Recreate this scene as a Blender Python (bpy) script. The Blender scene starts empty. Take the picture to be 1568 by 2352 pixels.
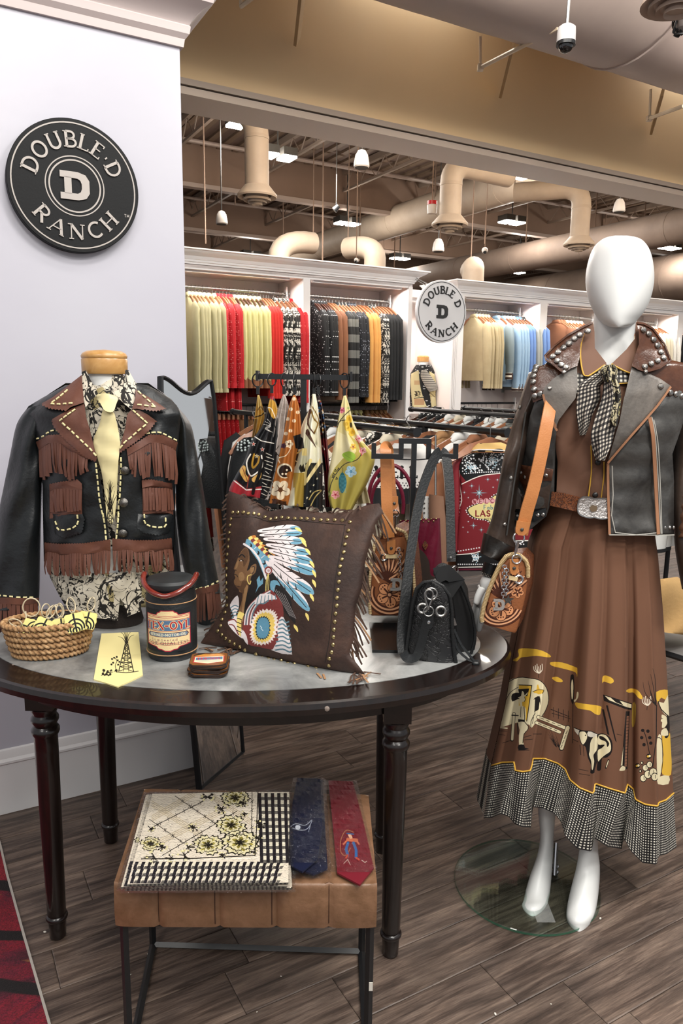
import bpy,bmesh,math,random
import numpy as np
from mathutils import Vector,Matrix
R=random.Random(7)
PI=math.pi
SC=bpy.context.scene
COL=SC.collection
# ---------------------------------------------------------------- camera
CAM_H=1.45;FPX=1700.0;PITCH=math.radians(10.0);ROLL=.0127
_r0=np.array([1,0,0. ]);_u0=np.array([0,math.sin(PITCH),math.cos(PITCH)]);FW=np.array([0,math.cos(PITCH),-math.sin(PITCH)])
CU=math.cos(ROLL)*_u0-math.sin(ROLL)*_r0;CR=math.cos(ROLL)*_r0+math.sin(ROLL)*_u0
cd=bpy.data.cameras.new('camera');cam=bpy.data.objects.new('camera',cd);COL.objects.link(cam)
cam.matrix_world=Matrix(((CR[0],CU[0],-FW[0],0),(CR[1],CU[1],-FW[1],0),(CR[2],CU[2],-FW[2],CAM_H),(0,0,0,1)))
cd.sensor_fit='VERTICAL';cd.sensor_height=36;cd.lens=36*FPX/2352;cd.clip_start=.02;cd.clip_end=200
SC.camera=cam
# ---------------------------------------------------------------- world and exposure
SC.view_settings.view_transform='Standard';SC.view_settings.look='None'
SC.view_settings.gamma=1;SC.view_settings.use_curve_mapping=False
SC.view_settings.exposure=0.3
wd=bpy.data.worlds.new('world');SC.world=wd;wd.use_nodes=True
wd.node_tree.nodes['Background'].inputs[0].default_value=(.95,.97,1,1)
wd.node_tree.nodes['Background'].inputs[1].default_value=.42
SC.cycles.max_bounces=5;SC.cycles.diffuse_bounces=3;SC.cycles.glossy_bounces=3;SC.cycles.transmission_bounces=6;SC.cycles.transparent_max_bounces=12
SC.cycles.caustics_reflective=False;SC.cycles.caustics_refractive=False;SC.cycles.sample_clamp_indirect=6;SC.cycles.use_denoising=True;SC.cycles.use_adaptive_sampling=True;SC.cycles.adaptive_threshold=.05
# building axes: a runs along the fixtures (right and away), b runs away from the camera
AN=math.radians(60.5);UA=np.array([math.sin(AN),math.cos(AN),0]);VA=np.array([-math.cos(AN),math.sin(AN),0])
def B(a,b,z):return UA*a+VA*b+np.array([0,0,z])
MB4=Matrix(((UA[0],VA[0],0,0),(UA[1],VA[1],0,0),(0,0,1,0),(0,0,0,1)))
ROTB=math.atan2(UA[1],UA[0])
def area(name,loc,sx,sy,power,rot=(0,0,0),col=(1,.96,.9)):
 l=bpy.data.lights.new(name,'AREA');l.shape='RECTANGLE';l.size=sx;l.size_y=sy;l.energy=power;l.color=col
 o=bpy.data.objects.new(name,l);o.location=loc;o.rotation_euler=rot;COL.objects.link(o);return o
 # the shop's ceiling lighting and added fill lamps (floodlight fittings are further down)
for i,(x,y,p)in enumerate([(-1.6,-1.2,26),(.9,-.9,80),(2.8,1.0,70),(.6,.9,50),(2.2,-2.4,80),(-1.6,-2.6,40)]):
 area('ceiling_lamp',(x,y,4.1),1.2,.5,p,(0,0,ROTB))
for(x,y,z,p)in[(-.35,1.7,3.5,17),(1.7,1.1,3.3,30),(.4,2.2,3.2,16),(3.6,2.2,3.3,26)]:
 l_=bpy.data.lights.new('added_fill_lamp','POINT');l_.energy=p;l_.shadow_soft_size=.12;l_.color=(1,.96,.9);o_=bpy.data.objects.new('added_fill_lamp',l_);o_.location=(x,y,z);COL.objects.link(o_)  # unseen point lamps, added to brighten the wall top, header and mannequin
for i,(a,b,p)in enumerate([(3,5,90),(6,5,90),(9.5,5,90),(5,9.5,90),(9,9.5,90),(13,9,90),(6,14,80),(12,15,80)]):
 area('ceiling_lamp',B(a,b,4.3),1.0,1.0,p*1.5,(0,0,ROTB))
for a_ in(.2,2.2,4.4,6.8):
 o_=area('added_header_fill',B(a_,2.2,3.45),.3,.3,26,(0,0,0),(1,.93,.85));o_.rotation_euler=Vector(VA*.9+np.array([0,0,.28])).to_track_quat('-Z','Y').to_euler()  # unseen area lamps without fittings, added to brighten the header wall
 # ---------------------------------------------------------------- projection helpers (photo pixel -> point on a real plane)
def ray(x,y):return CR*(x-784)/FPX+CU*(1176-y)/FPX+FW
def G(x,y,z=0. ):
 d=ray(x,y);q=d*((z-CAM_H)/d[2]);return np.array([q[0],q[1],z])
def W(x,y,Y):
 d=ray(x,y);q=d*(Y/d[1]);q[2]+=CAM_H;return q
def WB(x,y,b):
 """point on the building plane b = const"""
 d=ray(x,y);q=d*(b/(d@VA));q[2]+=CAM_H;return q
def WA(x,y,a):
 d=ray(x,y);q=d*(a/(d@UA));q[2]+=CAM_H;return q
def ABZ(q):return float(q@UA),float(q@VA),float(q[2])
def px_m(Y,y=1176):return Y/FPX/max(.2,ray(784,y)[1])
# ---------------------------------------------------------------- mesh builder
class MB:
 def __init__(s):s.v=[];s.f=[];s.uv={};s.mi=[];s.n=0;s.cm=0
 def add(s,vs,fs,uv=None):
  b=s.n;vs=np.asarray(vs,float).reshape(-1,3);s.v.append(vs);s.n+=len(vs)
  for i,f in enumerate(fs):
   s.f.append(tuple(int(k)+b for k in f));s.mi.append(s.cm)
  if uv is not None:
   for k,q in enumerate(uv):s.uv[b+k]=q
  return s
 def box(s,c,d,M=None):
  x,y,z=[k/2 for k in d]
  vs=np.array([[-x,-y,-z],[x,-y,-z],[x,y,-z],[-x,y,-z],[-x,-y,z],[x,-y,z],[x,y,z],[-x,y,z]])
  if M is not None:vs=vs@np.array(M).T
  return s.add(vs+np.array(c),[(0,3,2,1),(4,5,6,7),(0,1,5,4),(1,2,6,5),(2,3,7,6),(3,0,4,7)])
 def bbox(s,a0,a1,b0,b1,z0,z1):
  """box in building axes"""
  vs=[B(a,b,z)for z in(z0,z1)for a,b in((a0,b0),(a1,b0),(a1,b1),(a0,b1))]
  return s.add(vs,[(0,3,2,1),(4,5,6,7),(0,1,5,4),(1,2,6,5),(2,3,7,6),(3,0,4,7)])
 def grid(s,P,closed=False,uv=None,flip=False):
  """P: array (m, n, 3)"""
  P=np.asarray(P,float);m,n=P.shape[:2];fs=[]
  for i in range(m-1):
   for j in range(n if closed else n-1):
    k=(j+1)%n;q=(i*n+j,i*n+k,(i+1)*n+k,(i+1)*n+j)
    fs.append(q[::-1]if flip else q)
  return s.add(P.reshape(-1,3),fs,None if uv is None else np.asarray(uv).reshape(-1,2))
 def ring(s,rings,cap=True):
  """loft closed rings (k, n, 3) and cap both ends"""
  P=np.asarray(rings,float);m,n=P.shape[:2];b=s.n
  s.grid(P,True)
  if cap:
   s.f.append(tuple(b+j for j in range(n))[::-1]);s.mi.append(s.cm)
   s.f.append(tuple(b+(m-1)*n+j for j in range(n)));s.mi.append(s.cm)
  return s
 def tube(s,pts,r,n=8,cap=True,flat=None,fd=(0,1,0)):
  """tube along pts; flat = ratio of the radius along fd"""
  pts=[np.array(p,float)for p in pts];m=len(pts)
  rr=r if hasattr(r,'__len__')else[r]*m;rg=[];up=None
  for i in range(m):
   t=pts[min(i+1,m-1)]-pts[max(i-1,0)];t=t/(np.linalg.norm(t)+1e-12)
   if flat is not None:
    e2=np.array(fd,float);e2=e2-t*(e2@t);e2/=np.linalg.norm(e2)+1e-9;e1=np.cross(e2,t)
   else:
    if up is None:
     up=np.array([0,0,1. ])if abs(t[2])<.9 else np.array([1. ,0,0])
    e1=np.cross(up,t);e1/=np.linalg.norm(e1)+1e-12;e2=np.cross(t,e1);up=e2
   k=1 if flat is None else flat
   rg.append([pts[i]+rr[i]*(math.cos(a)*e1+k*math.sin(a)*e2)for a in np.linspace(0,2*PI,n,endpoint=False)])
  return s.ring(rg,cap)
 def lathe(s,prof,c=(0,0,0),n=24,sx=1,sy=1,M=None):
  rg=[]
  for r,z in prof:
   q=np.array([[r*math.cos(a)*sx,r*math.sin(a)*sy,z]for a in np.linspace(0,2*PI,n,endpoint=False)])
   if M is not None:q=q@np.array(M).T
   rg.append(q+np.array(c))
  return s.ring(rg)
 def sphere(s,c,r,n=10,m=7,sc=(1,1,1),M=None):
  pr=[(max(1e-5,math.sin(t)),math.cos(t))for t in np.linspace(PI,0,m)]
  q=[]
  for a,z in pr:
   w=np.array([[a*math.cos(k)*r*sc[0],a*math.sin(k)*r*sc[1],z*r*sc[2]]for k in np.linspace(0,2*PI,n,endpoint=False)])
   if M is not None:w=w@np.array(M).T
   q.append(w+np.array(c))
  return s.ring(q)
 def prism(s,poly,T,d0,d1):
  """polygon (2D) extruded between offsets; T(x, y, d) -> 3D"""
  n=len(poly)
  vs=[T(x,y,d0)for x,y in poly]+[T(x,y,d1)for x,y in poly]
  return s.add(vs,[tuple(range(n))[::-1],tuple(range(n,2*n))]+[(i,(i+1)%n,n+(i+1)%n,n+i)for i in range(n)])
 def ribbon(s,pts,w,th,nrm):
  """flat strap: pts centreline, w width, th thickness, nrm normals (face direction)"""
  pts=[np.array(p,float)for p in pts];m=len(pts);rg=[]
  for i in range(m):
   t=pts[min(i+1,m-1)]-pts[max(i-1,0)];t=t/(np.linalg.norm(t)+1e-12)
   nn=np.array(nrm[i]if hasattr(nrm[0],'__len__')else nrm,float);nn=nn-t*(nn@t);nn/=np.linalg.norm(nn)+1e-9
   e=np.cross(nn,t);ww=w[i]if hasattr(w,'__len__')else w
   rg.append([pts[i]+e*ww/2+nn*th/2,pts[i]-e*ww/2+nn*th/2,pts[i]-e*ww/2-nn*th/2,pts[i]+e*ww/2-nn*th/2])
  return s.ring(rg)
 def mesh(s,name,L=(0,0,0),mats=(),smooth=True,ang=35):
  me=bpy.data.meshes.new(name);V=np.concatenate(s.v)-np.array(L)
  me.from_pydata(V.tolist(),[],s.f)
  if s.uv:
   uvl=me.uv_layers.new(name='UVMap');li=np.empty(len(me.loops),int);me.loops.foreach_get('vertex_index',li)
   A=np.zeros((s.n,2))
   ks=np.fromiter(s.uv.keys(),int);A[ks]=np.array(list(s.uv.values()))
   uvl.data.foreach_set('uv',A[li].astype('f').ravel())
  for m in mats:me.materials.append(m)
  if len(mats)>1:me.polygons.foreach_set('material_index',s.mi)
  if smooth:
   me.polygons.foreach_set('use_smooth',[True]*len(me.polygons));me.set_sharp_from_angle(angle=math.radians(ang))
  me.validate();return me
 def build(s,name,mat,parent=None,smooth=True,ang=35,recenter=True,orient=True):
  V=np.concatenate(s.v)
  lo,hi=V.min(0),V.max(0);L=np.array([(lo[0]+hi[0])/2,(lo[1]+hi[1])/2,lo[2]])
  me=s.mesh(name,L,mat if isinstance(mat,(list,tuple))else(mat,),smooth,ang)
  if orient and len(me.polygons)<60000:
   bm=bmesh.new();bm.from_mesh(me);bmesh.ops.recalc_face_normals(bm,faces=bm.faces);bm.to_mesh(me);bm.free()
  o=bpy.data.objects.new(name,me);COL.objects.link(o)
  o.location=L;o['wl']=L.tolist()
  setpar(o,parent,L);return o
WL={}
def setpar(o,parent,L):
 WL[o.name]=np.array(L)
 if parent is not None:
  o.parent=parent;o.location=np.array(L)-WL[parent.name]
 if 'wl' in o.keys():del o['wl']
def empty(name,loc,label=None,cat=None,group=None):
 o=bpy.data.objects.new(name,None);COL.objects.link(o);o.location=loc;o.empty_display_size=.05
 WL[o.name]=np.array(loc,float);tag(o,label,cat,group);return o
def tag(o,label=None,cat=None,group=None,kind=None):
 if label:o['label']=label
 if cat:o['category']=cat
 if group:o['group']=group
 if kind:o['kind']=kind
 return o
def piece(name,me,M,parent):
 """one small piece that shares its mesh; M = world matrix (4x4), parent has a translation only"""
 o=bpy.data.objects.new(name,me);COL.objects.link(o)
 M=Matrix(M);M.translation=M.translation-Vector(WL[parent.name])if parent else M.translation
 o.parent=parent;o.matrix_basis=M;return o
def struct(o):o['kind']='structure';return o
def frame_m(p,n,up=(0,0,1),s=1):
 """matrix with z along n at p"""
 z=np.array(n,float);z/=np.linalg.norm(z);x=np.cross(up,z)
 if np.linalg.norm(x)<1e-6:x=np.array([1. ,0,0])
 x/=np.linalg.norm(x);y=np.cross(z,x);
 M=Matrix.Identity(4)
 sc=s if hasattr(s,'__len__')else(s,s,s)
 for i in range(3):M[i][0]=x[i]*sc[0];M[i][1]=y[i]*sc[1];M[i][2]=z[i]*sc[2];M[i][3]=p[i]
 return M
def sm(pts,k=4,closed=True):
 """Catmull-Rom smoothing of a polyline in any dimension"""
 P=np.array(pts,float);n=len(P);out=[]
 for i in range(n if closed else n-1):
  g=(lambda j:P[j%n])if closed else(lambda j:P[min(max(j,0),n-1)])
  a,b,c,d=g(i-1),g(i),g(i+1),g(i+2)
  for t in np.arange(k)/k:
   out.append(.5*((2*b)+(-a+c)*t+(2*a-5*b+4*c-d)*t*t+(-a+3*b-3*c+d)*t**3))
 if not closed:out.append(P[-1])
 return np.array(out)
def lerp(tab,x):
 """tab: list of (x, v...)"""
 T=np.array(tab,float);return np.array([np.interp(x,T[:,0],T[:,k])for k in range(1,T.shape[1])])if T.shape[1]>2 else float(np.interp(x,T[:,0],T[:,1]))
def arc3(c,r,a0,a1,e1,e2,n=10):return[np.array(c)+r*(math.cos(t)*np.array(e1)+math.sin(t)*np.array(e2))for t in np.linspace(a0,a1,n)]
# ---------------------------------------------------------------- materials
MT={}
def srgb(c):
 if isinstance(c,str):c=tuple(int(c[i:i+2],16)/255 for i in(0,2,4))
 return tuple((k/12.92 if k<=.04045 else((k+.055)/1.055)**2.4)for k in c)
class N:
 def __init__(s,m):s.t=m.node_tree;s.b=s.t.nodes['Principled BSDF']
 def new(s,ty,**kw):
  n=s.t.nodes.new(ty)
  for k,v in kw.items():
   if k.startswith('i_'):n.inputs[k[2:].replace('_',' ')].default_value=v
   else:setattr(n,k,v)
  return n
 def link(s,a,b):s.t.links.new(a,b)
 def co(s,kind='Object',sc=(1,1,1),rot=(0,0,0)):
  tc=s.new('ShaderNodeTexCoord');mp=s.new('ShaderNodeMapping');mp.inputs['Scale'].default_value=sc;mp.inputs['Rotation'].default_value=rot
  s.link(tc.outputs[kind],mp.inputs[0]);return mp.outputs[0]
 def noise(s,co,scale=5,detail=4,rough=.6,dist=0):
  n=s.new('ShaderNodeTexNoise');n.inputs['Scale'].default_value=scale;n.inputs['Detail'].default_value=detail
  n.inputs['Roughness'].default_value=rough;n.inputs['Distortion'].default_value=dist;s.link(co,n.inputs['Vector']);return n.outputs[0]
 def ramp(s,fac,stops,interp='LINEAR'):
  r=s.new('ShaderNodeValToRGB');r.color_ramp.interpolation=interp;e=r.color_ramp.elements
  while len(e)<len(stops):e.new(.5)
  for k,(p,c)in enumerate(stops):e[k].position=p;e[k].color=(*srgb(c),1)
  s.link(fac,r.inputs[0]);return r.outputs[0]
 def bump(s,h,st=.2,d=.01):
  b=s.new('ShaderNodeBump');b.inputs['Strength'].default_value=st;b.inputs['Distance'].default_value=d
  s.link(h,b.inputs['Height']);s.link(b.outputs[0],s.b.inputs['Normal']);return b
 def math(s,op,a,b=None):
  m=s.new('ShaderNodeMath',operation=op)
  for i,k in enumerate((a,b)):
   if k is None:continue
   if isinstance(k,(int,float)):m.inputs[i].default_value=k
   else:s.link(k,m.inputs[i])
  return m.outputs[0]
 def mix(s,fac,a,b,bt='MIX'):
  m=s.new('ShaderNodeMix',data_type='RGBA',blend_type=bt)
  for i,k in((0,fac),(6,a),(7,b)):
   if isinstance(k,(int,float)):m.inputs[i].default_value=k
   elif isinstance(k,(str,tuple)):m.inputs[i].default_value=(*srgb(k),1)
   else:s.link(k,m.inputs[i])
  return m.outputs[2]
def mat(name,col='808080',rough=.6,metal=0,nz=None,bump=None,spec=.5,coat=0,sheen=0,emit=None,trans=0,alpha=1,ior=1.5,co='Object'):
 """nz = (scale, second colour, amount) mottling; bump = (scale, strength)"""
 if name in MT:return MT[name]
 m=bpy.data.materials.new(name);m.use_nodes=True;n=N(m);b=n.b
 b.inputs['Base Color'].default_value=(*srgb(col),1);b.inputs['Roughness'].default_value=rough;b.inputs['Metallic'].default_value=metal
 b.inputs['Specular IOR Level'].default_value=spec;b.inputs['Coat Weight'].default_value=coat;b.inputs['Sheen Weight'].default_value=sheen
 b.inputs['Transmission Weight'].default_value=trans;b.inputs['Alpha'].default_value=alpha;b.inputs['IOR'].default_value=ior
 if coat:b.inputs['Coat Roughness'].default_value=.15
 if emit:b.inputs['Emission Color'].default_value=(*srgb(emit[0]),1);b.inputs['Emission Strength'].default_value=emit[1]
 if nz or bump:c=n.co(co)
 if nz:
  f=n.noise(c,nz[0],5,.6,nz[3]if len(nz)>3 else 0);f=n.ramp(f,[(.3,col),(.75,nz[1])]);n.link(f,b.inputs['Base Color'])
 if bump:n.bump(n.noise(c,bump[0],3),bump[1],.004)
 MT[name]=m;return m
def lib():
 mat('white_paint','e6e3e2',.45,bump=(60,.03));mat('wall_white','d9d9dc',.22,spec=.5,bump=(18,.025))
 mat('black_metal','17181a',.38,spec=.5,bump=(90,.05));mat('chrome','c9c9cc',.16,1);mat('steel','9b9a98',.32,1)
 mat('pewter','6d6a66',.35,1,bump=(300,.4));mat('brass','a8956a',.32,1)
 mat('mannequin_white','dedfdd',.38,spec=.4,bump=(120,.015));mat('light_wood','c79a5e',.35,nz=(14,'b07f41',1,2),coat=.3)
 mat('hanger_wood','9c6747',.4,nz=(25,'7d4f36',1,1),coat=.2);mat('dark_hanger','4a2a1e',.4,nz=(20,'321a12',1,1))
 mat('tan_leather','bd7b46',.42,nz=(12,'a96a38',1),bump=(260,.15));mat('black_leather','0e1012',.42,nz=(9,'191c1e',1),bump=(160,.25))
 mat('duct_paint','ae9c89',.65,nz=(3,'9f8d7b',1),bump=(40,.03));mat('glass_clear','eefaf5',.03,trans=1,ior=1.46)
 mat('plastic_film','ffffff',.1,alpha=.1,spec=.9,bump=(22,1.0))
lib()
# ---------------------------------------------------------------- flat print: small raster of vector art computed here
class Canvas:
 """art is drawn in the units of box (x0, y0 top-left, x1, y1 bottom-right) and becomes a print on a surface through UVs"""
 def __init__(s,box,w,bg,ss=2):
  s.box=box;s.ss=ss;s.k=w*ss/(box[2]-box[0]);s.w=w*ss;s.h=int(round((box[3]-box[1])*s.k/ss))*ss
  s.a=np.zeros((s.h,s.w,4),np.float32);s.a[:]=s.col(bg)
 @staticmethod
 def col(c):
  if c is None:return(0,0,0,0)
  if isinstance(c,str):c=tuple(int(c[i:i+2],16)/255 for i in(0,2,4))
  return tuple(c)+(1. ,)*(4-len(c))
 def _win(s,x0,y0,x1,y1):
  X0=max(0,int((x0-s.box[0])*s.k)-1);X1=min(s.w,int((x1-s.box[0])*s.k)+2);Y0=max(0,int((y0-s.box[1])*s.k)-1);Y1=min(s.h,int((y1-s.box[1])*s.k)+2)
  if X1<=X0 or Y1<=Y0:return None
  return X0,X1,Y0,Y1,(np.arange(X0,X1)+.5)/s.k+s.box[0],(np.arange(Y0,Y1)+.5)/s.k+s.box[1]
 def poly(s,pts,c,smooth=0):
  P=sm(pts,smooth)if smooth else np.array(pts,float)
  w=s._win(P[:,0].min(),P[:,1].min(),P[:,0].max(),P[:,1].max())
  if w is None:return s
  X0,X1,Y0,Y1,X,Y=w;ins=np.zeros((Y1-Y0,X1-X0),bool);Q=np.roll(P,-1,0)
  for(ax,ay),(bx,by)in zip(P,Q):
   m=(ay>Y)!=(by>Y)
   if not m.any():continue
   r=np.nonzero(m)[0];xi=ax+(Y[r]-ay)*(bx-ax)/(by-ay);ins[r]^=X[None,:]<xi[:,None]
  s.a[Y0:Y1,X0:X1][ins]=s.col(c);return s
 def line(s,pts,wd,c,smooth=0,closed=False):
  P=sm(pts,smooth,closed)if smooth else np.array(pts,float)
  if closed:P=np.vstack([P,P[:1]])
  ws=np.linspace(wd[0],wd[1],len(P))if hasattr(wd,'__len__')else np.full(len(P),wd,float);cc=s.col(c)
  for i in range(len(P)-1):
   a,b=P[i],P[i+1];r=max(ws[i],ws[i+1])/2
   w=s._win(min(a[0],b[0])-r,min(a[1],b[1])-r,max(a[0],b[0])+r,max(a[1],b[1])+r)
   if w is None:continue
   X0,X1,Y0,Y1,X,Y=w;d=b-a;L=d@d+1e-12;X=X[None,:]-a[0];Y=Y[:,None]-a[1]
   t=np.clip((X*d[0]+Y*d[1])/L,0,1);rr=(ws[i]+(ws[i+1]-ws[i])*t)/2
   s.a[Y0:Y1,X0:X1][(X-t*d[0])**2+(Y-t*d[1])**2<rr*rr]=cc
  return s
 def disc(s,x,y,r,c,ry=None):
  ry=ry or r;w=s._win(x-r,y-ry,x+r,y+ry)
  if w is None:return s
  X0,X1,Y0,Y1,X,Y=w;s.a[Y0:Y1,X0:X1][((X[None,:]-x)/r)**2+((Y[:,None]-y)/ry)**2<1]=s.col(c);return s
 def rect(s,x0,y0,x1,y1,c):return s.poly([(x0,y0),(x1,y0),(x1,y1),(x0,y1)],c)
 def text(s,t,x,y,h,c,w=None,wt=.12,T=None,serif=False,sp=.18):
  """text with its top-left at x, y, cap height h; T maps the drawn points"""
  for pl,wd,kind in text_strokes(t,h,wt,serif,sp,w):
   P=[(x+px,y+py)for px,py in pl]
   if T:P=[T(*q)for q in P]
   s.line(P,wd,c)if kind=='l' else s.poly(P,c)
  return s
 def image(s,name):
  a=s.a
  if s.ss>1:
   a=a.reshape(s.h//s.ss,s.ss,s.w//s.ss,s.ss,4);al=a[...,3:4];A=al.mean((1,3));rgb=(a[...,:3]*al).mean((1,3))/np.maximum(A,1e-4);a=np.concatenate([rgb,A],-1)
  im=bpy.data.images.new(name,a.shape[1],a.shape[0],alpha=True);im.pixels.foreach_set(np.ascontiguousarray(a[::-1]).astype(np.float32).ravel());im.update();im.pack();return im
 off=(0,0,1)
 def uv(s,x,y):
  x,y=(x-s.off[0])*s.off[2],(y-s.off[1])*s.off[2];return((x-s.box[0])/(s.box[2]-s.box[0]),1-(y-s.box[1])/(s.box[3]-s.box[1]))
def print_mat(name,cv,rough=.7,bump=None,base=None,spec=.4,mottled=None,cloth=None,ext='EXTEND'):
 m=bpy.data.materials.new(name);m.use_nodes=True;n=N(m)
 t=n.new('ShaderNodeTexImage');t.image=cv.image(name);t.extension=ext;t.interpolation='Linear'
 col=t.outputs[0]
 if base is not None:
  bc=base(n)if callable(base)else base
  col=n.mix(t.outputs[1],bc,col)
 if mottled:col=n.mix(mottled[1],col,n.ramp(n.noise(n.co(),mottled[0],5),[(.3,'8a8a8a'),(.7,'ffffff')]),'MULTIPLY')
 n.link(col,n.b.inputs['Base Color']);n.b.inputs['Roughness'].default_value=rough;n.b.inputs['Specular IOR Level'].default_value=spec
 if bump:n.bump(n.noise(n.co(),bump[0],3),bump[1],.003)
 return m
 # letters as strokes in a unit box (x right, y down, cap height 1): lists of polylines; 'A' arcs are sampled
def _arc(cx,cy,rx,ry,a0,a1,n=12):return[(cx+rx*math.cos(math.radians(t)),cy+ry*math.sin(math.radians(t)))for t in np.linspace(a0,a1,n)]
GL={'A':(.78,[([(.39,0),(.04,1)],0),([(.39,0),(.74,1)],1),([(.17,.66),(.62,.66)],0)],[(.04,1),(.74,1)]),'B':(.6,[([(.1,0),(.1,1)],1),([(.1,0),(.32,0)]+_arc(.32,.24,.22,.24,-90,90)+[(.1,.48)],.6),([(.1,.48),(.34,.48)]+_arc(.34,.74,.26,.26,-90,90)+[(.1,1)],.6)],[(.06,0),(.06,1)]),'C':(.72,[(_arc(.42,.5,.36,.5,-48,-312,20),.7)],[]),'D':(.74,[([(.1,0),(.1,1)],1),([(.1,0),(.28,0)]+_arc(.28,.5,.4,.5,-90,90,16)+[(.1,1)],.7)],[(.06,0),(.06,1)]),'E':(.56,[([(.1,0),(.1,1)],1),([(.1,0),(.5,0)],0),([(.1,.48),(.44,.48)],0),([(.1,1),(.54,1)],0)],[(.06,0),(.06,1),(.5,.06),(.54,.94)]),'F':(.52,[([(.1,0),(.1,1)],1),([(.1,0),(.5,0)],0),([(.1,.48),(.42,.48)],0)],[(.06,0),(.1,1)]),'G':(.76,[(_arc(.42,.5,.36,.5,-48,-310,20),.7),([(.66,.9),(.66,.56),(.46,.56)],.6)],[]),'H':(.76,[([(.1,0),(.1,1)],1),([(.66,0),(.66,1)],1),([(.1,.5),(.66,.5)],0)],[(.1,0),(.1,1),(.66,0),(.66,1)]),'I':(.2,[([(.1,0),(.1,1)],1)],[(.1,0),(.1,1)]),'L':(.56,[([(.1,0),(.1,1)],1),([(.1,1),(.54,1)],0)],[(.1,0),(.06,1),(.54,.93)]),'M':(.9,[([(.1,0),(.08,1)],0),([(.1,0),(.45,.8)],1),([(.8,0),(.45,.8)],0),([(.8,0),(.82,1)],1)],[(.08,1),(.82,1)]),'N':(.78,[([(.1,0),(.1,1)],0),([(.1,0),(.68,1)],1),([(.68,0),(.68,1)],0)],[(.1,1),(.68,0),(.05,0)]),'O':(.8,[(_arc(.4,.5,.35,.5,0,360,26),.75)],[]),'Q':(.8,[(_arc(.4,.5,.35,.5,0,360,26),.75),([(.45,.75),(.75,1.08)],.7)],[]),'R':(.66,[([(.1,0),(.1,1)],1),([(.1,0),(.32,0)]+_arc(.32,.26,.24,.26,-90,90)+[(.1,.52)],.6),([(.3,.52),(.66,1)],1)],[(.06,0),(.1,1)]),'S':(.56,[(_arc(.28,.25,.2,.25,-30,-270,12)+_arc(.28,.75,.22,.25,-90,150,12),.8)],[]),'T':(.7,[([(.35,0),(.35,1)],1),([(.02,0),(.68,0)],0)],[(.35,1),(.03,.06),(.67,.06)]),'U':(.74,[([(.1,0),(.1,.62)]+_arc(.37,.66,.27,.34,180,0,12)+[(.64,0)],.8)],[(.1,0),(.64,0)]),'V':(.72,[([(.04,0),(.36,1)],1),([(.68,0),(.36,1)],0)],[(.04,0),(.68,0)]),'W':(1.0,[([(.04,0),(.28,1)],1),([(.5,.1),(.28,1)],0),([(.5,.1),(.73,1)],1),([(.96,0),(.73,1)],0)],[(.04,0),(.96,0)]),'X':(.7,[([(.06,0),(.64,1)],1),([(.64,0),(.06,1)],0)],[(.06,0),(.64,1)]),'Y':(.7,[([(.04,0),(.35,.52),(.35,1)],1),([(.66,0),(.35,.52)],0)],[(.04,0),(.66,0),(.35,1)]),'-':(.4,[([(.06,.52),(.34,.52)],1)],[]),'.':(.2,[([(.06,.5),(.14,.5)],1)],[]),'!':(.2,[([(.1,0),(.1,.7)],1),([(.1,.95),(.1,.96)],1)],[]),'a':(.5,[(_arc(.24,.72,.18,.26,0,360,14),.6),([(.43,.46),(.43,1)],.7)],[]),'n':(.5,[([(.08,.46),(.08,1)],.7),(_arc(.25,.68,.17,.22,180,360,8)+[(.42,1)],.7)],[]),'g':(.5,[(_arc(.24,.7,.18,.24,0,360,14),.6),([(.43,.46),(.43,1.1)]+_arc(.25,1.1,.18,.2,0,150,8),.7)],[]),'i':(.2,[([(.1,.46),(.1,1)],.7),([(.1,.2),(.1,.22)],.8)],[]),'e':(.48,[([(.08,.7),(.42,.7)]+_arc(.25,.72,.17,.26,-10,-300,14),.6)],[]),'r':(.36,[([(.08,.46),(.08,1)],.7),(_arc(.25,.66,.17,.2,180,290,6),.6)],[]),'d':(.5,[(_arc(.24,.72,.18,.26,0,360,14),.6),([(.43,0),(.43,1)],.7)],[]),'b':(.5,[([(.08,0),(.08,1)],.7),(_arc(.26,.72,.18,.26,0,360,14),.6)],[]),'l':(.2,[([(.1,0),(.1,1)],.7)],[]),'o':(.5,[(_arc(.25,.72,.18,.26,0,360,14),.6)],[]),'u':(.5,[([(.08,.46),(.08,.8)]+_arc(.25,.8,.17,.2,180,0,8)+[(.42,.46)],.7)],[]),'s':(.4,[(_arc(.2,.6,.14,.13,-30,-260,8)+_arc(.2,.86,.15,.13,-80,150,8),.6)],[]),' ':(.35,[],[])}
def text_strokes(t,h,wt=.12,serif=False,sp=.18,width=None):
 """strokes of a line of text, top-left at 0, 0: [(points, width, kind)]"""
 out=[];x=0;tot=sum(GL[c][0]+sp for c in t)-sp;kx=h if width is None else width/tot
 for c in t:
  w,st,se=GL[c]
  for pts,th in st:
   out.append(([((x+a)*kx,b*h)for a,b in pts],h*wt*((.38+.62*th)if serif else(.8+.2*th)),'l'))
  if serif:
   for a,b in se:out.append(([((x+a-.13)*kx,b*h),((x+a+.13)*kx,b*h)]if b in(0,1)else[((x+a)*kx,(b-.1)*h),((x+a)*kx,(b+.1)*h)],h*wt*.34,'l'))
  x+=w+sp
 return out
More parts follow.
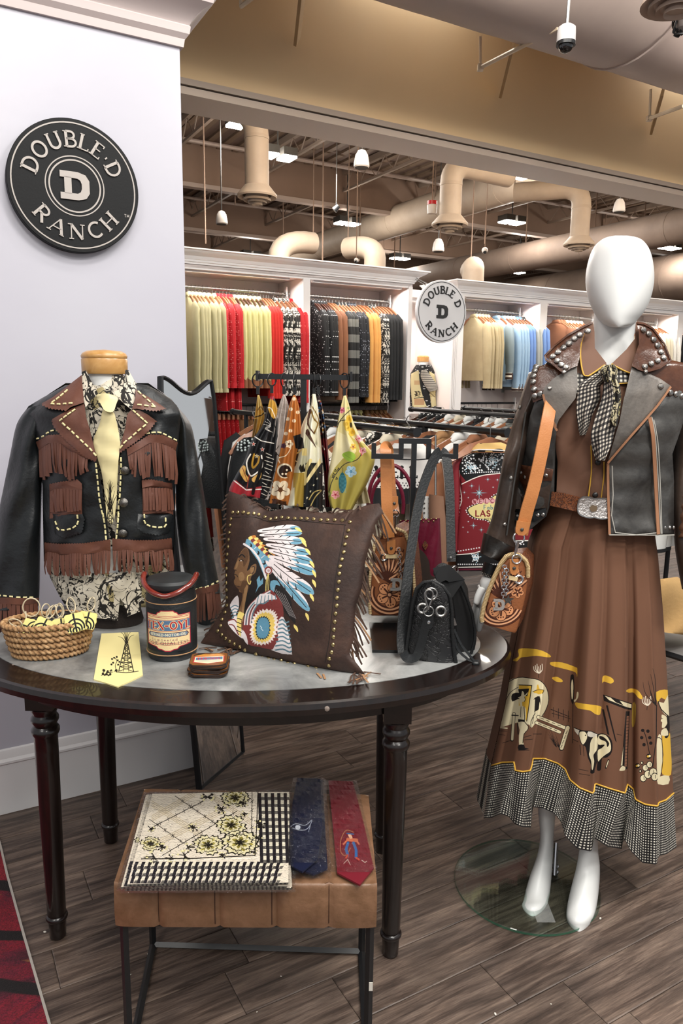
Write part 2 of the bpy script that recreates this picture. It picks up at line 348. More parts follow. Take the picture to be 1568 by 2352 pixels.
def stroke_solid(mb,pts,wd,T,d0,d1):
 """a letter stroke as a raised solid: T(x, y, d) maps"""
 P=np.array(pts,float);n=len(P);L=[];Rr=[]
 for i in range(n):
  t=P[min(i+1,n-1)]-P[max(i-1,0)];t=t/(np.linalg.norm(t)+1e-9);q=np.array([-t[1],t[0]])*wd/2
  e=t*(wd*.0);L.append(P[i]+q-e);Rr.append(P[i]-q)
 for i in range(n-1):
  mb.prism([L[i],L[i+1],Rr[i+1],Rr[i]],T,d0,d1)
def slabD(mb,T,d0,d1,s=1.0):
 """block letter D with slab serifs and a counter, centred, height s"""
 o=[(-.5,-.5),(.1,-.5),(.36,-.42),(.48,-.22),(.48,.22),(.36,.42),(.1,.5),(-.5,.5),(-.5,.3),(-.36,.3),(-.36,-.3),(-.5,-.3)]
 i=[(-.12,-.27),(.08,-.27),(.18,-.2),(.22,-.08),(.22,.08),(.18,.2),(.08,.27),(-.12,.27)]
 q=lambda pl:[(a*s,b*s)for a,b in pl]
 O,I=q(o),q(i);parts=[[O[0],O[1],I[1],I[0]],[O[1],O[2],I[2],I[1]],[O[2],O[3],I[3],I[2]],[O[3],O[4],I[4],I[3]],[O[4],O[5],I[5],I[4]],[O[5],O[6],I[6],I[5]],[O[6],O[7],I[7],I[6]]]
 parts+=[[O[0],I[0],(-.36*s,-.27*s),(-.5*s,-.27*s)],[(-.36*s,-.3*s),(-.12*s,-.3*s),(-.12*s,.3*s),(-.36*s,.3*s)],[O[7],(-.5*s,.27*s),(-.36*s,.27*s),I[7]]]
 for p_ in parts:mb.prism(p_,T,d0,d1)
 # ---------------------------------------------------------------- pattern materials for cloth
def dots_mat(name,base,dot,scale=60,size=.3,rough=.8,rnd=1.0):
 m=bpy.data.materials.new(name);m.use_nodes=True;n=N(m)
 v=n.new('ShaderNodeTexVoronoi');v.inputs['Scale'].default_value=scale;v.inputs['Randomness'].default_value=rnd;n.link(n.co('Object',(.3,1,1)),v.inputs['Vector'])
 k=n.math('LESS_THAN',v.outputs['Distance'],size);n.link(n.mix(k,base,dot),n.b.inputs['Base Color']);n.b.inputs['Roughness'].default_value=rough;return m
def toile_mat(name,base,ink,tint=None,scale=9,wd=.035,co='Object',blot=.62):
 m=bpy.data.materials.new(name);m.use_nodes=True;n=N(m);c=n.co(co)
 a=n.noise(c,scale,3,.55,1.4);k=n.math('LESS_THAN',n.math('ABSOLUTE',n.math('SUBTRACT',a,.5)),wd)
 a2=n.noise(c,scale*1.9,2,.5,2. );k2=n.math('LESS_THAN',n.math('ABSOLUTE',n.math('SUBTRACT',a2,.46)),wd*.8)
 k=n.math('MAXIMUM',k,k2);bl=n.math('GREATER_THAN',n.noise(c,scale*.9,2),blot);k=n.math('MAXIMUM',k,n.math('MULTIPLY',bl,n.math('GREATER_THAN',n.noise(c,scale*3.2,2),.48)))
 col=base if tint is None else n.mix(n.math('GREATER_THAN',n.noise(c,scale*.7,2,.5,.5),.56),base,tint)
 n.link(n.mix(k,col,ink),n.b.inputs['Base Color']);n.b.inputs['Roughness'].default_value=.75;return m
def check_mat(name,dark_,light,mid,n1=40,co='UV',duty=.5,rough=.75,rot=0):
 """gingham: stripes both ways; mid where they cross light"""
 m=bpy.data.materials.new(name);m.use_nodes=True;n=N(m);c=n.co(co,(n1,n1,n1),(0,0,rot))
 sx=n.new('ShaderNodeSeparateXYZ');n.link(c,sx.inputs[0])
 f=lambda o:n.math('LESS_THAN',n.math('FRACT',o),duty)
 a,b=f(sx.outputs[0]),f(sx.outputs[1]if co=='UV' else sx.outputs[2])
 col=n.mix(n.math('MULTIPLY',a,b),n.mix(n.math('MAXIMUM',a,b),dark_,mid),light)
 n.link(col,n.b.inputs['Base Color']);n.b.inputs['Roughness'].default_value=rough;return m
 # ---------------------------------------------------------------- relief: a soft body with the outline of given rows
def relief(rows,Y,front=.03,back=.0,nu=24,nv=24,fold=None,cv=None,pw=.5,smooth=True,mb=None,Yr=None,flatb=.004):
 """rows: (xl, yl, xr, yr) in photo pixels down the body; Y: forward distance (number or f(t)); front/back bulge (numbers or f(t));
    fold(s, t, side) extra offset towards the viewer. The outline is projected once onto the body's own standing plane."""
 T=np.array(rows,float);n=len(T);ts=np.linspace(0,1,nv)
 if smooth and n>2:D=sm(T,8,False);tt=np.linspace(0,1,len(D));Q=np.array([np.interp(ts,tt,D[:,k])for k in range(4)]).T
 else:Q=np.array([np.interp(ts,np.linspace(0,1,n),T[:,k])for k in range(4)]).T
 f=lambda g,t:g(t)if callable(g)else g
 mb=mb or MB();rings=[];uvs=[]
 ss=np.concatenate([np.linspace(-1,1,nu)])
 ss=np.sin(ss*PI/2)*.6+ss*.4
 for i,t in enumerate(ts):
  ring=[];uvr=[];y0=f(Y,t);y1=y0 if Yr is None else f(Yr,t)
  for side in(1,-1):
   for s_ in(ss if side>0 else ss[::-1][1:-1]):
    u=(s_+1)/2;x=Q[i,0]+(Q[i,2]-Q[i,0])*u;y=Q[i,1]+(Q[i,3]-Q[i,1])*u
    e=max(0,1-s_*s_)**pw;d=f(front,t)*e if side>0 else-(f(back,t)*e+flatb*min(1,e*4))
    if fold:d+=fold(u,t,side)*(min(1,e*3)if side>0 else min(1,e*2))
    ring.append(W(x,y,y0+(y1-y0)*u-d));uvr.append(cv.uv(x,y)if cv else(u,1-t))
  rings.append(ring);uvs.append(uvr)
 P=np.array(rings);m,k=P.shape[:2];b=mb.n
 mb.grid(P,True,uv=np.array(uvs))
 mb.f.append(tuple(b+j for j in range(k))[::-1]);mb.mi.append(mb.cm);mb.f.append(tuple(b+(m-1)*k+j for j in range(k)));mb.mi.append(mb.cm)
 mb.front=P[:,:nu];mb.q=Q;return mb
def near_front(mb,x,y):
 """point and normal on the front of a relief under photo pixel x, y"""
 F=mb.front.reshape(-1,3);q=F-[0,0,CAM_H];z=q@FW;X=784+FPX*(q@CR)/z;Yp=1176-FPX*(q@CU)/z
 i=int(np.argmin((X-x)**2+(Yp-y)**2));m,k=mb.front.shape[:2];r,c=divmod(i,k)
 r0,r1,c0,c1=max(r-1,0),min(r+1,m-1),max(c-1,0),min(c+1,k-1)
 nn=np.cross(mb.front[r,c1]-mb.front[r,c0],mb.front[r0,c]-mb.front[r1,c]);nn/=np.linalg.norm(nn)+1e-9
 d=ray(x,y);P0=mb.front[r,c]
 if nn[1]>0:nn=-nn
 den=d@nn
 if abs(den)<.25:return P0,nn
 t=((P0-[0,0,CAM_H])@nn)/den;p_=d*t+[0,0,CAM_H]
 if np.linalg.norm(p_-P0)>.04:p_=P0
 return p_,nn
def pxs(n_,x0,y0,x1,y1):return[(x0+(x1-x0)*t,y0+(y1-y0)*t)for t in np.linspace(0,1,n_)]
def path_pts(pts,n_):
 P=np.array(pts,float);d=np.r_[0,np.cumsum(np.linalg.norm(np.diff(P,axis=0),axis=1))];s_=np.linspace(0,d[-1],n_);return np.array([np.interp(s_,d,P[:,k])for k in range(P.shape[1])]).T
def stud_mesh(r,m_,h=.5,n_=10,sides=None):
 q=MB();q.lathe([(r,0),(r*.95,r*h*.45),(r*.6,r*h*.9),(r*.05,r*h)],(0,0,0),n_);return q.mesh('stud',mats=(m_,))
def studs(name,me,surf,pts,parent,off=0,up=(0,0,1),s=1):
 for(x,y)in pts:
  p_,n_=near_front(surf,x,y);piece(name,me,frame_m(p_+n_*off,n_,up,s),parent)
def surf_line(surf,pts,w,th,off=.002,smooth=3,closed=False,wv=None):
 """a strip lying on a relief along pixel points"""
 P=sm(pts,smooth,closed)if smooth else np.array(pts,float)
 if closed:P=np.vstack([P,P[:1]])
 a=[near_front(surf,x,y)for x,y in P];q=MB();q.ribbon([p_+n_*off for p_,n_ in a],w if wv is None else wv,th,[n_ for p_,n_ in a]);return q
 # ---------------------------------------------------------------- soft body given as a depth field D(x, y) in front of a standing plane
from mathutils.geometry import delaunay_2d_cdt
class Body:
 def __init__(s,Y,D):s.Y=Y;s.D=D
 def P(s,x,y,off=0):return W(x,y,s.Y-s.D(x,y)-off)
 def N(s,x,y):
  a,b,c,d=s.P(x-3,y),s.P(x+3,y),s.P(x,y-3),s.P(x,y+3);n_=np.cross(b-a,c-d);n_/=np.linalg.norm(n_)+1e-12;return n_ if n_[1]<0 else-n_
 def shape(s,poly,off,th,cv=None,step=9,wave=None,mb=None):
  """a cloth piece cut to poly, lying on the body at off with thickness th"""
  P=np.array(poly,float);n=len(P);x0,y0=P.min(0);x1,y1=P.max(0)
  pts=[Vector((a,b))for a,b in P]
  xs_=np.arange(x0+step/2,x1,step);ys_=np.arange(y0+step/2,y1,step);Q=np.roll(P,-1,0);dd=Q-P;L=(dd**2).sum(1)+1e-9
  for yy in ys_:
   for k_,xx in enumerate(xs_):
    cr=((P[:,1]>yy)!=(Q[:,1]>yy))&(xx<(Q[:,0]-P[:,0])*(yy-P[:,1])/np.where(Q[:,1]==P[:,1],1e-9,Q[:,1]-P[:,1])+P[:,0])
    if cr.sum()%2==0:continue
    t=np.clip(((xx-P[:,0])*dd[:,0]+(yy-P[:,1])*dd[:,1])/L,0,1);d2=(xx-P[:,0]-t*dd[:,0])**2+(yy-P[:,1]-t*dd[:,1])**2
    if d2.min()>(step*.45)**2:pts.append(Vector((xx,yy)))
  r=delaunay_2d_cdt(pts,[],[list(range(n))],1,1e-5);V,F_=r[0],[f for f in r[2]if len(f)==3]
  wv=wave or(lambda x,y:0);mb=mb or MB();k=len(V)
  fr_=[s.P(v.x,v.y,off+th+wv(v.x,v.y))for v in V];bk_=[s.P(v.x,v.y,off+wv(v.x,v.y))for v in V]
  ec={}
  for f in F_:
   for i in range(3):
    e=(f[i],f[(i+1)%3]);ec[e]=1
  bd=[e for e in ec if(e[1],e[0])not in ec]
  fs=[tuple(f)for f in F_]+[tuple(k+j for j in f[::-1])for f in F_]+[(a,k+a,k+b,b)for a,b in bd]
  uv=None if cv is None else[cv.uv(v.x,v.y)for v in V]*2
  mb.add(fr_+bk_,fs,uv);return mb
 def line(s,pts,w,th,off=.001,smooth=3,closed=False):
  P=sm(pts,smooth,closed)if smooth else np.array(pts,float)
  if closed:P=np.vstack([P,P[:1]])
  q=MB();q.ribbon([s.P(x,y,off)for x,y in P],w,th,[s.N(x,y)for x,y in P]);return q
 def cord(s,pts,r,off=.001,smooth=3,n=6):
  P=sm(pts,smooth,False)if smooth else np.array(pts,float);q=MB();q.tube([s.P(x,y,off)for x,y in P],r,n);return q
def scallop(pts,step=7,amp=3,side=1):
 n_=max(2,int(sum(math.dist(a,b)for a,b in zip(pts[:-1],pts[1:]))/step));P=path_pts(pts,n_+1);out=[]
 for a,b in zip(P[:-1],P[1:]):
  d=b-a;nn=np.array([-d[1],d[0]])*side;L_=np.linalg.norm(d);nn=nn/L_
  for t in(0,.25,.5,.75):out.append(tuple(a+d*t+nn*amp*math.sin(t*PI)))
 out.append(tuple(P[-1]));return out
def tmat(p_,n_,t_,s=1):
 """matrix with z = normal and x = tangent"""
 z=np.array(n_)/np.linalg.norm(n_);x=np.array(t_)-z*(np.array(t_)@z);x/=np.linalg.norm(x)+1e-9;y=np.cross(z,x);M=Matrix.Identity(4)
 sc=s if hasattr(s,'__len__')else(s,s,s)
 for i in range(3):M[i][0]=x[i]*sc[0];M[i][1]=y[i]*sc[1];M[i][2]=z[i]*sc[2];M[i][3]=p_[i]
 return M
def stitch_run(body,pts,par,me,off=.002,gap=14,name='stitch',sc=1):
 n_=max(2,int(round(sum(math.dist(a,b)for a,b in zip(pts[:-1],pts[1:]))/gap))+1);P=path_pts(pts,n_)
 for i in range(n_):
  a,b=P[max(i-1,0)],P[min(i+1,n_-1)];x,y=P[i]
  piece(name,me,tmat(body.P(x,y,off),body.N(x,y),body.P(*b)-body.P(*a),sc),par)
def stud_run(body,pts,par,me,off=.001,name='stud'):
 for x,y in pts:piece(name,me,frame_m(body.P(x,y,off),body.N(x,y)),par)
def fringe_run(body,top,length,n_,par,m_,w=None,off=.004,th=.0012,jit=1. ,name='fringe_strip',sway=0):
 """leather strips hanging from a line; length in metres"""
 P=path_pts(top,n_+1);
 for i in range(n_):
  (xa_,ya_),(xb_,yb_)=P[i],P[i+1];a=body.P(xa_,ya_,off);b=body.P(xb_,yb_,off);nn=body.N((xa_+xb_)/2,(ya_+yb_)/2);c_=(a+b)/2;ww=w or np.linalg.norm(b-a)*.86
  L_=(length(i/max(1,n_-1))if callable(length)else length)*(1+R.uniform(-.08,.06)*jit);dx=R.uniform(-.006,.006)*jit+sway;dy=R.uniform(-.002,.008)*jit
  e=(b-a)/np.linalg.norm(b-a);pts=[c_-nn*.001,c_+e*dx*.3+nn*dy*.5-np.array([0,0,L_*.4]),c_+e*dx*.6+nn*dy-np.array([0,0,L_*.7]),c_+e*dx*1.3+nn*dy*.6-np.array([0,0,L_])]
  tw_=R.uniform(-.5,.5)*jit;q=MB();q.ribbon(pts,ww,th,[tuple(nn),tuple(nn+e*tw_*.4),tuple(nn+e*tw_*.8),tuple(nn+e*tw_)]);q.build(name,m_,par,orient=False)
def skin_figure(name,joints,edges,root,mt,parent,sub=2):
 """one continuous surface grown over a skeleton: joints = [(x, y, z, rx, ry)]"""
 me=bpy.data.meshes.new(name);L=np.array(joints[root][:3]);me.from_pydata([tuple(np.array(j[:3])-L)for j in joints],edges,[])
 o=bpy.data.objects.new(name,me);COL.objects.link(o);me.materials.append(mt)
 m=o.modifiers.new('skin','SKIN');m.use_smooth_shade=True
 sv=me.skin_vertices[0].data
 for i,j in enumerate(joints):sv[i].radius=(j[3],j[4]);sv[i].use_root=(i==root)
 m2=o.modifiers.new('sub','SUBSURF');m2.levels=sub;m2.render_levels=sub
 dg=bpy.context.evaluated_depsgraph_get();ev_=bpy.data.meshes.new_from_object(o.evaluated_get(dg));ev_.materials.clear();ev_.materials.append(mt)
 o.modifiers.clear();o.data=ev_;ev_.polygons.foreach_set('use_smooth',[True]*len(ev_.polygons));o.location=L;setpar(o,parent,L);return o
def thin_glass(name,tint,k):
 m=bpy.data.materials.new(name);m.use_nodes=True;t=m.node_tree;t.nodes.clear();o=t.nodes.new('ShaderNodeOutputMaterial');a=t.nodes.new('ShaderNodeBsdfTransparent');g=t.nodes.new('ShaderNodeBsdfGlossy');x=t.nodes.new('ShaderNodeMixShader');f=t.nodes.new('ShaderNodeMath');lw=t.nodes.new('ShaderNodeLayerWeight');pw=t.nodes.new('ShaderNodeMath');pw.operation='POWER';pw.inputs[1].default_value=4;f.operation='MULTIPLY_ADD';f.inputs[1].default_value=.9;f.inputs[2].default_value=k;lw.inputs[0].default_value=.5;t.links.new(lw.outputs['Facing'],pw.inputs[0]);t.links.new(pw.outputs[0],f.inputs[0])
 a.inputs[0].default_value=(*srgb(tint),1);g.inputs['Roughness'].default_value=.03;t.links.new(f.outputs[0],x.inputs[0]);t.links.new(a.outputs[0],x.inputs[1]);t.links.new(g.outputs[0],x.inputs[2]);t.links.new(x.outputs[0],o.inputs[0]);return m
 # ================================================================ SETTING
def floor_mat():
 m=bpy.data.materials.new('plank_wood');m.use_nodes=True;n=N(m)
 oi=n.new('ShaderNodeObjectInfo');tc=n.new('ShaderNodeTexCoord');ad=n.new('ShaderNodeVectorMath',operation='ADD');mul=n.new('ShaderNodeVectorMath',operation='SCALE')
 cb=n.new('ShaderNodeCombineXYZ');n.link(oi.outputs['Random'],cb.inputs[0]);n.link(oi.outputs['Random'],cb.inputs[1]);n.link(cb.outputs[0],mul.inputs[0]);mul.inputs['Scale'].default_value=37
 n.link(tc.outputs['Object'],ad.inputs[0]);n.link(mul.outputs[0],ad.inputs[1])
 mp=n.new('ShaderNodeMapping');mp.inputs['Scale'].default_value=(2.2,26,1);n.link(ad.outputs[0],mp.inputs[0])
 g1=n.noise(mp.outputs[0],1.6,9,.68,.5)
 mp2=n.new('ShaderNodeMapping');mp2.inputs['Scale'].default_value=(1.5,5,1);n.link(ad.outputs[0],mp2.inputs[0])
 g2=n.noise(mp2.outputs[0],2.2,5,.6,.4)
 mp3=n.new('ShaderNodeMapping');mp3.inputs['Scale'].default_value=(5,110,1);n.link(ad.outputs[0],mp3.inputs[0])
 g3=n.noise(mp3.outputs[0],2.5,4,.7)
 c=n.ramp(g1,[(.3,'41362f'),(.44,'5d4e45'),(.55,'7d6c60'),(.72,'9a897a')])
 d=n.ramp(g2,[(.3,'5a4a45'),(.5,'8a7b70'),(.7,'b3a292')])
 c=n.mix(.75,c,d,'MULTIPLY');c2=n.ramp(g3,[(.38,'6a6a6a'),(.62,'ffffff')]);c=n.mix(.42,c,c2,'MULTIPLY')
 hs=n.new('ShaderNodeHueSaturation');n.link(c,hs.inputs['Color']);v=n.math('MULTIPLY_ADD',oi.outputs['Random'],.6);v.node.inputs[2].default_value=1.5
 n.link(v,hs.inputs['Value']);hs.inputs['Saturation'].default_value=.85
 n.link(hs.outputs[0],n.b.inputs['Base Color']);n.b.inputs['Roughness'].default_value=.42;n.bump(g3,.25,.002);return m
PLM=floor_mat()
LOW=-.004
fl=MB().bbox(-4,26,-3,26,-.08,LOW).build('floor',mat('subfloor','2a221d',.9),smooth=False);struct(fl)
WID=.1415;LEN=.945
pm=MB();g=.0007;ch=.0025
def plank_mesh(L,Wd):
 q=MB();x,y=L/2-g,Wd/2-g
 q.add([[-x,-y,LOW],[x,-y,LOW],[x,y,LOW],[-x,y,LOW],[-x,-y,-.0012],[x,-y,-.0012],[x,y,-.0012],[-x,y,-.0012],[-x+ch,-y+ch,0],[x-ch,-y+ch,0],[x-ch,y-ch,0],[-x+ch,y-ch,0]],[(0,1,5,4),(1,2,6,5),(2,3,7,6),(3,0,4,7),(4,5,9,8),(5,6,10,9),(6,7,11,10),(7,4,8,11),(8,9,10,11)])
 return q.mesh('plank',(0,0,0),(PLM,),smooth=False)
pmesh=plank_mesh(LEN,WID)
fixed={0:1.274,1:1.13,5:.19,4:.62,6:1.53,8:.99,9:1.34,7:1.265,2:.78,3:1.5,-1:.4}
cands=[]
for k in range(-22,150):
 b=1.116-WID/2+WID*k;off=fixed.get(k,R.random()*LEN)
 for i in range(-8,26):
  a=off+LEN*(i+.5)
  if a<-4 or a>24:continue
  q=B(a,b,0);zc=(q-[0,0,CAM_H])@FW;d=math.hypot(q[0],q[1])
  x=784+FPX*((q-[0,0,CAM_H])@CR)/max(zc,.1);y=1176-FPX*((q-[0,0,CAM_H])@CU)/max(zc,.1)
  vis=zc>.3 and-500<x<2050 and y<3100
  cands.append((0 if vis else 1,d,q,a,b))
cands.sort(key=lambda t:(t[0],t[1]))
rot=Matrix.Rotation(ROTB,4,'Z')
for i,(vis,d,q,a,b)in enumerate(cands[:300]):
 piece('plank',pmesh,Matrix.Translation(Vector(q))@rot,fl)
mb=MB()
for(vis,d,q,a,b)in cands[300:]:
 if q[1]<-2.5:continue
 mb.bbox(a-LEN/2+g,a+LEN/2-g,b-WID/2+g,b+WID/2-g,LOW,0)
def mergedfloor():
 m=floor_mat();m.name='plank_wood_far';n=N(m)
 for nd in m.node_tree.nodes:
  if nd.type=='OBJECT_INFO':
   for l in list(nd.outputs['Random'].links):pass
 return m
o=mb.build('plank_field',PLM,None,smooth=False,orient=False);
# rotate its object space so that the grain follows the boards
o.data.transform(rot.inverted());o.rotation_euler=(0,0,ROTB);o['kind']='stuff';o.parent=fl;o.location=WL[o.name]-WL[fl.name]
# red carpet at the bottom left, with its thin metal edge
def carpet_mat():
 m=bpy.data.materials.new('carpet');m.use_nodes=True;n=N(m);c=n.co('Object')
 f=n.noise(c,3.2,5,.6,1.2);a=n.ramp(f,[(.36,'2a1218'),(.42,'64122a'),(.5,'8a1428'),(.62,'9c1e2a'),(.7,'5a2a33')])
 w=n.new('ShaderNodeTexWave',wave_type='RINGS');w.inputs['Scale'].default_value=1.6;w.inputs['Distortion'].default_value=6;w.inputs['Detail'].default_value=2;n.link(c,w.inputs['Vector'])
 k=n.ramp(w.outputs['Fac'],[(.1,'ffffff'),(.16,'000000')]);a=n.mix(k,a,'14090c')
 g2=n.noise(c,260,2);v=n.ramp(g2,[(.35,'5a5a5a'),(.7,'ffffff')]);a=n.mix(.7,a,v,'MULTIPLY')
 y=n.noise(n.co('Object',(1,4,1)),4,4);k=n.ramp(y,[(.62,'000000'),(.68,'ffffff')]);a=n.mix(n.math('MULTIPLY',k,.5),a,'a8743c')
 n.link(a,n.b.inputs['Base Color']);n.b.inputs['Roughness'].default_value=.95;n.bump(g2,.8,.006);return m
e=[G(-40,1800)[:2],G(0,1948)[:2],G(15,2014)[:2],G(53,2153)[:2],G(110,2352)[:2],G(160,2560)[:2],G(230,3300)[:2]]
pts=[tuple(q)for q in e]+[(-2.5,.2),(-2.5,2.2)]
o=MB().prism(pts,lambda x,y,d:(x,y,d),.0005,.007).build('carpet',carpet_mat(),None,smooth=False)
tag(o,'red and black patterned carpet at the bottom left beside the wood floor','carpet',kind='structure');o.name='floor_carpet'
o=MB().ribbon([(q[0]+.002,q[1],.006)for q in e],.006,.006,(0,0,1)).build('trim_4',mat('edge_metal','cfc8bd',.35,.6),None,smooth=False);struct(o)
# crumbs of litter on the floor
for i,(x,y)in enumerate([(103,2142),(300,2239),(339,2192),(645,2243),(1378,2111),(1137,2331),(1265,2307),(590,2325)]):
 q=G(x,y);s=.0028 if i in(0,4,5)else .0014
 o=MB().sphere((q[0],q[1],s*.8),s,6,4,(1.6,1,.8),np.array(Matrix.Rotation(i,3,'Z'))).build('paper_crumb',mat('crumb','d8d2c6',.9))
 tag(o,['white paper scrap beside the front left table leg','tiny crumb left of the ottoman frame','tiny crumb just outside the ottoman left legs','tiny crumb under the ottoman seat','white scrap beside the right foot of the mannequin','white scrap on the floor at the bottom right','tiny crumb on bare floor right of the white scrap','tiny crumb at the bottom edge under the ottoman'][i],'crumb')
 # white partition wall on the left, with crown and baseboard
BW=2.55;AC=ABZ(WB(430,870,BW))[0];ZT=ABZ(WB(412,92,BW))[2]
print('wall corner',AC,ZT)
def wall_mat():
 m=bpy.data.materials.new('wall_gloss');m.use_nodes=True;n=N(m);c=n.co('Object')
 f=n.noise(c,1.2,3);n.link(n.ramp(f,[(.3,'bdbbc6'),(.8,'c6c5cd')]),n.b.inputs['Base Color'])
 n.b.inputs['Roughness'].default_value=.3;n.bump(n.noise(c,7,3),.05,.02);return m
struct(MB().bbox(-3.2,AC,BW,BW+.26,0,ZT).build('wall_left',wall_mat(),None,smooth=False))
def moulding(name,prof,a0,a1,bface,mt,endcap=True,zoff=0,mitre=True,ret=.26):
 """profile (out, z) run along a; returns round the right end"""
 P=[]
 for out,z in prof:
  row=[B(a0,bface-out,z+zoff),B(a1+(out if mitre else 0),bface-out,z+zoff)]
  if mitre:row.append(B(a1+out,bface+ret,z+zoff))
  P.append(row)
 q=MB();q.grid(np.array(P));return q.build(name,mt,None,smooth=True,ang=25,orient=True)
crown=[(0,-.02),(.012,-.02),(.016,.0),(.03,.012),(.034,.03),(.03,.034),(.042,.05),(.07,.07),(.10,.082),(.105,.095),(.125,.105),(.15,.13),(.165,.165),(.185,.175),(.185,.21),(0,.21)]
struct(moulding('trim_1',[(o_*.86,z_*1.15)for o_,z_ in crown],-3.2,AC,BW,mat('crown_shaded_tone','cfc1be',.45),zoff=ZT))  # shade on the white crown is put into this pinkish tone
bb=[(0,.0),(.016,.0),(.016,.175),(.020,.180),(.020,.187),(.012,.195),(.010,.21),(.006,.222),(0,.226)]
struct(moulding('baseboard_left',bb,-3.2,AC,BW,MT['white_paint']))
# header wall over the opening; it is set further back, with a stepped metal-like soffit trim
HB=4.6
za=ABZ(WB(415,168,HB))[2];zb=ABZ(WB(1568,437,HB))[2];zh=(za+zb)/2;print('header z',za,zb)
tanm=mat('tan_paint','d9bf97',.8,nz=(.8,'d2b78e',1),bump=(90,.04))
struct(MB().bbox(-6,24,HB,HB+.3,zh,7.4).build('wall_header',tanm,None,smooth=False))
trimm=mat('soffit_paint','a39487',.5)
zl=ABZ(WB(415,216,HB))[2];dz=zh-zl;print('soffit',zl,dz)
struct(MB().bbox(-6,24,HB-.03,HB+.3,zh-dz*.42,zh).build('trim_2',trimm,None,smooth=False))
struct(MB().bbox(-6,24,HB+.0,HB+.3,zh-dz*.5,zh-dz*.42).build('trim_3',MT['black_metal'],None,smooth=False))
struct(MB().bbox(-6,24,HB-.015,HB+.3,zh-dz,zh-dz*.5).build('trim_5',mat('soffit_light','b5a596',.45),None,smooth=False))
# far walls and roof deck
brn=mat('brown_wall','7d6455',.85,nz=(.6,'6d5547',1))
ZC=6.0
struct(MB().bbox(-10,30,24.5,24.8,0,ZC+.6).build('wall_back',brn,None,smooth=False))
struct(MB().bbox(25.7,26,-3,24.5,0,ZC+.6).build('wall_right',brn,None,smooth=False))
ceil=struct(MB().bbox(-10,26,HB+.3,24.5,ZC,ZC+.1).build('ceiling',mat('deck_paint','6b584d',.8),None,smooth=False))
deckm=mat('deck_rib','75614f',.7)
mb=MB()
for k in range(0,130):
 a=-9.8+k*.28;mb.bbox(a,a+.1,HB+.3,24.5,ZC-.04,ZC)
o=mb.build('deck_rib',deckm,None,smooth=False,orient=False);o['kind']='stuff';o.parent=ceil;o.location=WL[o.name]-WL[ceil.name]
# ================================================================ CEILING THINGS
WH=MT['white_paint']
def tagged(mb,name,mt,label,cat,group=None,parent=None,**k):
 o=mb.build(name,mt,parent,**k);return tag(o,label,cat,group)if parent is None else o
bkm=mat('bulkhead_paint','8a7160',.8,nz=(.7,'7b6453',1));lipm=mat('bulkhead_lip','a8968a',.5);joistm=mat('joist_paint','8d7b6c',.6)
# deep bulkheads across the deck, each with a pale lip
for i,b in enumerate((9.3,12.95,16.62,20.3)):
 struct(MB().bbox(-9,25,b,b+.06,4.72 if i else 4.75,6.0).build('beam_%d'%(i+1),bkm,None,smooth=False))
 struct(MB().bbox(-9,25,b-.05,b+.11,4.68,4.75).build('trim_%d'%(6+i),lipm,None,smooth=False))
for o in list(COL.objects):
 pass
ceil.location.z=5.4;bpy.data.objects['deck_rib'].location.z=-.04
WL['ceiling'][2]=5.4
# joists run away from the header between the bulkheads
n=0
for k in range(14):
 a=-1.5+k*1.75
 mb=MB();mb.bbox(a,a+.07,HB+.4,24,5.28,5.38);mb.bbox(a+.01,a+.06,HB+.4,24,4.98,5.02)
 for b in np.arange(HB+.6,24,.55):
  mb.tube([B(a+.035,b,5.0),B(a+.035,b+.27,5.3)],.01,4,False);mb.tube([B(a+.035,b+.27,5.3),B(a+.035,b+.55,5.0)],.01,4,False)
 o=mb.build('ceiling_joist',joistm,None,smooth=False,orient=False);struct(o)
 # thin conduits and pipes along a
for i,(b,z,r)in enumerate([(8.2,5.2,.02),(12.2,5.2,.03),(12.6,5.3,.018),(15.9,5.2,.03),(16.3,5.3,.02),(19.4,5.2,.03)]):
 o=MB().tube([B(-6,b,z),B(24,b,z)],r,6).build('sprinkler_pipe',lipm,None)
 tag(o,'pale pipe running across the ceiling, %s from the header wall'%['first','second','third','fourth','fifth','sixth'][i],'pipe','ceiling pipes')
 # hanging rods
rods=[(508,470,340),(540,470,350),(650,590,380),(740,640,450),(825,600,380),(998,460,360),(1015,400,360),(1113,560,400),(1010,560,540),(1206,580,440),(1268,540,440),(1293,560,450),(1365,530,440),(1388,540,440),(1418,470,430),(1475,560,450),(1445,500,440),(880,620,560),(905,620,480),(472,560,390),(1500,540,470)]
for i,(x,y0,y1)in enumerate(sorted(rods)):
 b=10.5+(i*1.37)%5;p=WB(x,y0,b);q=p.copy();q[2]=5.38
 o=MB().tube([p,q],.012,5).build('hanging_rod',bkm,None);tag(o,'thin painted ceiling rod, number %s from the white wall'%(['one','two','three','four','five','six','seven','eight','nine','ten','eleven','twelve','thirteen','fourteen','fifteen','sixteen','seventeen','eighteen','nineteen','twenty','twenty-one','twenty-two'][i]),'rod','thin rods from the roof deck')
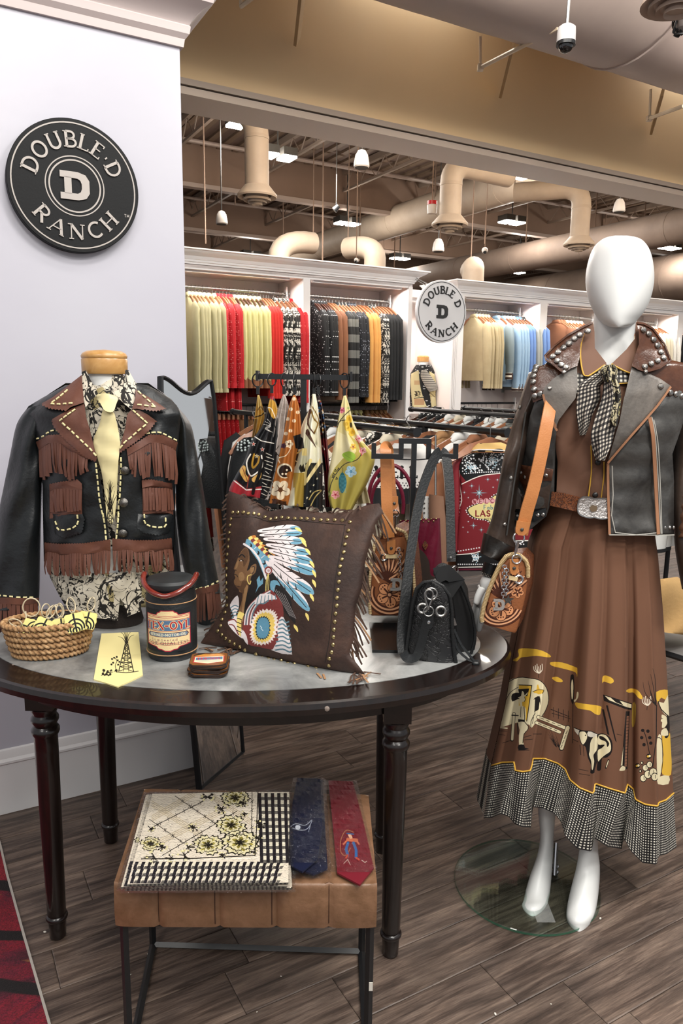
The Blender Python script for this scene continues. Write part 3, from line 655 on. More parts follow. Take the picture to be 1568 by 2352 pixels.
 # flood lights in pairs
glow=mat('lamp_glow','ffffff',.5,emit=('fff6e8',40));dark=mat('lamp_housing','3a3733',.5)
LP=[(568,290,2),(638,360,2),(1185,403,2),(797,514,2),(1175,511,2),(1193,581,2),(1537,570,2),(918,594,2),(575,588,2),(1193,627,1),(1512,627,1)]
ln=['twin floodlight nearest the white wall, above the left duct outlet','twin floodlight just right of the left duct outlet','twin floodlight in front of the elbow duct, under the header','twin floodlight above the left clothing bays','twin floodlight between the two right duct outlets','twin floodlight above the round hanging sign, beside the low duct','twin floodlight right of the mannequin head','twin floodlight left of the low duct over the bays','twin floodlight showing just over the crown of the left bay','single floodlight low over the right bays','single floodlight hidden partly by the mannequin head']
for i,(x,y,k)in enumerate(LP):
 c=G(x,y,4.4);t=empty('flood_light',c+[0,0,.0],ln[i],'light','ceiling floodlights')
 for s in((-1,1)if k==2 else(0,)):
  q=MB();cc=c+UA*s*.13;
  q.box(cc+[0,0,.06],(.2,.26,.1),np.array(Matrix.Rotation(ROTB,3,'Z')));q.build('housing',dark,t,smooth=False)
  q=MB().box(cc+[0,0,0],(.19,.25,.03),np.array(Matrix.Rotation(ROTB,3,'Z')));q.build('lamp_face',glow,t,smooth=False)
 MB().tube([c+[0,0,.1],[c[0],c[1],5.38]],.012,5).build('rod',dark,t)
 if i<9:
  l=bpy.data.lights.new('flood','POINT');l.energy=75 if i<2 else 62;l.shadow_soft_size=.15;l.color=(1,.95,.88)
  o=bpy.data.objects.new('flood',l);o.location=c-[0,0,.14];COL.objects.link(o)
  # pendant speakers
sp=mat('speaker_white','cfc7c0',.5)
for i,(x,y,dd)in enumerate([(509,515,9.5),(830,385,7.2),(1421,487,9.5),(1006,578,12.5)]):
 c=W(x,y,dd);s=34/1700*dd/2 if i==1 else 26/1700*dd/2;s=min(s,.14)
 t=empty('pendant_speaker',c,['white pendant speaker hanging beside the white wall','largest white pendant speaker, under the header near the centre','white pendant speaker above the mannequin head','small white pendant speaker left of the low duct'][i],'speaker','pendant speakers')
 MB().lathe([(s*.9,0),(s,.01),(s*.97,s*.6),(s*.8,s*1.5),(s*.5,s*2),(.01,s*2.15)],c,16).build('shell',sp,t)
 MB().lathe([(.001,-.004),(s*.85,-.004),(s*.85,.004),(.001,.004)],c,16).build('grille',dark,t)
 MB().tube([c+[0,0,s*2.1],[c[0],c[1],5.38]],.008,5).build('cable',dark,t)
 # main ducts with drops
dk=MT['duct_paint']
def duct(name,pts,r,label,seams=True,par=None,mt=dk,n=20):
 if par is None:t=empty(name,np.array(pts[0],float),label,'duct','ventilation ducts')
 else:t=par
 MB().tube(pts,r,n).build('duct_tube',mt,t,ang=50)
 if seams:
  P=[np.array(p,float)for p in pts]
  for i in range(1,len(P)-1):
   d=P[i+1]-P[i-1];d/=np.linalg.norm(d);MB().tube([P[i]-d*.012,P[i]+d*.012],r*1.015,n).build('seam_band',mt,t)
 return t
def bend(p0,p1,p2,k=7):
 p0,p1,p2=[np.array(p,float)for p in(p0,p1,p2)]
 return[(1-t)**2*p0+2*t*(1-t)*p1+t*t*p2 for t in np.linspace(0,1,k)]
a1,b1,z1=ABZ(WB(1000,478,11.8))
pts=[B(a1,b,z1)for b in np.arange(HB+.5,22,1.6)]
d1=duct('main_duct',pts,.29,'big round tan duct crossing behind the first elbow outlet',n=24)
a2,b2,z2=ABZ(WB(1400,552,11.0));z2=3.95;a2=ABZ(G(1400,552,z2))[0]
pts=[B(a2,b,z2)for b in np.arange(6.5,23,1.8)]
d2=duct('main_duct',pts,.27,'second round tan duct, low behind the mannequin head',n=24)
a3=ABZ(G(1568,632,4.0))[0]
d3=duct('main_duct',[B(a3-.3,b,3.9)for b in np.arange(10,23,1.8)],.55,'widest dark round duct at the far right behind the mannequin head',n=24)
def drop(px,py,r,via,label,zb=3.3):
 c=G(px,py,zb);MBX=0;t=empty('duct_outlet',c,label,'duct','round duct outlets')
 top=c+[0,0,1.0];v=np.array(via,float)
 zz=min(.6,(v[2]-c[2])*.6);pts=[c,c+[0,0,zz]]+bend(c+[0,0,zz+.02],[c[0],c[1],v[2]],[c[0]+.3*(v[0]-c[0]),c[1]+.3*(v[1]-c[1]),v[2]],8)+[v]
 MB().tube([v,[v[0],v[1],5.38]],.008,5).build('strap_rod',bkm,t)
 MB().tube(pts,r,20).build('duct_tube',dk,t,ang=50)
 MB().tube([c+[0,0,zz-.01],c+[0,0,zz+.02]],r*1.03,20).build('seam_band',dk,t)
 MB().lathe([(r*1.05,0.02),(r*1.62,-.06),(r*1.66,-.075),(r*1.6,-.09),(r*1.2,-.07),(r*1.05,.0)],c,28).build('flange',dk,t)
 for k,f in enumerate((1.15,.8,.45)):
  MB().lathe([(r*f,-.10-.02*k),(r*f*.98,-.12-.02*k),(r*f*.72,-.04-.02*k),(r*f*.74,-.03-.02*k)],c,24).build('diffuser_ring',dk if k!=1 else mat('duct_shade','8d7f72',.6),t)
 MB().lathe([(.001,-.02),(r*1.15,-.02),(r*1.15,0),(.001,0)],c,24).build('throat',MT['black_metal'],t)
 return t
c=G(590,432,3.3);
drop(590,432,.118,c+[-1.3,-.3,.75],'duct outlet with a stepped round diffuser nearest the white wall')
c2=G(1033,500,3.3)
drop(1033,500,.125,c2+[.75,.5,.58],'duct outlet hanging from the elbow at the centre')
c3=G(1330,548,3.3);drop(1330,548,.12,c3+[-.8,.3,.62],'duct outlet right of centre above the right bays')
for(x,y,l)in[(640,640,'duct outlet dropping behind the crown of the left bay'),(860,640,'duct outlet dropping behind the bays left of the hanging sign'),(1085,660,'duct outlet dropping behind the right bays')]:
 c=G(x,y,3.05 if x!=1085 else 2.95);t=empty('duct_outlet',c,l,'duct','round duct outlets')
 w={640:(715,545,1.2),860:(800,560,.8),1085:(1088,612,.6)}[x];e=c+[(w[0]-x)/1700*12,.4,(y-w[1])/1700*11]
 MB().tube([c,c+[0,0,.25]]+bend(c+[0,0,.3],[c[0],c[1],e[2]],e,8),.17,18).build('duct_tube',dk,t,ang=50)
 MB().tube([e,[e[0],e[1],5.38]],.008,5).build('strap_rod',bkm,t)
 # foreground duct in front of the header, silver-tan, with bands
fd=mat('duct_near','b3a39a',.5,nz=(2,'a69690',1),bump=(6,.25))
a_,b_=3.3,3.85
t=empty('ceiling_duct',B(2,a_,b_-.55),'large round duct along the top right in front of the header wall','duct',None)
rg=[];q=MB();RR=.55
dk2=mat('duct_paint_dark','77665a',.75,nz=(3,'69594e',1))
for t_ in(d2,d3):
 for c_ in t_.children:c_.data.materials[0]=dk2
aa=list(np.arange(-1.2,9,.15))
for a in aa:
 r=RR*(1+.004*R.uniform(-1,1));rg.append([B(a,a_+r*math.cos(k),b_+r*math.sin(k))for k in np.linspace(0,2*PI,40,endpoint=False)])
q.ring(rg);q.build('duct_tube',fd,t,ang=60)
for a in(1.62,2.05,3.75,5.6,7.4):
 q=MB();q.ring([[B(x,a_+RR*f*math.cos(k),b_+RR*f*math.sin(k))for k in np.linspace(0,2*PI,40,endpoint=False)]for x,f in((a-.012,1.0),(a-.01,1.018),(a+.01,1.018),(a+.012,1.0))]);q.build('seam_band',fd,t)
 # ceiling over the near room
struct(MB().bbox(-6,12,1.2,HB,5.0,5.1).build('ceiling_near',mat('near_deck','86705c',.8),None,smooth=False))
# brackets between duct and header
cream=mat('strut_cream','cdbba2',.5)
for i,(x0,y0,x1,y1,x2,y2)in enumerate([(1103,155,1103,84,1282,64),(1491,272,1494,205,1570,243)]):
 p0=WB(x0,y0,3.9);p1=WB(x1,y1,3.9);p2=WB(x2,y2,3.2)
 t=empty('duct_bracket',p0,['cream rod bracket under the near duct beside the dome camera','cream rod bracket under the near duct at the right edge'][i],'bracket','duct brackets')
 MB().tube([p0,p1],.009,6).build('rod',cream,t);MB().tube([p0,p2],.012,6).build('brace',cream,t)
 MB().box(p0,(.035,.035,.035)).build('clamp',cream,t,smooth=False)
t=empty('duct_bracket',WB(553,15,3.9),'short cream rod bracket at the top edge above the white wall','bracket','duct brackets')
MB().tube([WB(553,15,3.9),WB(551,-40,3.9)],.009,6).build('rod',cream,t);MB().tube([WB(553,15,3.9),WB(600,-20,3.7)],.011,6).build('brace',cream,t)
for i,(x0,y0,x1,y1)in enumerate([(1151,215,1178,105),(682,95,697,-40),(1496,300,1522,210)]):
 p0=WB(x0,y0,HB-.05);p1=WB(x1,y1,HB-.5)
 o=MB().ribbon([p0,p1],.07,.02,(0.5,-.8,0)).build('header_brace',mat('brace_paint','b79d78',.7),None,smooth=False)
 tag(o,['flat tan brace on the header wall below the dome camera','flat tan brace on the header wall at the top left','flat tan brace on the header wall at the right edge'][i],'brace','header wall braces')
 # dome camera on a pole
c=W(1300,85,3.0);k=3.0/1700;r=19*k
t=empty('security_camera',c-[0,0,24*k],'white dome security camera hanging on a pole from the near duct','camera')
MB().lathe([(r*.98,-.004),(r*1.02,0),(r,.03),(r*.96,.046),(r*.6,.055),(.001,.057)],c-[0,0,.015],24).build('housing',mat('camera_white','e4e1df',.4),t)
MB().lathe([(r*1.04,-.012),(r*1.04,0),(r*.9,.001)],c-[0,0,.018],24).build('collar',MT['black_metal'],t)
MB().sphere(c-[0,0,.028],r*.82,18,12,(1,1,1.0)).build('dome',mat('dome_glass','0b0b0d',.06,coat=1),t)
MB().tube([c+[0,0,.03],c+[0.02,0,1.3]],.006,8).build('pole',MT['steel'],t)
# diffuser at the top right corner with a bundle of black cable
c=W(1555,2,2.75);t=empty('ceiling_diffuser',c,'round stepped ceiling diffuser cut by the top right corner','diffuser')
for k_,rr in enumerate((.115,.09,.065,.04)):
 MB().lathe([(rr,0-.01*k_),(rr*1.02,-.012-.01*k_),(rr*.8,.0-.01*k_),(rr*.78,.012-.01*k_)],c,28).build('ring',mat('diffuser_tan','b9a596',.5),t)
MB().lathe([(.001,.02),(.1,.02),(.1,.1),(.001,.1)],c,24).build('throat',fd,t)
c=W(1562,52,2.9);q=MB()
for k_ in range(7):q.tube(sm([c+np.array([R.uniform(-.03,.03),R.uniform(-.02,.02),R.uniform(-.045,.045)])for _ in range(5)],4,True),.004,5)
tagged(q,'cable_bundle',MT['black_metal'],'bundle of black cable hanging at the right edge below the diffuser','cable')
q=MB().lathe([(.02,0),(.035,.01),(.035,.05),(.02,.06)],W(1570,75,2.9),14);tagged(q,'cable_box',mat('box_grey','a9a3a0',.5),'small grey round box under the black cable at the right edge','box')
# small extras: smoke heads, red alarm, little cameras
for i,(x,y,dd)in enumerate([(818,598,9),(1113,575,11)]):
 c=W(x,y,dd);t=empty('small_camera',c,['tiny white camera hanging above the left bays','tiny white camera on the low duct'][i],'camera','tiny ceiling cameras')
 MB().sphere(c,.028 if i==0 else .045,10,7).build('body',sp,t);MB().sphere(c-[0,.015,.02],.02 if i==0 else .03,8,6).build('lens',MT['black_metal'],t)
 MB().tube([c,[c[0],c[1],5.38]],.006,5).build('rod',bkm,t)
c=W(992,472,9);t=empty('alarm_beacon',c,'small red and white alarm beacon hanging near the centre elbow duct','alarm')
MB().lathe([(.05,-.09),(.06,0),(.05,.01)],c,12).build('base',sp,t);MB().lathe([(.055,.01),(.055,.05),(.001,.055)],c,12).build('red_cap',mat('alarm_red','b3121c',.4),t)
MB().tube([c+[0,0,.05],[c[0],c[1],5.38]],.006,5).build('rod',bkm,t)
for i,(x,y,dd)in enumerate([(735,300,7),(772,478,11)]):
 c=W(x,y,dd);t=empty('track_spotlight',c,['black spotlight hanging under the header near the white speaker','black spotlight hanging farther back over the left bays'][i],'spotlight','black spotlights')
 MB().tube([c+[-.03,0,-.03],c+[.03,0,.03]],[.045,.03],12).build('can',MT['black_metal'],t);MB().box(c+[0,0,.05],(.02,.02,.05)).build('yoke',MT['black_metal'],t)
 MB().tube([c+[0,0,.05],[c[0],c[1],5.38]],.006,5).build('rod',dark,t)
 # ================================================================ CLOTHING BAYS
BF=5.74;BBK=6.24;ZO=2.288
inner=mat('bay_lining','efe4df',.6)
def bayunit(name,label,stiles,bf,bb,a0,a1,crown_a0,crown_a1,left_ret=False,ztop=2.42):
 t=empty(name,B((a0+a1)/2,bf,0),label,'cabinet','white clothing bays')
 MB().bbox(a0,a1,bb,bb+.02,.0,ztop-.1).build('back_panel',inner,t,smooth=False)
 MB().bbox(a0,a1,bf,bb,2.30,2.325).build('top_panel',inner,t,smooth=False)
 MB().bbox(a0,a1,bf,bf+.02,ZO,2.345).build('fascia',WH,t,smooth=False)
 MB().bbox(a0,a1,bf,bf+.02,0,.12).build('plinth',WH,t,smooth=False)
 for(s0,s1)in stiles:
  MB().bbox(s0,s1,bf-.004,bf+.02,0,ZO+.01).build('stile',WH,t,smooth=False)
  MB().bbox(s0+.005,s1-.005,bf+.02,bb,0,2.30).build('side_panel',inner,t,smooth=False)
 pr=[(0,0),(.012,0),(.014,.012),(.022,.016),(.026,.03),(.03,.032),(.045,.055),(.075,.072),(.09,.08),(.1,.09),(.115,.095),(.115,.105),(0,.105)]
 P=[]
 for out,z in pr:
  row=[B(crown_a0-(out if left_ret else 0),bf-out-.001,2.325+z)]
  if left_ret:row.insert(0,B(crown_a0-out,bb,2.325+z))
  row+=[B(crown_a1+out,bf-out-.001,2.325+z),B(crown_a1+out,bb,2.325+z)]
  P.append(row)
 MB().grid(np.array(P)).build('crown',WH,t,ang=25)
 MB().bbox(a0,a1,bf-.1,bb,2.425,2.43).build('lid',WH,t,smooth=False)
 return t
L_ST=[(.62,.68),(1.70,1.76),(2.853,2.918),(3.912,3.955)]
L_ST=[(1.70,1.76),(2.853,2.918),(3.912,3.955)]
cabL=bayunit('clothing_bay','white built-in clothing bay with crown, beside the white wall',L_ST,BF,BBK,1.70,3.955,1.70,3.955)
BFR=5.97;BBR=6.47
cabR=bayunit('clothing_bay','white built-in clothing bay with crown, right of the hanging sign',[(4.66,4.735),(5.74,5.84),(6.85,6.95),(7.96,8.06),(9.0,9.08)],BFR,BBR,4.66,9.08,4.66,9.08,True)
cabC=empty('display_alcove',B(4.3,6.5,0),'white recessed alcove between the two clothing bays behind the hanging sign','cabinet')
MB().bbox(3.957,4.658,6.62,6.64,0,2.33).build('back_panel',inner,cabC,smooth=False)
MB().bbox(3.957,4.658,6.1,6.62,2.26,2.33).build('top_panel',WH,cabC,smooth=False)
MB().bbox(3.957,3.985,6.1,6.62,0,2.26).build('side_panel',inner,cabC,smooth=False)
MB().bbox(4.62,4.658,6.0,6.62,0,2.26).build('side_panel',inner,cabC,smooth=False)
for k in range(3):MB().bbox(4.60+.02*k,4.612+.02*k,5.96-.0*k,5.975,0,2.3).build('fluted_edge',WH,cabC,smooth=False)
MB().bbox(3.957,4.658,6.0,6.12,.0,.95).build('counter',WH,cabC,smooth=False)
# light strips hidden under the tops light the bays
for(a,b,w)in[(2.3,5.86,.9),(3.42,5.86,.9),(5.24,6.09,.9),(6.35,6.09,.9),(7.45,6.09,.9),(8.5,6.09,.8),(4.3,6.25,.5)]:
 t=empty('strip_light',B(a,b,2.24),'slim strip light tucked under the top of the %s'%{2.3:'bay beside the white wall',3.42:'bay of apricot sweaters',5.24:'bay right of the hanging sign',6.35:'bay left of the mannequin head',7.45:'bay right of the mannequin head',8.5:'farthest right bay',4.3:'alcove'}[a],'light','strip lights inside the bays')
 MB().box(B(a,b-.06,2.285 if b!=6.25 else 2.24),(w,.04,.02),np.array(Matrix.Rotation(ROTB,3,'Z'))).build('housing',WH,t,smooth=False)
 area('strip',B(a,b-.02,2.265 if b!=6.25 else 2.22),w,.06,7,(math.radians(-12),0,ROTB),(1,.96,.92))
 # ================================================================ GARMENTS ON RAILS
def garment_mesh(L=.68,w=.2,th=.02,SL=.6,flare=1.0,seed=0,collar=True,cuff=.03):
 """local: x along the rail, y across the shoulders (near sleeve at -y), z down from the rail"""
 r_=random.Random(seed);body=MB();rings=[]
 for z,hw,ht in[(-.058,.03,.012),(-.066,.05,.018),(-.085,.10,.02),(-.135,w*.92,th),(-.175,w,th*1.1),(-.35,w*.97,th*1.05),(-.5,w*flare,th*1.0),(-L-.02,w*1.03*flare,th*1.1),(-L-.1,w*1.04*flare,th*1.05)]:
  k=r_.uniform(-.004,.004)
  rings.append([(ht*math.cos(a)*(1+.25*math.sin(5*a+seed))+k,hw*math.sin(a),z)for a in np.linspace(0,2*PI,18,endpoint=False)])
 body.ring(rings)
 sl=[MB(),MB()]
 for sy in(-1,1):
  P=[(0,sy*(w*.82),-.135),(-.006,sy*(w+.01),-.175),(-.012,sy*(w+.035),-.30),(-.014,sy*(w+.05),-.45),(-.012,sy*(w+.05),-SL-.04),(-.01,sy*(w+.048),-SL-.16)]
  sl[sy>0].tube([(x+r_.uniform(-.003,.003),y,z)for x,y,z in P],[.04,.062,.064,.058,.052,.047],14,True,flat=.38,fd=(1,0,0))
 cf=[MB(),MB()]
 for sy in(-1,1):cf[sy>0].tube([(-.01,sy*(w+.048),-SL-.16+cuff),(-.01,sy*(w+.048),-SL-.165)],[.050,.050],14,True,flat=.4,fd=(1,0,0))
 co=MB()
 if collar:
  co.tube([(0,-.06,-.07),(0,-.035,-.05),(0,.035,-.05),(0,.06,-.07)],[.012,.02,.02,.012],10,True,flat=1.0,fd=(1,0,0))
 return body,sl,cf,co
def hanger_mesh():
 q=MB();q.ribbon([(0,-.205,-.135),(0,-.12,-.095),(0,-.04,-.066),(0,0,-.058),(0,.04,-.066),(0,.12,-.095),(0,.205,-.135)],[.012,.03,.04,.042,.04,.03,.012],.011,(1,0,0));return q
def hook_mesh():
 q=MB();q.tube([(0,0,-.05),(0,0,-.015)]+[(0,-.016*math.sin(t),.0-.0+.016*math.cos(t)-.0)for t in np.linspace(-.2,3.6,9)][::-1],.0016,5);return q
HG=hanger_mesh().mesh('hanger',mats=(MT['hanger_wood'],));HGD=hanger_mesh().mesh('hanger',mats=(MT['dark_hanger'],));HK=hook_mesh().mesh('hook',mats=(MT['steel'],))
ORD=['first','second','third','fourth','fifth','sixth','seventh','eighth','ninth','tenth','eleventh','twelfth','thirteenth','fourteenth','fifteenth','sixteenth']
GP={}
def gproto(key,bodym,sleevem=None,cuffm=None,collarm=None,hg=HG,**k):
 b,s,c,co=garment_mesh(**k);sleevem=sleevem or bodym
 GP[key]=[('body',b.mesh('body',mats=(bodym,),ang=60))]+[('sleeve',q.mesh('sleeve',mats=(sleevem,),ang=60))for q in s]+[('cuff',q.mesh('cuff',mats=(cuffm or sleevem,),ang=60))for q in c]
 if k.get('collar',True):GP[key].append(('collar',co.mesh('collar',mats=(collarm or bodym,),ang=60)))
 GP[key]+=[('hanger',hg),('hook',HK)]
def hang(key,p,rot,name,label,cat,group,tilt=0,sc=None):
 t=empty(name,p,label,cat,group);t.rotation_euler=(0,tilt,rot)
 if sc:t.scale=sc
 for nm,me in GP[key]:
  o=bpy.data.objects.new(nm,me);COL.objects.link(o);o.parent=t
 return t
def fab(name,c,c2=None,**k):return mat(name,c,.85,nz=(8,c2 or c,1),**k)
olive=fab('cloth_olive','b9b28c','aca57e');lemon=fab('cloth_lemon','cfc98f','c2bb80');redo=fab('cloth_red_orange','c9291d','b8221a');blackc=fab('cloth_black','111214','1a1b1d')
orange=fab('cloth_apricot','d9a055','cd9450');denim=fab('cloth_light_denim','9db8cf','89a7c2');denim2=fab('cloth_blue','6f8fc4','6282b8');grayk=fab('cloth_grey','a3a6a2','959893');tanj=fab('cloth_tan','b5a684','a69674')
cream=fab('cloth_cream','cfc6b0','c4baa3');brownc=fab('cloth_brown','8a5a3c','7d5036');whitec=fab('cloth_white','dcdcd8','cfcfcb');camel=fab('cloth_camel','a37b52','936c46')
reddot=dots_mat('cloth_red_dots','b3161f','e0807c',75,.26,rnd=.5);bdot=dots_mat('cloth_black_dots','0d0d0f','dadada',52,.22);bdot2=dots_mat('cloth_navy_dots','15161c','a9aebb',85,.2)
toile=toile_mat('cloth_toile','d9d3c8','17140f');toile2=toile_mat('cloth_dark_toile','d2cdc2','0f0d0b',scale=14,wd=.06);plaid=check_mat('cloth_buffalo','121212','cdc7b4','6b6b66',9,'Object')
stripec=check_mat('cloth_cuff_stripe','35211a','e8e2d6','35211a',30,'Object',.5)
gproto('olive',olive,L=.6,SL=.53,seed=1,cuff=.02);gproto('reddress',reddot,L=.72,SL=.5,seed=2,flare=1.1);gproto('lemon',lemon,cuffm=brownc,L=.5,SL=.5,seed=3,cuff=.07,hg=HGD)
gproto('redorange',redo,L=.62,SL=.57,seed=4,collar=False);gproto('toile',toile,L=.62,SL=.55,seed=5);gproto('reddot',reddot,L=.7,SL=.6,seed=6)
gproto('bdot',bdot,L=.62,SL=.55,seed=7,flare=1.12,hg=HGD);gproto('creambrown',cream,brownc,L=.66,SL=.58,seed=8,collar=False);gproto('plaid',plaid,L=.66,SL=.6,seed=9)
gproto('navydot',bdot2,L=.64,SL=.56,seed=10);gproto('apricot',orange,L=.62,SL=.6,seed=11,collar=False,cuff=.05);gproto('toile2',toile2,L=.68,SL=.6,seed=12);gproto('black',blackc,L=.66,SL=.58,seed=13,collar=False)
gproto('tan',tanj,L=.5,SL=.5,seed=14);gproto('denim',denim,cuffm=stripec,L=.55,SL=.52,seed=15,cuff=.055);gproto('grey',grayk,collarm=toile2,L=.58,SL=.54,seed=16);gproto('blue',denim2,L=.5,SL=.48,seed=17)
gproto('varsity',denim,fab('cloth_stone','7d8c92'),stripec,L=.5,SL=.42,seed=18,cuff=.05)
gproto('cream',cream,L=.5,SL=.5,seed=19);gproto('white',whitec,cuffm=blackc,L=.6,SL=.55,seed=20,cuff=.015);gproto('camel',camel,L=.5,SL=.5,seed=21);gproto('brown',brownc,L=.5,SL=.5,seed=22)
def fur(key,m_,seed):
 b,s,c,co=garment_mesh(L=.5,SL=.5,seed=seed,th=.035,w=.2);GP[key]=[('body',b.mesh('body',mats=(m_,),ang=60))]+[('sleeve',q.mesh('sleeve',mats=(m_,),ang=60))for q in s]+[('hanger',HG),('hook',HK)]
fur('whitefur',mat('fur_white','d8d4cc',1,bump=(70,1.0)),23);fur('blackfur',mat('fur_black','0f0f10',1,bump=(70,1.0)),24)
def apx(x,y,b):return ABZ(WB(x,y,b))[0]
def rail(a0,a1,b,z,label,m_=None,r=.012):
 t=empty('clothes_rail',B((a0+a1)/2,b,z),label,'rail','clothes rails');m_=m_ or MT['steel']
 MB().tube([B(a0,b,z),B(a1,b,z)],r,10).build('bar',m_,t)
 for a in(a0+.02,a1-.02):
  MB().bbox(a-.006,a+.006,b-.015,b+.02,z-.02,z+.06).build('end_bracket',WH,t,smooth=False)
  MB().ribbon([B(a+.01,b-.0,z+.0),B(a+.01,b+.02,z-.1),B(a+.01,b+.2,z-.16)],.02,.012,tuple(UA)).build('brace',WH,t,smooth=False)
 return t
RB=6.0;RZ=2.185
rail(1.77,2.84,RB,RZ,'steel rail across the left bay beside the white wall');rail(2.93,3.90,RB,RZ,'steel rail across the second bay, under apricot and black tops')
def row(name,desc,cat,group,key,pxs,y,b,z,where,jit=.3,ppx=None):
 for i,x in enumerate(pxs):
  a=apx(x,y,b);lab='%s, %s from left %s'%(desc,ORD[i],where)if len(pxs)>1 else '%s %s'%(desc,where)
  hang(key,B(a,b,z),ROTB+R.uniform(-.05,.05)*jit*3,name,lab,cat,group,0,(1.25,1.08,1.2))
u1=lambda L:[420+x/5.227 for x in L]
U='in the left bay'
row('olive_jacket','pale olive jacket with scalloped cuffs','jacket','olive jackets','olive',u1([60,100,145,190,235,290,355]),668,RB,RZ,U)
row('red_dotted_dress','long red dotted dress','dress','red dotted dresses','reddress',u1([395,437,480,522,555]),670,RB,RZ,U)
row('lemon_jacket','pale yellow jacket with fringed brown cuffs','jacket','pale yellow jackets','lemon',u1([600,650,690,735,790,840,890]),672,RB,RZ,U)
row('red_sweater','plain orange-red sweater','sweater','orange-red sweaters','redorange',u1([930,965,1000,1030]),675,RB,RZ,U)
row('toile_blouse','white blouse with black line drawings','blouse','white printed blouses','toile',u1([1085,1140,1190,1230]),678,RB,RZ,U)
row('red_dotted_blouse','red dotted blouse','blouse','red dotted blouses','reddot',u1([1265,1290,1315,1335]),680,RB,RZ,'at the right end of the left bay')
u2=lambda L:[690+x/5.807 for x in L];U='in the second bay'
row('dotted_blouse','black blouse with scattered white dots','blouse','black dotted blouses','bdot',u2([150,185,225,262,300]),690,RB,RZ,U)
row('two_tone_top','cream top with brown sleeves','top','cream and brown tops','creambrown',u2([345,385,425]),690,RB,RZ,U)
row('checked_shirt','black and cream checked shirt','shirt','checked shirts','plaid',u2([470,515,560]),692,RB,RZ,U)
row('navy_dotted_blouse','dark navy blouse with fine pale dots','blouse','navy dotted blouses','navydot',u2([610,650,690]),693,RB,RZ,U)
row('apricot_sweater','apricot sweater with ribbed cuffs','sweater','apricot sweaters','apricot',u2([740,795,850]),695,RB,RZ,U)
row('inked_blouse','white blouse covered in dense black print','blouse','dense print blouses','toile2',u2([910,950]),697,RB,RZ,U)
row('black_sweater','plain black sweater','sweater','black sweaters','black',u2([1000,1045,1090,1150]),698,RB,RZ,'at the right end of the second bay')
RB2=6.24;RZ2=ABZ(WB(1083,712,RB2))[2];print('RZ2',RZ2)
rail(4.75,5.72,RB2,RZ2,'steel rail in the bay right of the hanging sign');rail(5.86,6.83,RB2,RZ2,'steel rail in the bay left of the mannequin head');rail(6.97,7.94,RB2,RZ2,'steel rail in the bay just right of the mannequin head');rail(8.07,8.98,RB2,RZ2,'steel rail in the farthest right bay')
u3=lambda L:[940+x/4.612 for x in L];U='right of the hanging sign'
row('tan_jacket','tan denim jacket with snapped cuffs','jacket','tan jackets','tan',u3([690,720,752,784,815]),712,RB2,RZ2,U)
row('varsity_shirt','blue grey shirt with brown striped cuffs','shirt',None,'varsity',u3([925]),714,RB2,RZ2,U)
row('denim_jacket','pale blue quilted jacket with striped cuffs','jacket','pale blue jackets','denim',u3([985,1015,1050,1085]),714,RB2,RZ2,U)
row('blue_shirt','sky blue shirt','shirt','sky blue shirts','blue',u3([1120,1150,1255,1300]),716,RB2,RZ2,U)
row('grey_cardigan','grey cardigan with a black printed yoke','cardigan','grey cardigans','grey',u3([1190,1220]),716,RB2,RZ2,U)
U='left of the mannequin head'
row('brown_jacket','brown jacket on a wooden hanger','jacket','brown jackets','brown',[1278,1284,1290],728,RB2,RZ2,U);row('cream_jacket','cream jacket on a wooden hanger','jacket','cream jackets','cream',[1297,1305,1313,1321,1330],730,RB2,RZ2,U)
U='right of the mannequin head'
row('cream_blouse','cream ruffled blouse','blouse','cream ruffled blouses','cream',[1486,1494,1500],745,RB2,RZ2,U);row('white_fur_jacket','white fur jacket','jacket','white fur jackets','whitefur',[1508,1518],745,RB2,RZ2,U);row('black_fur_jacket','black fur jacket','jacket','black fur jackets','blackfur',[1530,1540],746,RB2,RZ2,U)
# lower rails: clipped trousers and skirts
rail(1.77,2.84,RB,1.24,'black lower rail of the left bay',MT['black_metal']);rail(2.93,3.90,RB,1.24,'black lower rail of the second bay',MT['black_metal']);rail(4.75,5.72,RB2,1.24,'black lower rail of the bay right of the hanging sign',MT['black_metal'])
def pants_mesh(L=.85,w=.17):
 q=MB();rg=[]
 for z,hw,ht in[(-.10,w*.75,.012),(-.14,w*.85,.018),(-.3,w,.02),(-L,w*.95,.018)]:rg.append([(ht*math.cos(a)*(1+.3*math.sin(4*a)),hw*math.sin(a),z)for a in np.linspace(0,2*PI,16,endpoint=False)])
 return q.ring(rg)
def clip_mesh():
 q=MB();q.tube([(0,-.15,-.06),(0,.15,-.06)],.005,6);q.tube([(0,0,-.06),(0,0,.012)],.002,5)
 return q
def clips(y):return MB().box((0,y,-.085),(.02,.035,.05))
CLH=clip_mesh().mesh('clip_hanger',mats=(MT['black_metal'],));CLP=[clips(y).mesh('clip',mats=(MT['hanger_wood'],),smooth=False)for y in(-.12,.12)]
for key,m_,L in[('redpants',reddot,.9),('camelpants',camel,.6),('creampants',cream,.8),('maroonp',fab('cloth_maroon','3a1518','2e1012'),.6),('greenp',lemon,.5),('tanp',camel,.55),('darkp',blackc,.8)]:
 GP[key]=[('fabric_drape',pants_mesh(L).mesh('fabric_drape',mats=(m_,),ang=60)),('clip_hanger',CLH),('clip',CLP[0]),('clip',CLP[1])]
def lrow(name,desc,cat,group,key,aa,b,where):
 for i,a in enumerate(aa):hang(key,B(a,b,1.235),ROTB+R.uniform(-.04,.04),name,'%s, %s from left %s'%(desc,ORD[i],where),cat,group)
U='low in the left bay'
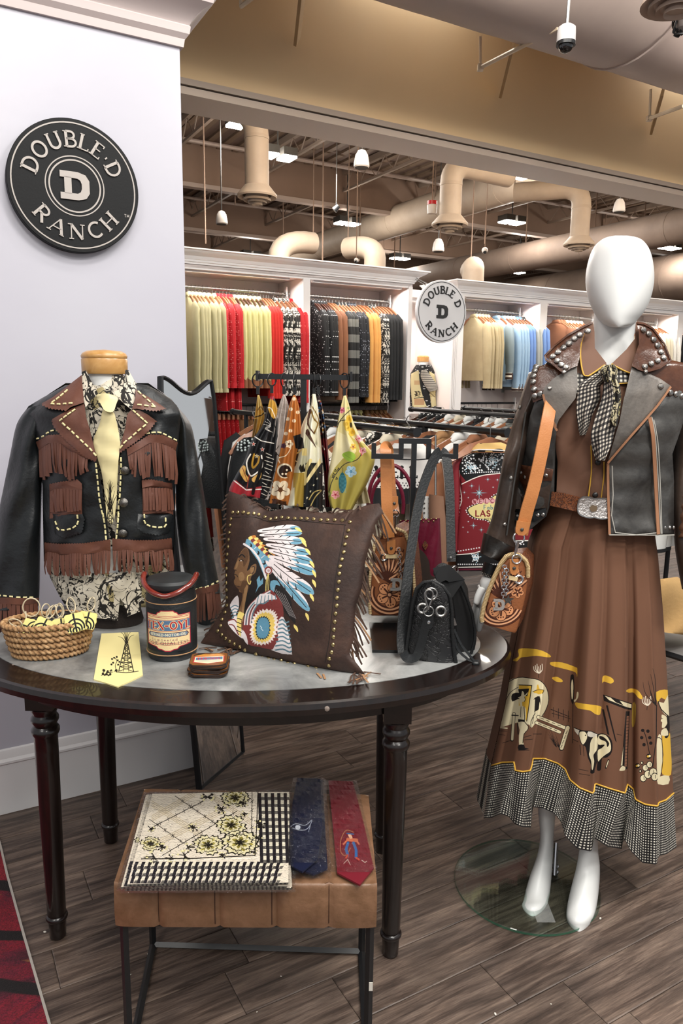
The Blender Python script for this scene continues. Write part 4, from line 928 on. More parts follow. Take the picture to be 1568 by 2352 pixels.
lrow('cream_trousers','cream trousers','trousers','cream trousers','creampants',[1.95,2.0],RB,U);lrow('red_dotted_trousers','red dotted trousers','trousers','red dotted trousers','redpants',[2.07,2.11,2.15,2.19,2.23,2.27,2.31],RB,U);lrow('camel_skirt','camel skirt','skirt','camel skirts','camelpants',[2.36,2.40,2.44],RB,U)
lrow('dark_trousers','dark trousers','trousers','dark trousers','darkp',[2.5,2.56,2.62,2.68,2.74],RB,U)
U='low in the second bay'
lrow('dark_skirt','dark skirt','skirt','dark skirts','darkp',[2.98,3.04,3.1,3.16],RB,U)
for i,a in enumerate([3.25,3.30,3.36]):hang('black',B(a,RB,1.22),ROTB,'dark_sweater','dark sweater on a hanger, %s from the left in the lower second bay'%ORD[i],'top','dark tops below')
for i,a in enumerate([3.42,3.47,3.52,3.57]):hang('lemon',B(a,RB,1.22),ROTB,'green_jacket','pale green jacket, %s from the left in the lower second bay'%ORD[i],'top','pale green tops below')
for i,a in enumerate([3.64,3.69,3.74,3.79,3.84]):hang('camel',B(a,RB,1.22),ROTB,'camel_jacket','camel jacket, %s from the left in the lower second bay'%ORD[i],'top','camel tops below')
U='on the lower rail right of the hanging sign'
lrow('black_trousers','black trousers','trousers','black trousers below','darkp',[4.82,4.88,4.94,5.0,5.06,5.12,5.18,5.24,5.3,5.38,5.46],RB2,U)
# ================================================================ MID-FLOOR RACKS (bars run along b)
def rack(near,L,label,z=1.25,posts=(0.25,.9)):
 p=np.array([near[0],near[1],z]);e=p+VA*L
 t=empty('garment_rack',[p[0],p[1],0],label,'rack','black garment racks')
 MB().tube([p,e],.016,12).build('bar',MT['black_metal'],t)
 for q,s in((p,-1),(e,1)):MB().tube([q-VA*.0*s,q+VA*.03*s],[.021,.021],14).build('end_cap',MT['black_metal'],t)
 for f in posts:
  q=p+VA*L*f;MB().tube([[q[0],q[1],.03],q],.014,8).build('post',MT['black_metal'],t)
  MB().tube([q-UA*.25+[0,0,.03-z],q+UA*.25+[0,0,.03-z]],.014,8).build('foot',MT['black_metal'],t)
 return t
nA=G(1155,993,1.25);nB=G(948,992,1.25);
rack(nA,2.2,'black rack bar holding the red sign jacket at its near end');rack(nB,2.0,'black rack bar holding the white studded jacket at its near end')
ROTV=ROTB+PI/2
def along(near,s,z=1.262):q=np.array([near[0],near[1],z])+VA*s;return q
KN={'white':('shirt','white'),'cream':('jacket','cream'),'brown':('jacket','brown'),'camel':('jacket','camel'),'black':('sweater','black'),'navydot':('blouse','navy dotted'),'tan':('jacket','tan'),'toile':('blouse','ink-printed white'),'toile2':('blouse','dark printed'),'plaid':('shirt','checked'),'bdot':('blouse','black dotted')}
def packed(seq,near,s0,ds,where,grp):
 cnt={}
 for i,k in enumerate(seq):
  cnt[k]=cnt.get(k,0)+1;n_,c_=KN[k];only=seq.count(k)==1
  hang(k,along(near,s0+ds*i),ROTV+R.uniform(-.05,.05),n_,'%s%s %s on a wooden hanger %s'%('' if only else ORD[cnt[k]-1]+' ',c_,n_,where),n_,grp)
seqA=['brown','white','camel','black','navydot','cream','black','white','brown','tan','black','cream','toile','black']
packed(seqA,nA,.16,.115,'behind the red sign jacket','tops on the right rack')
seqB=['cream','toile','cream','black','white','toile2','cream','brown','black','cream','white','black']
packed(seqB,nB,.16,.12,'behind the white studded jacket','tops on the left rack')
fC=G(947,940,1.25);nC=fC-VA*2.6;nC[2]=0;fD=G(1068,938,1.25);nD=fD-VA*2.6
rack(nC,2.6,'black rack bar farther back, left of the mannequin sleeve');rack(nD,2.6,'farthest black rack bar behind the mannequin')
for j,(nn,S)in enumerate(((nC,['cream','white','black','white','brown','white','navydot','toile','white','cream','black','white','brown','cream','plaid','white','white','bdot','white','cream','white','bdot','bdot','bdot']),(nD,['white','white','brown','cream','white','camel','white','cream','black','brown','white','cream','white','tan','white','black','white','cream','white','brown']))):
 packed(S[5:]if j==0 else S[3:],nn,.55 if j==0 else .4,.105,'on the %s back rack'%['nearer','farther'][j],'packed tops on the %s back rack'%['nearer','farther'][j])
 # ================================================================ OVAL TABLE
wood=bpy.data.materials.new('dark_table_wood');wood.use_nodes=True;n=N(wood);c=n.co('Object',(1,1,1))
f=n.noise(n.co('Object',(18,2,2)),3,6);n.link(n.ramp(f,[(.3,'0d0706'),(.7,'190e0b')]),n.b.inputs['Base Color']);n.b.inputs['Roughness'].default_value=.28;n.b.inputs['Coat Weight'].default_value=.3
n.bump(n.noise(c,9,6),.12,.004)
zinc=bpy.data.materials.new('zinc_top');zinc.use_nodes=True;n=N(zinc);c=n.co('Object')
f=n.noise(c,5,6,.65,.6);n.link(n.ramp(f,[(.32,'6e7071'),(.5,'a3a5a4'),(.68,'cdcecc')]),n.b.inputs['Base Color']);n.b.inputs['Metallic'].default_value=.45
n.link(n.math('MULTIPLY_ADD',n.noise(c,12,5),.3),n.b.inputs['Roughness']);n.t.nodes[-1].inputs[2].default_value=.2 if n.t.nodes[-1].type=='MATH' else 0
n.bump(n.noise(c,40,4),.06,.002)
TX,TY,TA,TB,TZ=-.275,1.93,.735,.437,.76
tb=empty('oval_table',(TX,TY,0),'dark wood oval table with a zinc inset top and turned legs','table')
def ell(a,b,z,n=96):return[(TX+a*math.cos(t),TY+b*math.sin(t),z)for t in np.linspace(0,2*PI,n,endpoint=False)]
q=MB();q.ring([ell(TA-.07,TB-.07,TZ-.032),ell(TA-.012,TB-.012,TZ-.034),ell(TA,TB,TZ-.028),ell(TA+.002,TB+.002,TZ-.014),ell(TA-.002,TB-.002,TZ-.003),ell(TA-.009,TB-.009,TZ),ell(TA-.078,TB-.078,TZ),ell(TA-.08,TB-.08,TZ-.002)],cap=False);q.grid(np.array([ell(TA-.07,TB-.07,TZ-.032),ell(TA-.08,TB-.08,TZ-.002)]),True)
q.build('rim',wood,tb,ang=14)
MB().ring([ell(TA-.0795,TB-.0795,TZ-.03),ell(TA-.0795,TB-.0795,TZ+.0005)]).build('zinc_inset',zinc,tb,ang=30)
q=MB();q.ring([ell(TA-.11,TB-.09,TZ-.09),ell(TA-.11,TB-.09,TZ-.033),ell(TA-.13,TB-.11,TZ-.033),ell(TA-.13,TB-.11,TZ-.09),ell(TA-.11,TB-.09,TZ-.09)],cap=False);q.build('apron',wood,tb,ang=30)
prof=[(.017,0),(.0205,.004),(.0225,.05),(.0225,.052),(.0265,.055),(.028,.06),(.0265,.065),(.0225,.068),(.0235,.07),(.0285,.53),(.0285,.57),(.031,.573),(.034,.580),(.034,.588),(.030,.594),(.027,.598),(.030,.604),(.0335,.611),(.0335,.618),(.030,.624),(.028,.628),(.030,.634),(.033,.640),(.033,.645),(.028,.65)]
for(x,y)in[(-.733,1.727),(.14,1.681),(-.72,2.137),(.142,2.103)]:
 q=MB().lathe(prof,(x,y,0),28);q.build('leg',wood,tb,ang=40)
 MB().box((x,y,.69),(.066,.066,.084)).build('leg_block',wood,tb,smooth=False)
 # chips and scratches along the rim
cm=mat('chip','8c7f76',.6);
for i,(x,y)in enumerate([(30,1527),(742,1617)]):
 p_=G(x,y,TZ-.01 if i else TZ);th=math.atan2((p_[1]-TY)/TB,(p_[0]-TX)/TA)
 q=(TX+(TA+.0022)*math.cos(th),TY+(TB+.0022)*math.sin(th),TZ-.014)if i else(p_[0],p_[1],TZ+.0002)
 MB().sphere(q,.0035 if i!=1 else .006,8,5,(1,.25,1.1)if i else(1,.6,.1)).build('chip',cm,tb)
 # ---------------------------------------------------------------- woven basket with charms
jute=bpy.data.materials.new('jute');jute.use_nodes=True;n=N(jute)
n.link(n.ramp(n.noise(n.co('Object'),90,4),[(.3,'6f4d30'),(.5,'a57f56'),(.7,'c7a47a')]),n.b.inputs['Base Color']);n.b.inputs['Roughness'].default_value=.9;n.bump(n.noise(n.co('Object',(1,1,1)),400,2),.5,.002)
bc=np.array([-.735,1.79,TZ+.001]);ba=math.radians(14)
bas=empty('woven_basket',bc,'oval braided jute basket holding yellow charms at the left of the table','basket')
def bas_pt(t,rx,ry,z):x,y=rx*math.cos(t),ry*math.sin(t);return bc+np.array([x*math.cos(ba)-y*math.sin(ba),x*math.sin(ba)+y*math.cos(ba),z])
NR=6
for k in range(NR):
 z=.008+k*.0155;g_=.086+.020*(k/(NR-1))**.8;rx,ry=g_*1.0,g_*.60;rings=[]
 M_=132
 for strand in range(2):
  q=MB()if strand==0 else q
  rings=[]
  for i in range(M_):
   t=2*PI*i/M_;ph=i*2*PI/6+strand*PI+k*.9
   c_=bas_pt(t,rx+.0035*math.sin(ph),ry+.0035*math.sin(ph),z+.0035*math.cos(ph))
   e1=np.array([math.cos(t+ba),math.sin(t+ba),0])
   rings.append([c_+.0052*(math.cos(a)*e1*.9+math.sin(a)*np.array([0,0,1.0]))for a in np.linspace(0,2*PI,7,endpoint=False)])
  P=np.array(rings+[rings[0]]);q.grid(P,True)
 q.build('braid_coil',jute,bas,ang=80,orient=False)
q=MB();q.ring([[bas_pt(t,.083,.048,.002)for t in np.linspace(0,2*PI,30,endpoint=False)],[bas_pt(t,.083,.048,.008)for t in np.linspace(0,2*PI,30,endpoint=False)]]);q.build('base',jute,bas)
# filling: dark wrapped charms under the visible ones
yl=mat('charm_yellow','d8cc7a',.6);bk=mat('charm_black','141312',.6);tw=mat('twine','cbbd9f',.9,bump=(500,.5))
cvc=Canvas((-1,-1,1,1),256,'e3d98a')
for sgn in(-1,1):
 for r_,yy in((.28,.1),(.5,-.05),(.72,-.2)):
  cvc.line([(sgn*r_*math.sin(t),yy+.62-r_*1.1*math.cos(t)*.9)for t in np.linspace(.15,1.9,14)],.14,'15130f')
cvc.line([(0,-.75),(0,.8)],.16,'15130f');
charm_print=print_mat('charm_print',cvc,.55)
def charm(x,y,Yd,ang,s,lab,tilt=0):
 c_=W(x,y,Yd);t=empty('charm',c_,lab,'charm','yellow charms in the basket')
 ca,sa=math.cos(ang),math.sin(ang);nrm=np.array([.2,-.95,.3]);nrm/=np.linalg.norm(nrm);ex=np.cross([0,0,1. ],nrm);ex=-ex/np.linalg.norm(ex);ex=-ex if ex[0]<0 else ex;ez=np.cross(ex,nrm);ez=ez if ez[2]>0 else-ez
 T=lambda u,v,d:c_+ex*(u*ca-v*sa)*s+ez*(u*sa+v*ca)*s+nrm*d
 out=[(math.cos(k)*(1+.10*math.cos(4*k+PI)+.06*math.cos(8*k)),math.sin(k)*(1+.10*math.cos(4*k+PI)+.06*math.cos(8*k)))for k in np.linspace(0,2*PI,36,endpoint=False)]
 q=MB();q.prism(out,T,-.006,.0);q.build('felt_body',yl,t)
 q=MB();q.add([T(u*.97,v*.97,.0006)for u,v in out],[tuple(range(len(out)))],[((u+1.1)/2.2,(v+1.1)/2.2)for u,v in out]);q.build('printed_face',charm_print,t,orient=False)
 q=MB();loop=[T(0+.35*math.sin(k),.95+.75-.75*math.cos(k),.004*math.sin(3*k))for k in np.linspace(0,2*PI,18)];q.tube(loop,.0017,6);q.build('twine_loop',tw,t)
 q=MB();q.tube([T(0,.95,0),T(.03,1.0,0),T(-.03,1.05,0)],.003,6);q.build('twine_knot',tw,t)
charm(98,1440,1.75,-.5,.024,'yellow charm leaning leftmost in the jute basket');charm(142,1440,1.76,.1,.024,'yellow charm second from left in the jute basket')
charm(172,1430,1.755,.2,.026,'largest yellow charm in the middle of the jute basket');charm(200,1425,1.775,-.25,.024,'yellow charm at the right end of the jute basket')
charm(70,1441,1.765,1.2,.022,'dark edged charm at the left end of the jute basket')
for i,(x,y,l)in enumerate([(118,1424,'black wrapped bundle at the back left of the basket'),(155,1415,'black wrapped bundle at the back centre of the basket'),(85,1428,'black wrapped bundle at the left of the basket')]):
 q=MB();c_=W(x,y+6,1.83);q.sphere(c_,.026,12,8,(1.3,.8,.8));tagged(q,'wrapped_bundle',mat('wrap_black','19191b',.15,coat=.6,bump=(60,.6)),l,'bundle','wrapped bundles')
for i,(x,y,r_,a)in enumerate([(72,1395,.020,.3),(105,1402,.014,1.2),(130,1405,.015,.8),(60,1420,.014,2)]):
 c_=W(x,y,1.79);q=MB();q.tube([c_+np.array([r_*math.cos(k)*math.cos(a),r_*math.cos(k)*math.sin(a),r_*1.2*math.sin(k)])for k in np.linspace(0,2*PI,20)],.0017,6)
 tagged(q,'twine_loop',tw,['tall pale twine loop at the left of the basket','small twine loop second from left above the basket','small twine loop third from left above the basket','twine loop lying on the left rim of the basket'][i],'twine','loose twine loops')
 # ---------------------------------------------------------------- printed tie lying on the table
def derrick(cv,x,y,w,h,c='1b1710',lw=1. ):
 """oil derrick spraying, bottom centre x, y"""
 L=lambda*p,wd=1.2:cv.line([(x+a*w,y-b*h)for a,b in p],wd*lw,c)
 L((-.28,0),(-.05,.66),wd=2);L((.28,0),(.05,.66),wd=2);L((-.1,0),(-.02,.66));L((.1,0),(.02,.66))
 for k in range(6):
  b0,b1=.11*k,.11*(k+1);w0,w1=.28-.35*b0,.28-.35*b1;L((-w0,b0),(w1,b1));L((w0,b0),(-w1,b1));L((-w1,b1),(w1,b1),wd=1.6)
 for a,b in[(-.3,.86),(-.22,.97),(-.12,1.0),(-.03,1.03),(.06,1.0),(.16,.97),(.28,.9)]:cv.line(sm([(x,y-.66*h),(x+a*.45*w,y-(.66+(b-.66)*.75)*h),(x+a*w,y-b*h)],5,False),(1.8*lw,.5*lw),c)
 L((-.05,.66),(.05,.66),(.05,.72),(-.05,.72),(-.05,.66),wd=1.5)
cvt=Canvas((210,1445,335,1585),500,'e4d799');derrick(cvt,290,1543,62,94,lw=1.05)
cvt.line(sm([(232,1552),(255,1545),(290,1546),(318,1542)],4,False),1.6,'1b1710')
for k in range(16):cvt.disc(236+R.random()*32,1540+R.random()*11,1.6+R.random()*2,'1b1710');
for k in range(10):cvt.disc(238+R.random()*28,1541+R.random()*8,1.0+R.random(),'e4d799')
cvt.line(sm([(267,1541),(264,1530),(268,1518),(262,1510)],4,False),1.3,'1b1710')
for a,b in[(262,1511),(268,1509),(257,1514),(270,1517),(274,1521),(259,1523),(255,1527),(271,1528)]:cvt.disc(a,b,2.3,'1b1710')
tiem=print_mat('tie_print',cvt,.38)
tie_px=[(233,1455),(276,1453),(318,1452),(323,1500),(328,1550),(300,1564),(270,1577),(242,1568),(215,1560),(224,1507)]
q=MB();k_=len(tie_px)
tp=[G(x,y,TZ+.0035+.02*max(0,(1500-y)/50)**2)for x,y in tie_px]
bt=[p_-np.array([0,0,.003])for p_ in tp]
cc=G(274,1510,TZ+.0037)
q.add(tp+[cc]+bt+[cc-[0,0,.003]],[(i,(i+1)%k_,k_)for i in range(k_)]+[(k_+1+(i+1)%k_,k_+1+i,2*k_+1)for i in range(k_)]+[(i,k_+1+i,k_+1+(i+1)%k_,(i+1)%k_)for i in range(k_)],[cvt.uv(*p_)for p_ in tie_px]+[cvt.uv(274,1510)]+[cvt.uv(*p_)for p_ in tie_px]+[cvt.uv(274,1510)])
tagged(q,'necktie',tiem,'cream necktie end printed with an oil derrick, lying before the canister','tie',smooth=False)
# ---------------------------------------------------------------- canister bag
cb=G(386,1519,TZ);cb=np.array([cb[0],cb[1]+.05,TZ+.001]);r_=.0625;Hc=.185
can=empty('canister_bag',cb,'black round canister bag with a vintage red and cream oil label','bag')
q=MB().lathe([(.001,0),(r_*.93,0),(r_*.96,.004),(r_*.96,.012),(r_,.014),(r_,Hc-.03),(r_*.97,Hc-.026),(r_*.97,Hc-.006),(.001,Hc-.004)],cb,48);q.build('body',MT['black_leather'],can)
for z in(.018,Hc-.036):MB().tube([cb+[(r_+.0005)*math.cos(t),(r_+.0005)*math.sin(t),z]for t in np.linspace(0,2*PI,50)],.0012,5).build('piping',mat('piping_tan','b98f66',.6),can)
MB().lathe([(.001,0),(r_*.99,0),(r_*1.02,.004),(r_*1.02,.014),(r_*.9,.02),(.001,.022)],cb+[0,0,Hc-.004],40).build('lid',mat('lid_black','1b1d1e',.45,nz=(20,'2b2f31',1)),can)
hd=[cb+[(r_*1.04)*math.cos(t),(r_*1.04)*math.sin(t)-.004,Hc+.012+.012*abs(math.cos(t))-.026*max(0,-math.sin(t))]for t in np.linspace(PI*.97,PI*2.03,26)]
MB().tube(hd,.0068,12).build('handle',mat('bakelite','5c1712',.12,nz=(30,'7d2a1c',1),coat=.8),can)
for s_ in(-1,1):MB().tube([hd[0 if s_<0 else-1],hd[0 if s_<0 else-1]+[0,.01,-.01]],.008,10).build('handle_tab',MT['black_leather'],can)
lb=Canvas((0,0,120,108),960,None);CR_,RD,BL,DK='e8cf9c','a8233a','54708f','5a2030'
lab=[(4,12),(34,12),(38,6),(42,5),(46,1),(74,1),(78,5),(82,6),(86,12),(116,12),(116,92),(88,96),(82,102),(74,103),(66,107),(54,107),(46,103),(38,102),(32,96),(4,92)]
lb.poly(lab,RD);ins=[(60+(x-60)*.955,54+(y-54)*.955)for x,y in lab];lb.poly(ins,CR_)
for y_ in(16,19.5):lb.line([(8,y_),(112,y_)],1.2,RD)
for y_ in(86,90):lb.line([(8,y_),(112,y_)],1.2,RD)
lb.rect(6,27,114,53,BL);lb.line([(6,25.5),(114,25.5)],1.2,RD);lb.line([(6,54.5),(114,54.5)],1.2,RD)
lb.text('TEX-OYL',7,31,18,CR_,w=106,wt=.34,serif=False);lb.text('TEX-OYL',7,31,18,'a8182c',w=106,wt=.2,serif=True)
lb.poly([(14,58),(106,58),(111,64),(106,70),(14,70),(9,64)],DK);lb.poly([(16,59.3),(104,59.3),(108.5,64),(104,68.7),(16,68.7),(11.5,64)],'6e8594');lb.text('REFINED-MOTOR-OIL',17,61,6,'f0e2c0',w=86,wt=.2)
lb.poly([(16,73),(88,73),(88,80),(16,80)],'e9d7a2');lb.text('Engineered',20,73,6.5,'8a4050',w=62,wt=.14);lb.text('FOR QUALITY!',10,82,7.5,DK,w=98,wt=.17)
lb.text('FOR QUALITY!',10,82,7.5,'5d4a50',w=98,wt=.16)
for k in range(0,108,2):lb.line([(0,k+.3),(120,k+.3)],.0,CR_)
q=MB();th0,th1=math.radians(-146),math.radians(-28);P=[];U=[]
for z,v in((.028,0),(Hc-.05,1)):
 P.append([cb+[(r_+.0012)*math.cos(t),(r_+.0012)*math.sin(t),z]for t in np.linspace(th0,th1,30)]);U.append([(u,v)for u in np.linspace(0,1,30)])
q.grid(np.array(P),uv=np.array(U));q.build('label_patch',print_mat('oil_label',lb,.8,bump=(300,.25),base=lambda n:n.mix(0. ,'15171a','15171a')),can,orient=False)
# ---------------------------------------------------------------- coaster stack
cs=Canvas((0,0,100,80),400,'7a4a22');cs.poly([(10,20),(30,8),(50,12),(70,6),(92,20),(92,66),(10,66)],'c58a3c');cs.poly([(8,26),(92,22),(94,62),(50,74),(8,64)],'b03040');cs.poly([(11,29),(89,25),(91,60),(50,71),(11,61)],'e7d9b2');cs.poly([(14,32),(87,29),(88,46),(14,49)],'50708e');cs.text('TEX-OYL',17,34,11,'c02438',w=66,wt=.24)
for a in((20,54),(26,60)):cs.line([(a[0],a[1]),(100-a[0],a[1]-2)],2,'6e8594')
csm=print_mat('coaster_print',cs,.35);ced=mat('coaster_edge','1d1411',.6,nz=(80,'3a2418',1))
c0=G(476,1553,TZ);
for k in range(7):
 a=math.radians([-3,4,-6,3,7,-2,5][k]);z=TZ+.001+k*.0046;cx=c0[0]+[.0,.003,-.002,.004,-.001,.002,0][k];cy=c0[1]+.025+[.0,-.002,.002,0,.003,-.001,0][k]
 wv,dv=.044,.040
 def T(u,v,d):return np.array([cx+u*wv*math.cos(a)-v*dv*math.sin(a),cy+u*wv*math.sin(a)+v*dv*math.cos(a),z+d+.002*u*u])
 out=[(math.copysign(min(1,abs(math.cos(t))*1.25),math.cos(t)),math.copysign(min(1,abs(math.sin(t))*1.25),math.sin(t)))for t in np.linspace(0,2*PI,28,endpoint=False)]
 t=empty('coaster',(cx,cy,z),['lowest','second from bottom','third from bottom','middle','third from top','second from top','topmost'][k]+' oil-label coaster in the stack before the canister','coaster','coasters in the small stack')
 MB().prism(out,T,0,.0036).build('board',ced,t);q=MB();q.add([T(u*.97,v*.97,.0039)for u,v in out],[tuple(range(len(out)))],[((u+1)/2,(v+1)/2)for u,v in out]);q.build('printed_face',csm,t,orient=False)
 # ================================================================ FRINGED PILLOW
c4=lambda pts:[(460+x/3.409,1100+y/3.409)for x,y in pts]
Tp=path_pts(c4([(225,95),(330,130),(450,185),(545,255),(620,240),(700,228),(850,250),(1000,270),(1180,255),(1300,205),(1400,190)]),41)
Rp=path_pts(c4([(1400,190),(1430,260),(1375,340),(1330,500),(1290,650),(1265,850),(1215,1000),(1200,1250),(1165,1380),(1230,1450),(1290,1535)]),41)
Bp=path_pts(c4([(5,1283),(130,1318),(300,1358),(500,1415),(700,1465),(900,1515),(1050,1545),(1180,1550),(1290,1535)]),41)
Lp=path_pts(c4([(225,95),(205,160),(205,250),(200,450),(197,700),(200,980),(130,1090),(60,1200),(5,1283)]),41)
gp={'TL':1.965,'TR':1.79,'BL':1.872,'BR':1.672}
hide=bpy.data.materials.new('pillow_hide');hide.use_nodes=True
def hide_base(n):
 c=n.co('Object');f=n.noise(c,7,6,.65,.4);return n.ramp(f,[(.28,'211512'),(.5,'36241d'),(.72,'523a2f')])
n=N(hide);n.link(hide_base(n),n.b.inputs['Base Color']);n.b.inputs['Roughness'].default_value=.62;n.bump(n.noise(n.co(),120,4),.3,.002)
cp=Canvas((0,0,1568,1773),1150,None,2)
BLK,WHT,BLU,DBL,YEL,SK1,SK2,SK3,MAR='1b1716','e6dcdc','6a9cb3','3f6374','ead27a','7c5a3c','5d412b','9a7650','7a3331'
cp.poly([(350,540),(440,560),(540,640),(575,740),(640,800),(700,960),(742,1090),(735,1130),(640,1010),(590,890),(520,880),(440,930),(400,1010),(345,1090),(315,1040),(330,950),(385,850),(365,730),(365,620)],BLK,3)
cp.poly([(500,620),(560,640),(850,1020),(760,930),(690,870),(720,1000),(640,900),(560,800)],BLK,2)
cp.poly([(345,540),(375,555),(385,640),(365,715),(385,705),(400,680),(437,666),(432,730),(398,765),(388,825),(360,845),(352,900),(350,980),(338,1050),(330,1140),(322,1240),(295,1190),(280,1100),(318,980),(330,900),(302,880),(312,842),(272,832),(262,800),(274,774),(264,748),(272,722),(262,702),(286,640),(305,590)],SK1,3)
cp.poly([(345,545),(372,560),(376,620),(340,690),(330,640),(300,610)],SK2,3);cp.poly([(390,700),(420,680),(428,715),(400,745)],SK3,3);cp.poly([(272,835),(310,845),(330,800),(365,800),(385,825),(355,850),(335,900),(315,880)],SK2,3)
cp.poly([(285,650),(300,640),(290,690),(272,705)],SK3,2);cp.poly([(300,745),(330,730),(345,780),(310,800)],SK3,3);cp.poly([(345,860),(375,840),(345,1000),(335,1120),(322,1060)],SK3,2)
cp.line([(300,612),(325,592),(348,612)],9,BLK,3);cp.line([(306,640),(322,632),(336,642)],6,BLK,2);cp.disc(318,640,5,'e8e0d8');cp.line([(264,745),(285,752),(292,768)],5,BLK);cp.line([(262,712),(280,716)],4,BLK)
cp.line([(402,690),(424,688),(420,722),(404,742)],5,BLK,3);cp.line([(398,750),(372,760),(368,795),(386,825),(395,800)],7,YEL,4)
# brow band, beads
cp.poly([(352,500),(392,468),(470,540),(548,625),(553,650),(512,700),(500,765),(450,640)],BLU,2)
for a,b in[(388,522),(446,580),(497,655)]:cp.disc(a,b,17,BLK);cp.disc(a-6,b-5,11,BLU)
cp.line([(342,510),(400,550),(455,620),(490,700),(514,780)],17,WHT,4);cp.line([(420,548),(440,530)],5,WHT);cp.line([(475,620),(500,600)],5,WHT)
for k in range(9):
 t=k/8;x,y=395+150*t,470+140*t;cp.poly([(x-20,y-10),(x+8,y-24),(x+24,y-6),(x-6,y+12)],MAR if k%2 else YEL,2);cp.poly([(x+6,y-22),(x+30,y-30),(x+42,y-16),(x+22,y-4)],YEL if k%2 else 'c07a35',2)
 # feathers
def feather(b0,t0,w,blue=.45,curl=0,c1=WHT):
 b0,t0=np.array(b0,float),np.array(t0,float);d=t0-b0;L_=np.linalg.norm(d);d/=L_;nn=np.array([-d[1],d[0]])
 pt=lambda s,o:tuple(b0+d*s*L_+nn*(o*w+curl*math.sin(s*PI)*40))
 cp.poly([pt(0,-.25),pt(.25,-.62),pt(.6,-.95),pt(.86,-.85),pt(1.02,-.1),pt(.97,.45),pt(.8,.75),pt(.5,.7),pt(.2,.45),pt(0,.25)],c1,3)
 if blue:cp.poly([pt(1-blue,.5),pt(1-blue*.6,.05),pt(1-blue*.8,-.35),pt(.9,-.6),pt(1.02,-.1),pt(.97,.45),pt(.8,.72)],BLU,2)
 cp.line([pt(.1,0),pt(.55,-.05),pt(.95,0)],5,BLK,2)
 for s in(.35,.52,.7):cp.poly([pt(s,.9),pt(s-.08,.15),pt(s+.03,.85)],BLK)
 for s in(.45,.66):cp.poly([pt(s,-1.1),pt(s-.1,-.3),pt(s+.03,-1.0)],BLK)
for k in range(9):cp.line([(450+k*14,430+k*25),(540+k*12,440+k*32)],(14,3),BLK)
feather((455,408),(775,388),36,.3);feather((470,440),(788,425),30,.5);feather((520,650),(845,1025),44,.75);feather((545,640),(880,895),52,.5,.3);feather((545,610),(895,735),50,.6)
feather((540,560),(872,650),42,.5);feather((520,515),(850,580),38,.4);feather((500,470),(800,490),36,.35)
for x,y,a in[(768,398,.5),(800,476,.6),(812,505,.9),(842,570,.9),(874,668,1),(890,742,1.1),(890,818,1.15),(872,928,1.1),(836,1080,1.2),(748,1170,1.05)]:
 e=np.array([math.cos(a),math.sin(a)]);m=np.array([-e[1],e[0]]);q=lambda s,o:(x+e[0]*s*34+m[0]*o*13,y+e[1]*s*34+m[1]*o*13)
 cp.poly([q(-1,0),q(-.4,-1),q(.4,-.8),q(1,.2),q(.3,.5),q(-.4,.7)],YEL,3)
cp.disc(532,716,32,'b9a9a9',34);cp.disc(532,716,29,MAR,31);cp.disc(532,718,20,'e0d4d4');cp.disc(534,718,10,'b79a9a')
for dx in(-10,0,12):cp.line([(532,740),(525+dx,800),(520+dx,880)],5,YEL,2)
cp.poly([(550,800),(600,795),(625,840),(590,830),(570,905),(548,860)],BLU,2);cp.poly([(440,790),(448,840),(430,895),(455,850),(490,820),(492,770),(470,800),(462,755)],BLU)
for k in range(5):cp.line([(570+k*22,850+k*14),(700+k*12,1070+k*6)],2.5,'b9b0b0')
# shawl
cp.poly([(232,985),(290,912),(302,1000),(278,1060),(300,1100),(335,1240),(300,1230),(240,1170),(215,1120),(262,1085),(250,1040)],WHT,3)
for k in range(4):cp.line([(236+k*4,1010+k*26),(268,990+k*26),(296,1000+k*24)],8,'62808c',3)
cp.line([(222,1110),(262,1100),(290,1130)],8,MAR,3);cp.line([(228,1140),(262,1150),(298,1220)],8,MAR,3)
cp.poly([(300,1040),(325,1045),(345,1060),(320,1110),(318,1240),(290,1180),(285,1100)],YEL,2)
for k in range(4):cp.line([(288,1090+k*32),(320,1100+k*34)],6,BLK)
cp.poly([(345,1080),(380,990),(450,920),(530,872),(575,885),(640,975),(650,1080),(640,1200),(590,1330),(460,1315),(370,1290),(332,1190)],MAR,3)
for k,cc in enumerate((WHT,'5f7f8c',WHT,'7c4040',WHT,'5f7f8c')):
 o=k*11;cp.line([(345+o,1140),(358+o,1050),(400+o,980-o*.0),(470+o*.6,920+o),(545,878+o)],9 if k!=3 else 12,cc,4)
cp.poly([(395+30,960),(470,900),(560,905),(600,940),(520,950),(440,985)],WHT,2)
for k in range(6):cp.line([(455+k*26,918-k*2),(440+k*30,985-k*8)],6,'5f7f8c')
cp.poly([(330,1180),(362,1230),(372,1300),(330,1240)],WHT,2)
def zig(cx,cy,rx,ry,n_,amp,c,sk=0):cp.poly([(cx+(rx+(amp if i%2 else-amp))*math.copysign(abs(math.cos(t))**.8,math.cos(t))+sk*math.sin(t),cy+(ry+(amp if i%2 else-amp))*math.copysign(abs(math.sin(t))**.8,math.sin(t)))for i,t in enumerate(np.linspace(0,2*PI,n_,endpoint=False))],c)
zig(498,1160,104,138,60,9,'f0e2d8',-22);zig(497,1162,82,116,52,7,'e8c766',-14);zig(489,1166,56,90,46,6,'22302f',-4);zig(489,1166,50,82,40,3,'5b8da6',-4)
cp.line([(468,1150),(480,1165),(474,1170),(490,1188)],5,'cfdde3')
sh=[(618,1095),(650,1082),(678,1160),(700,1260),(716,1370),(640,1362),(566,1336),(610,1260),(600,1180)]
cp.poly(sh,WHT,2)
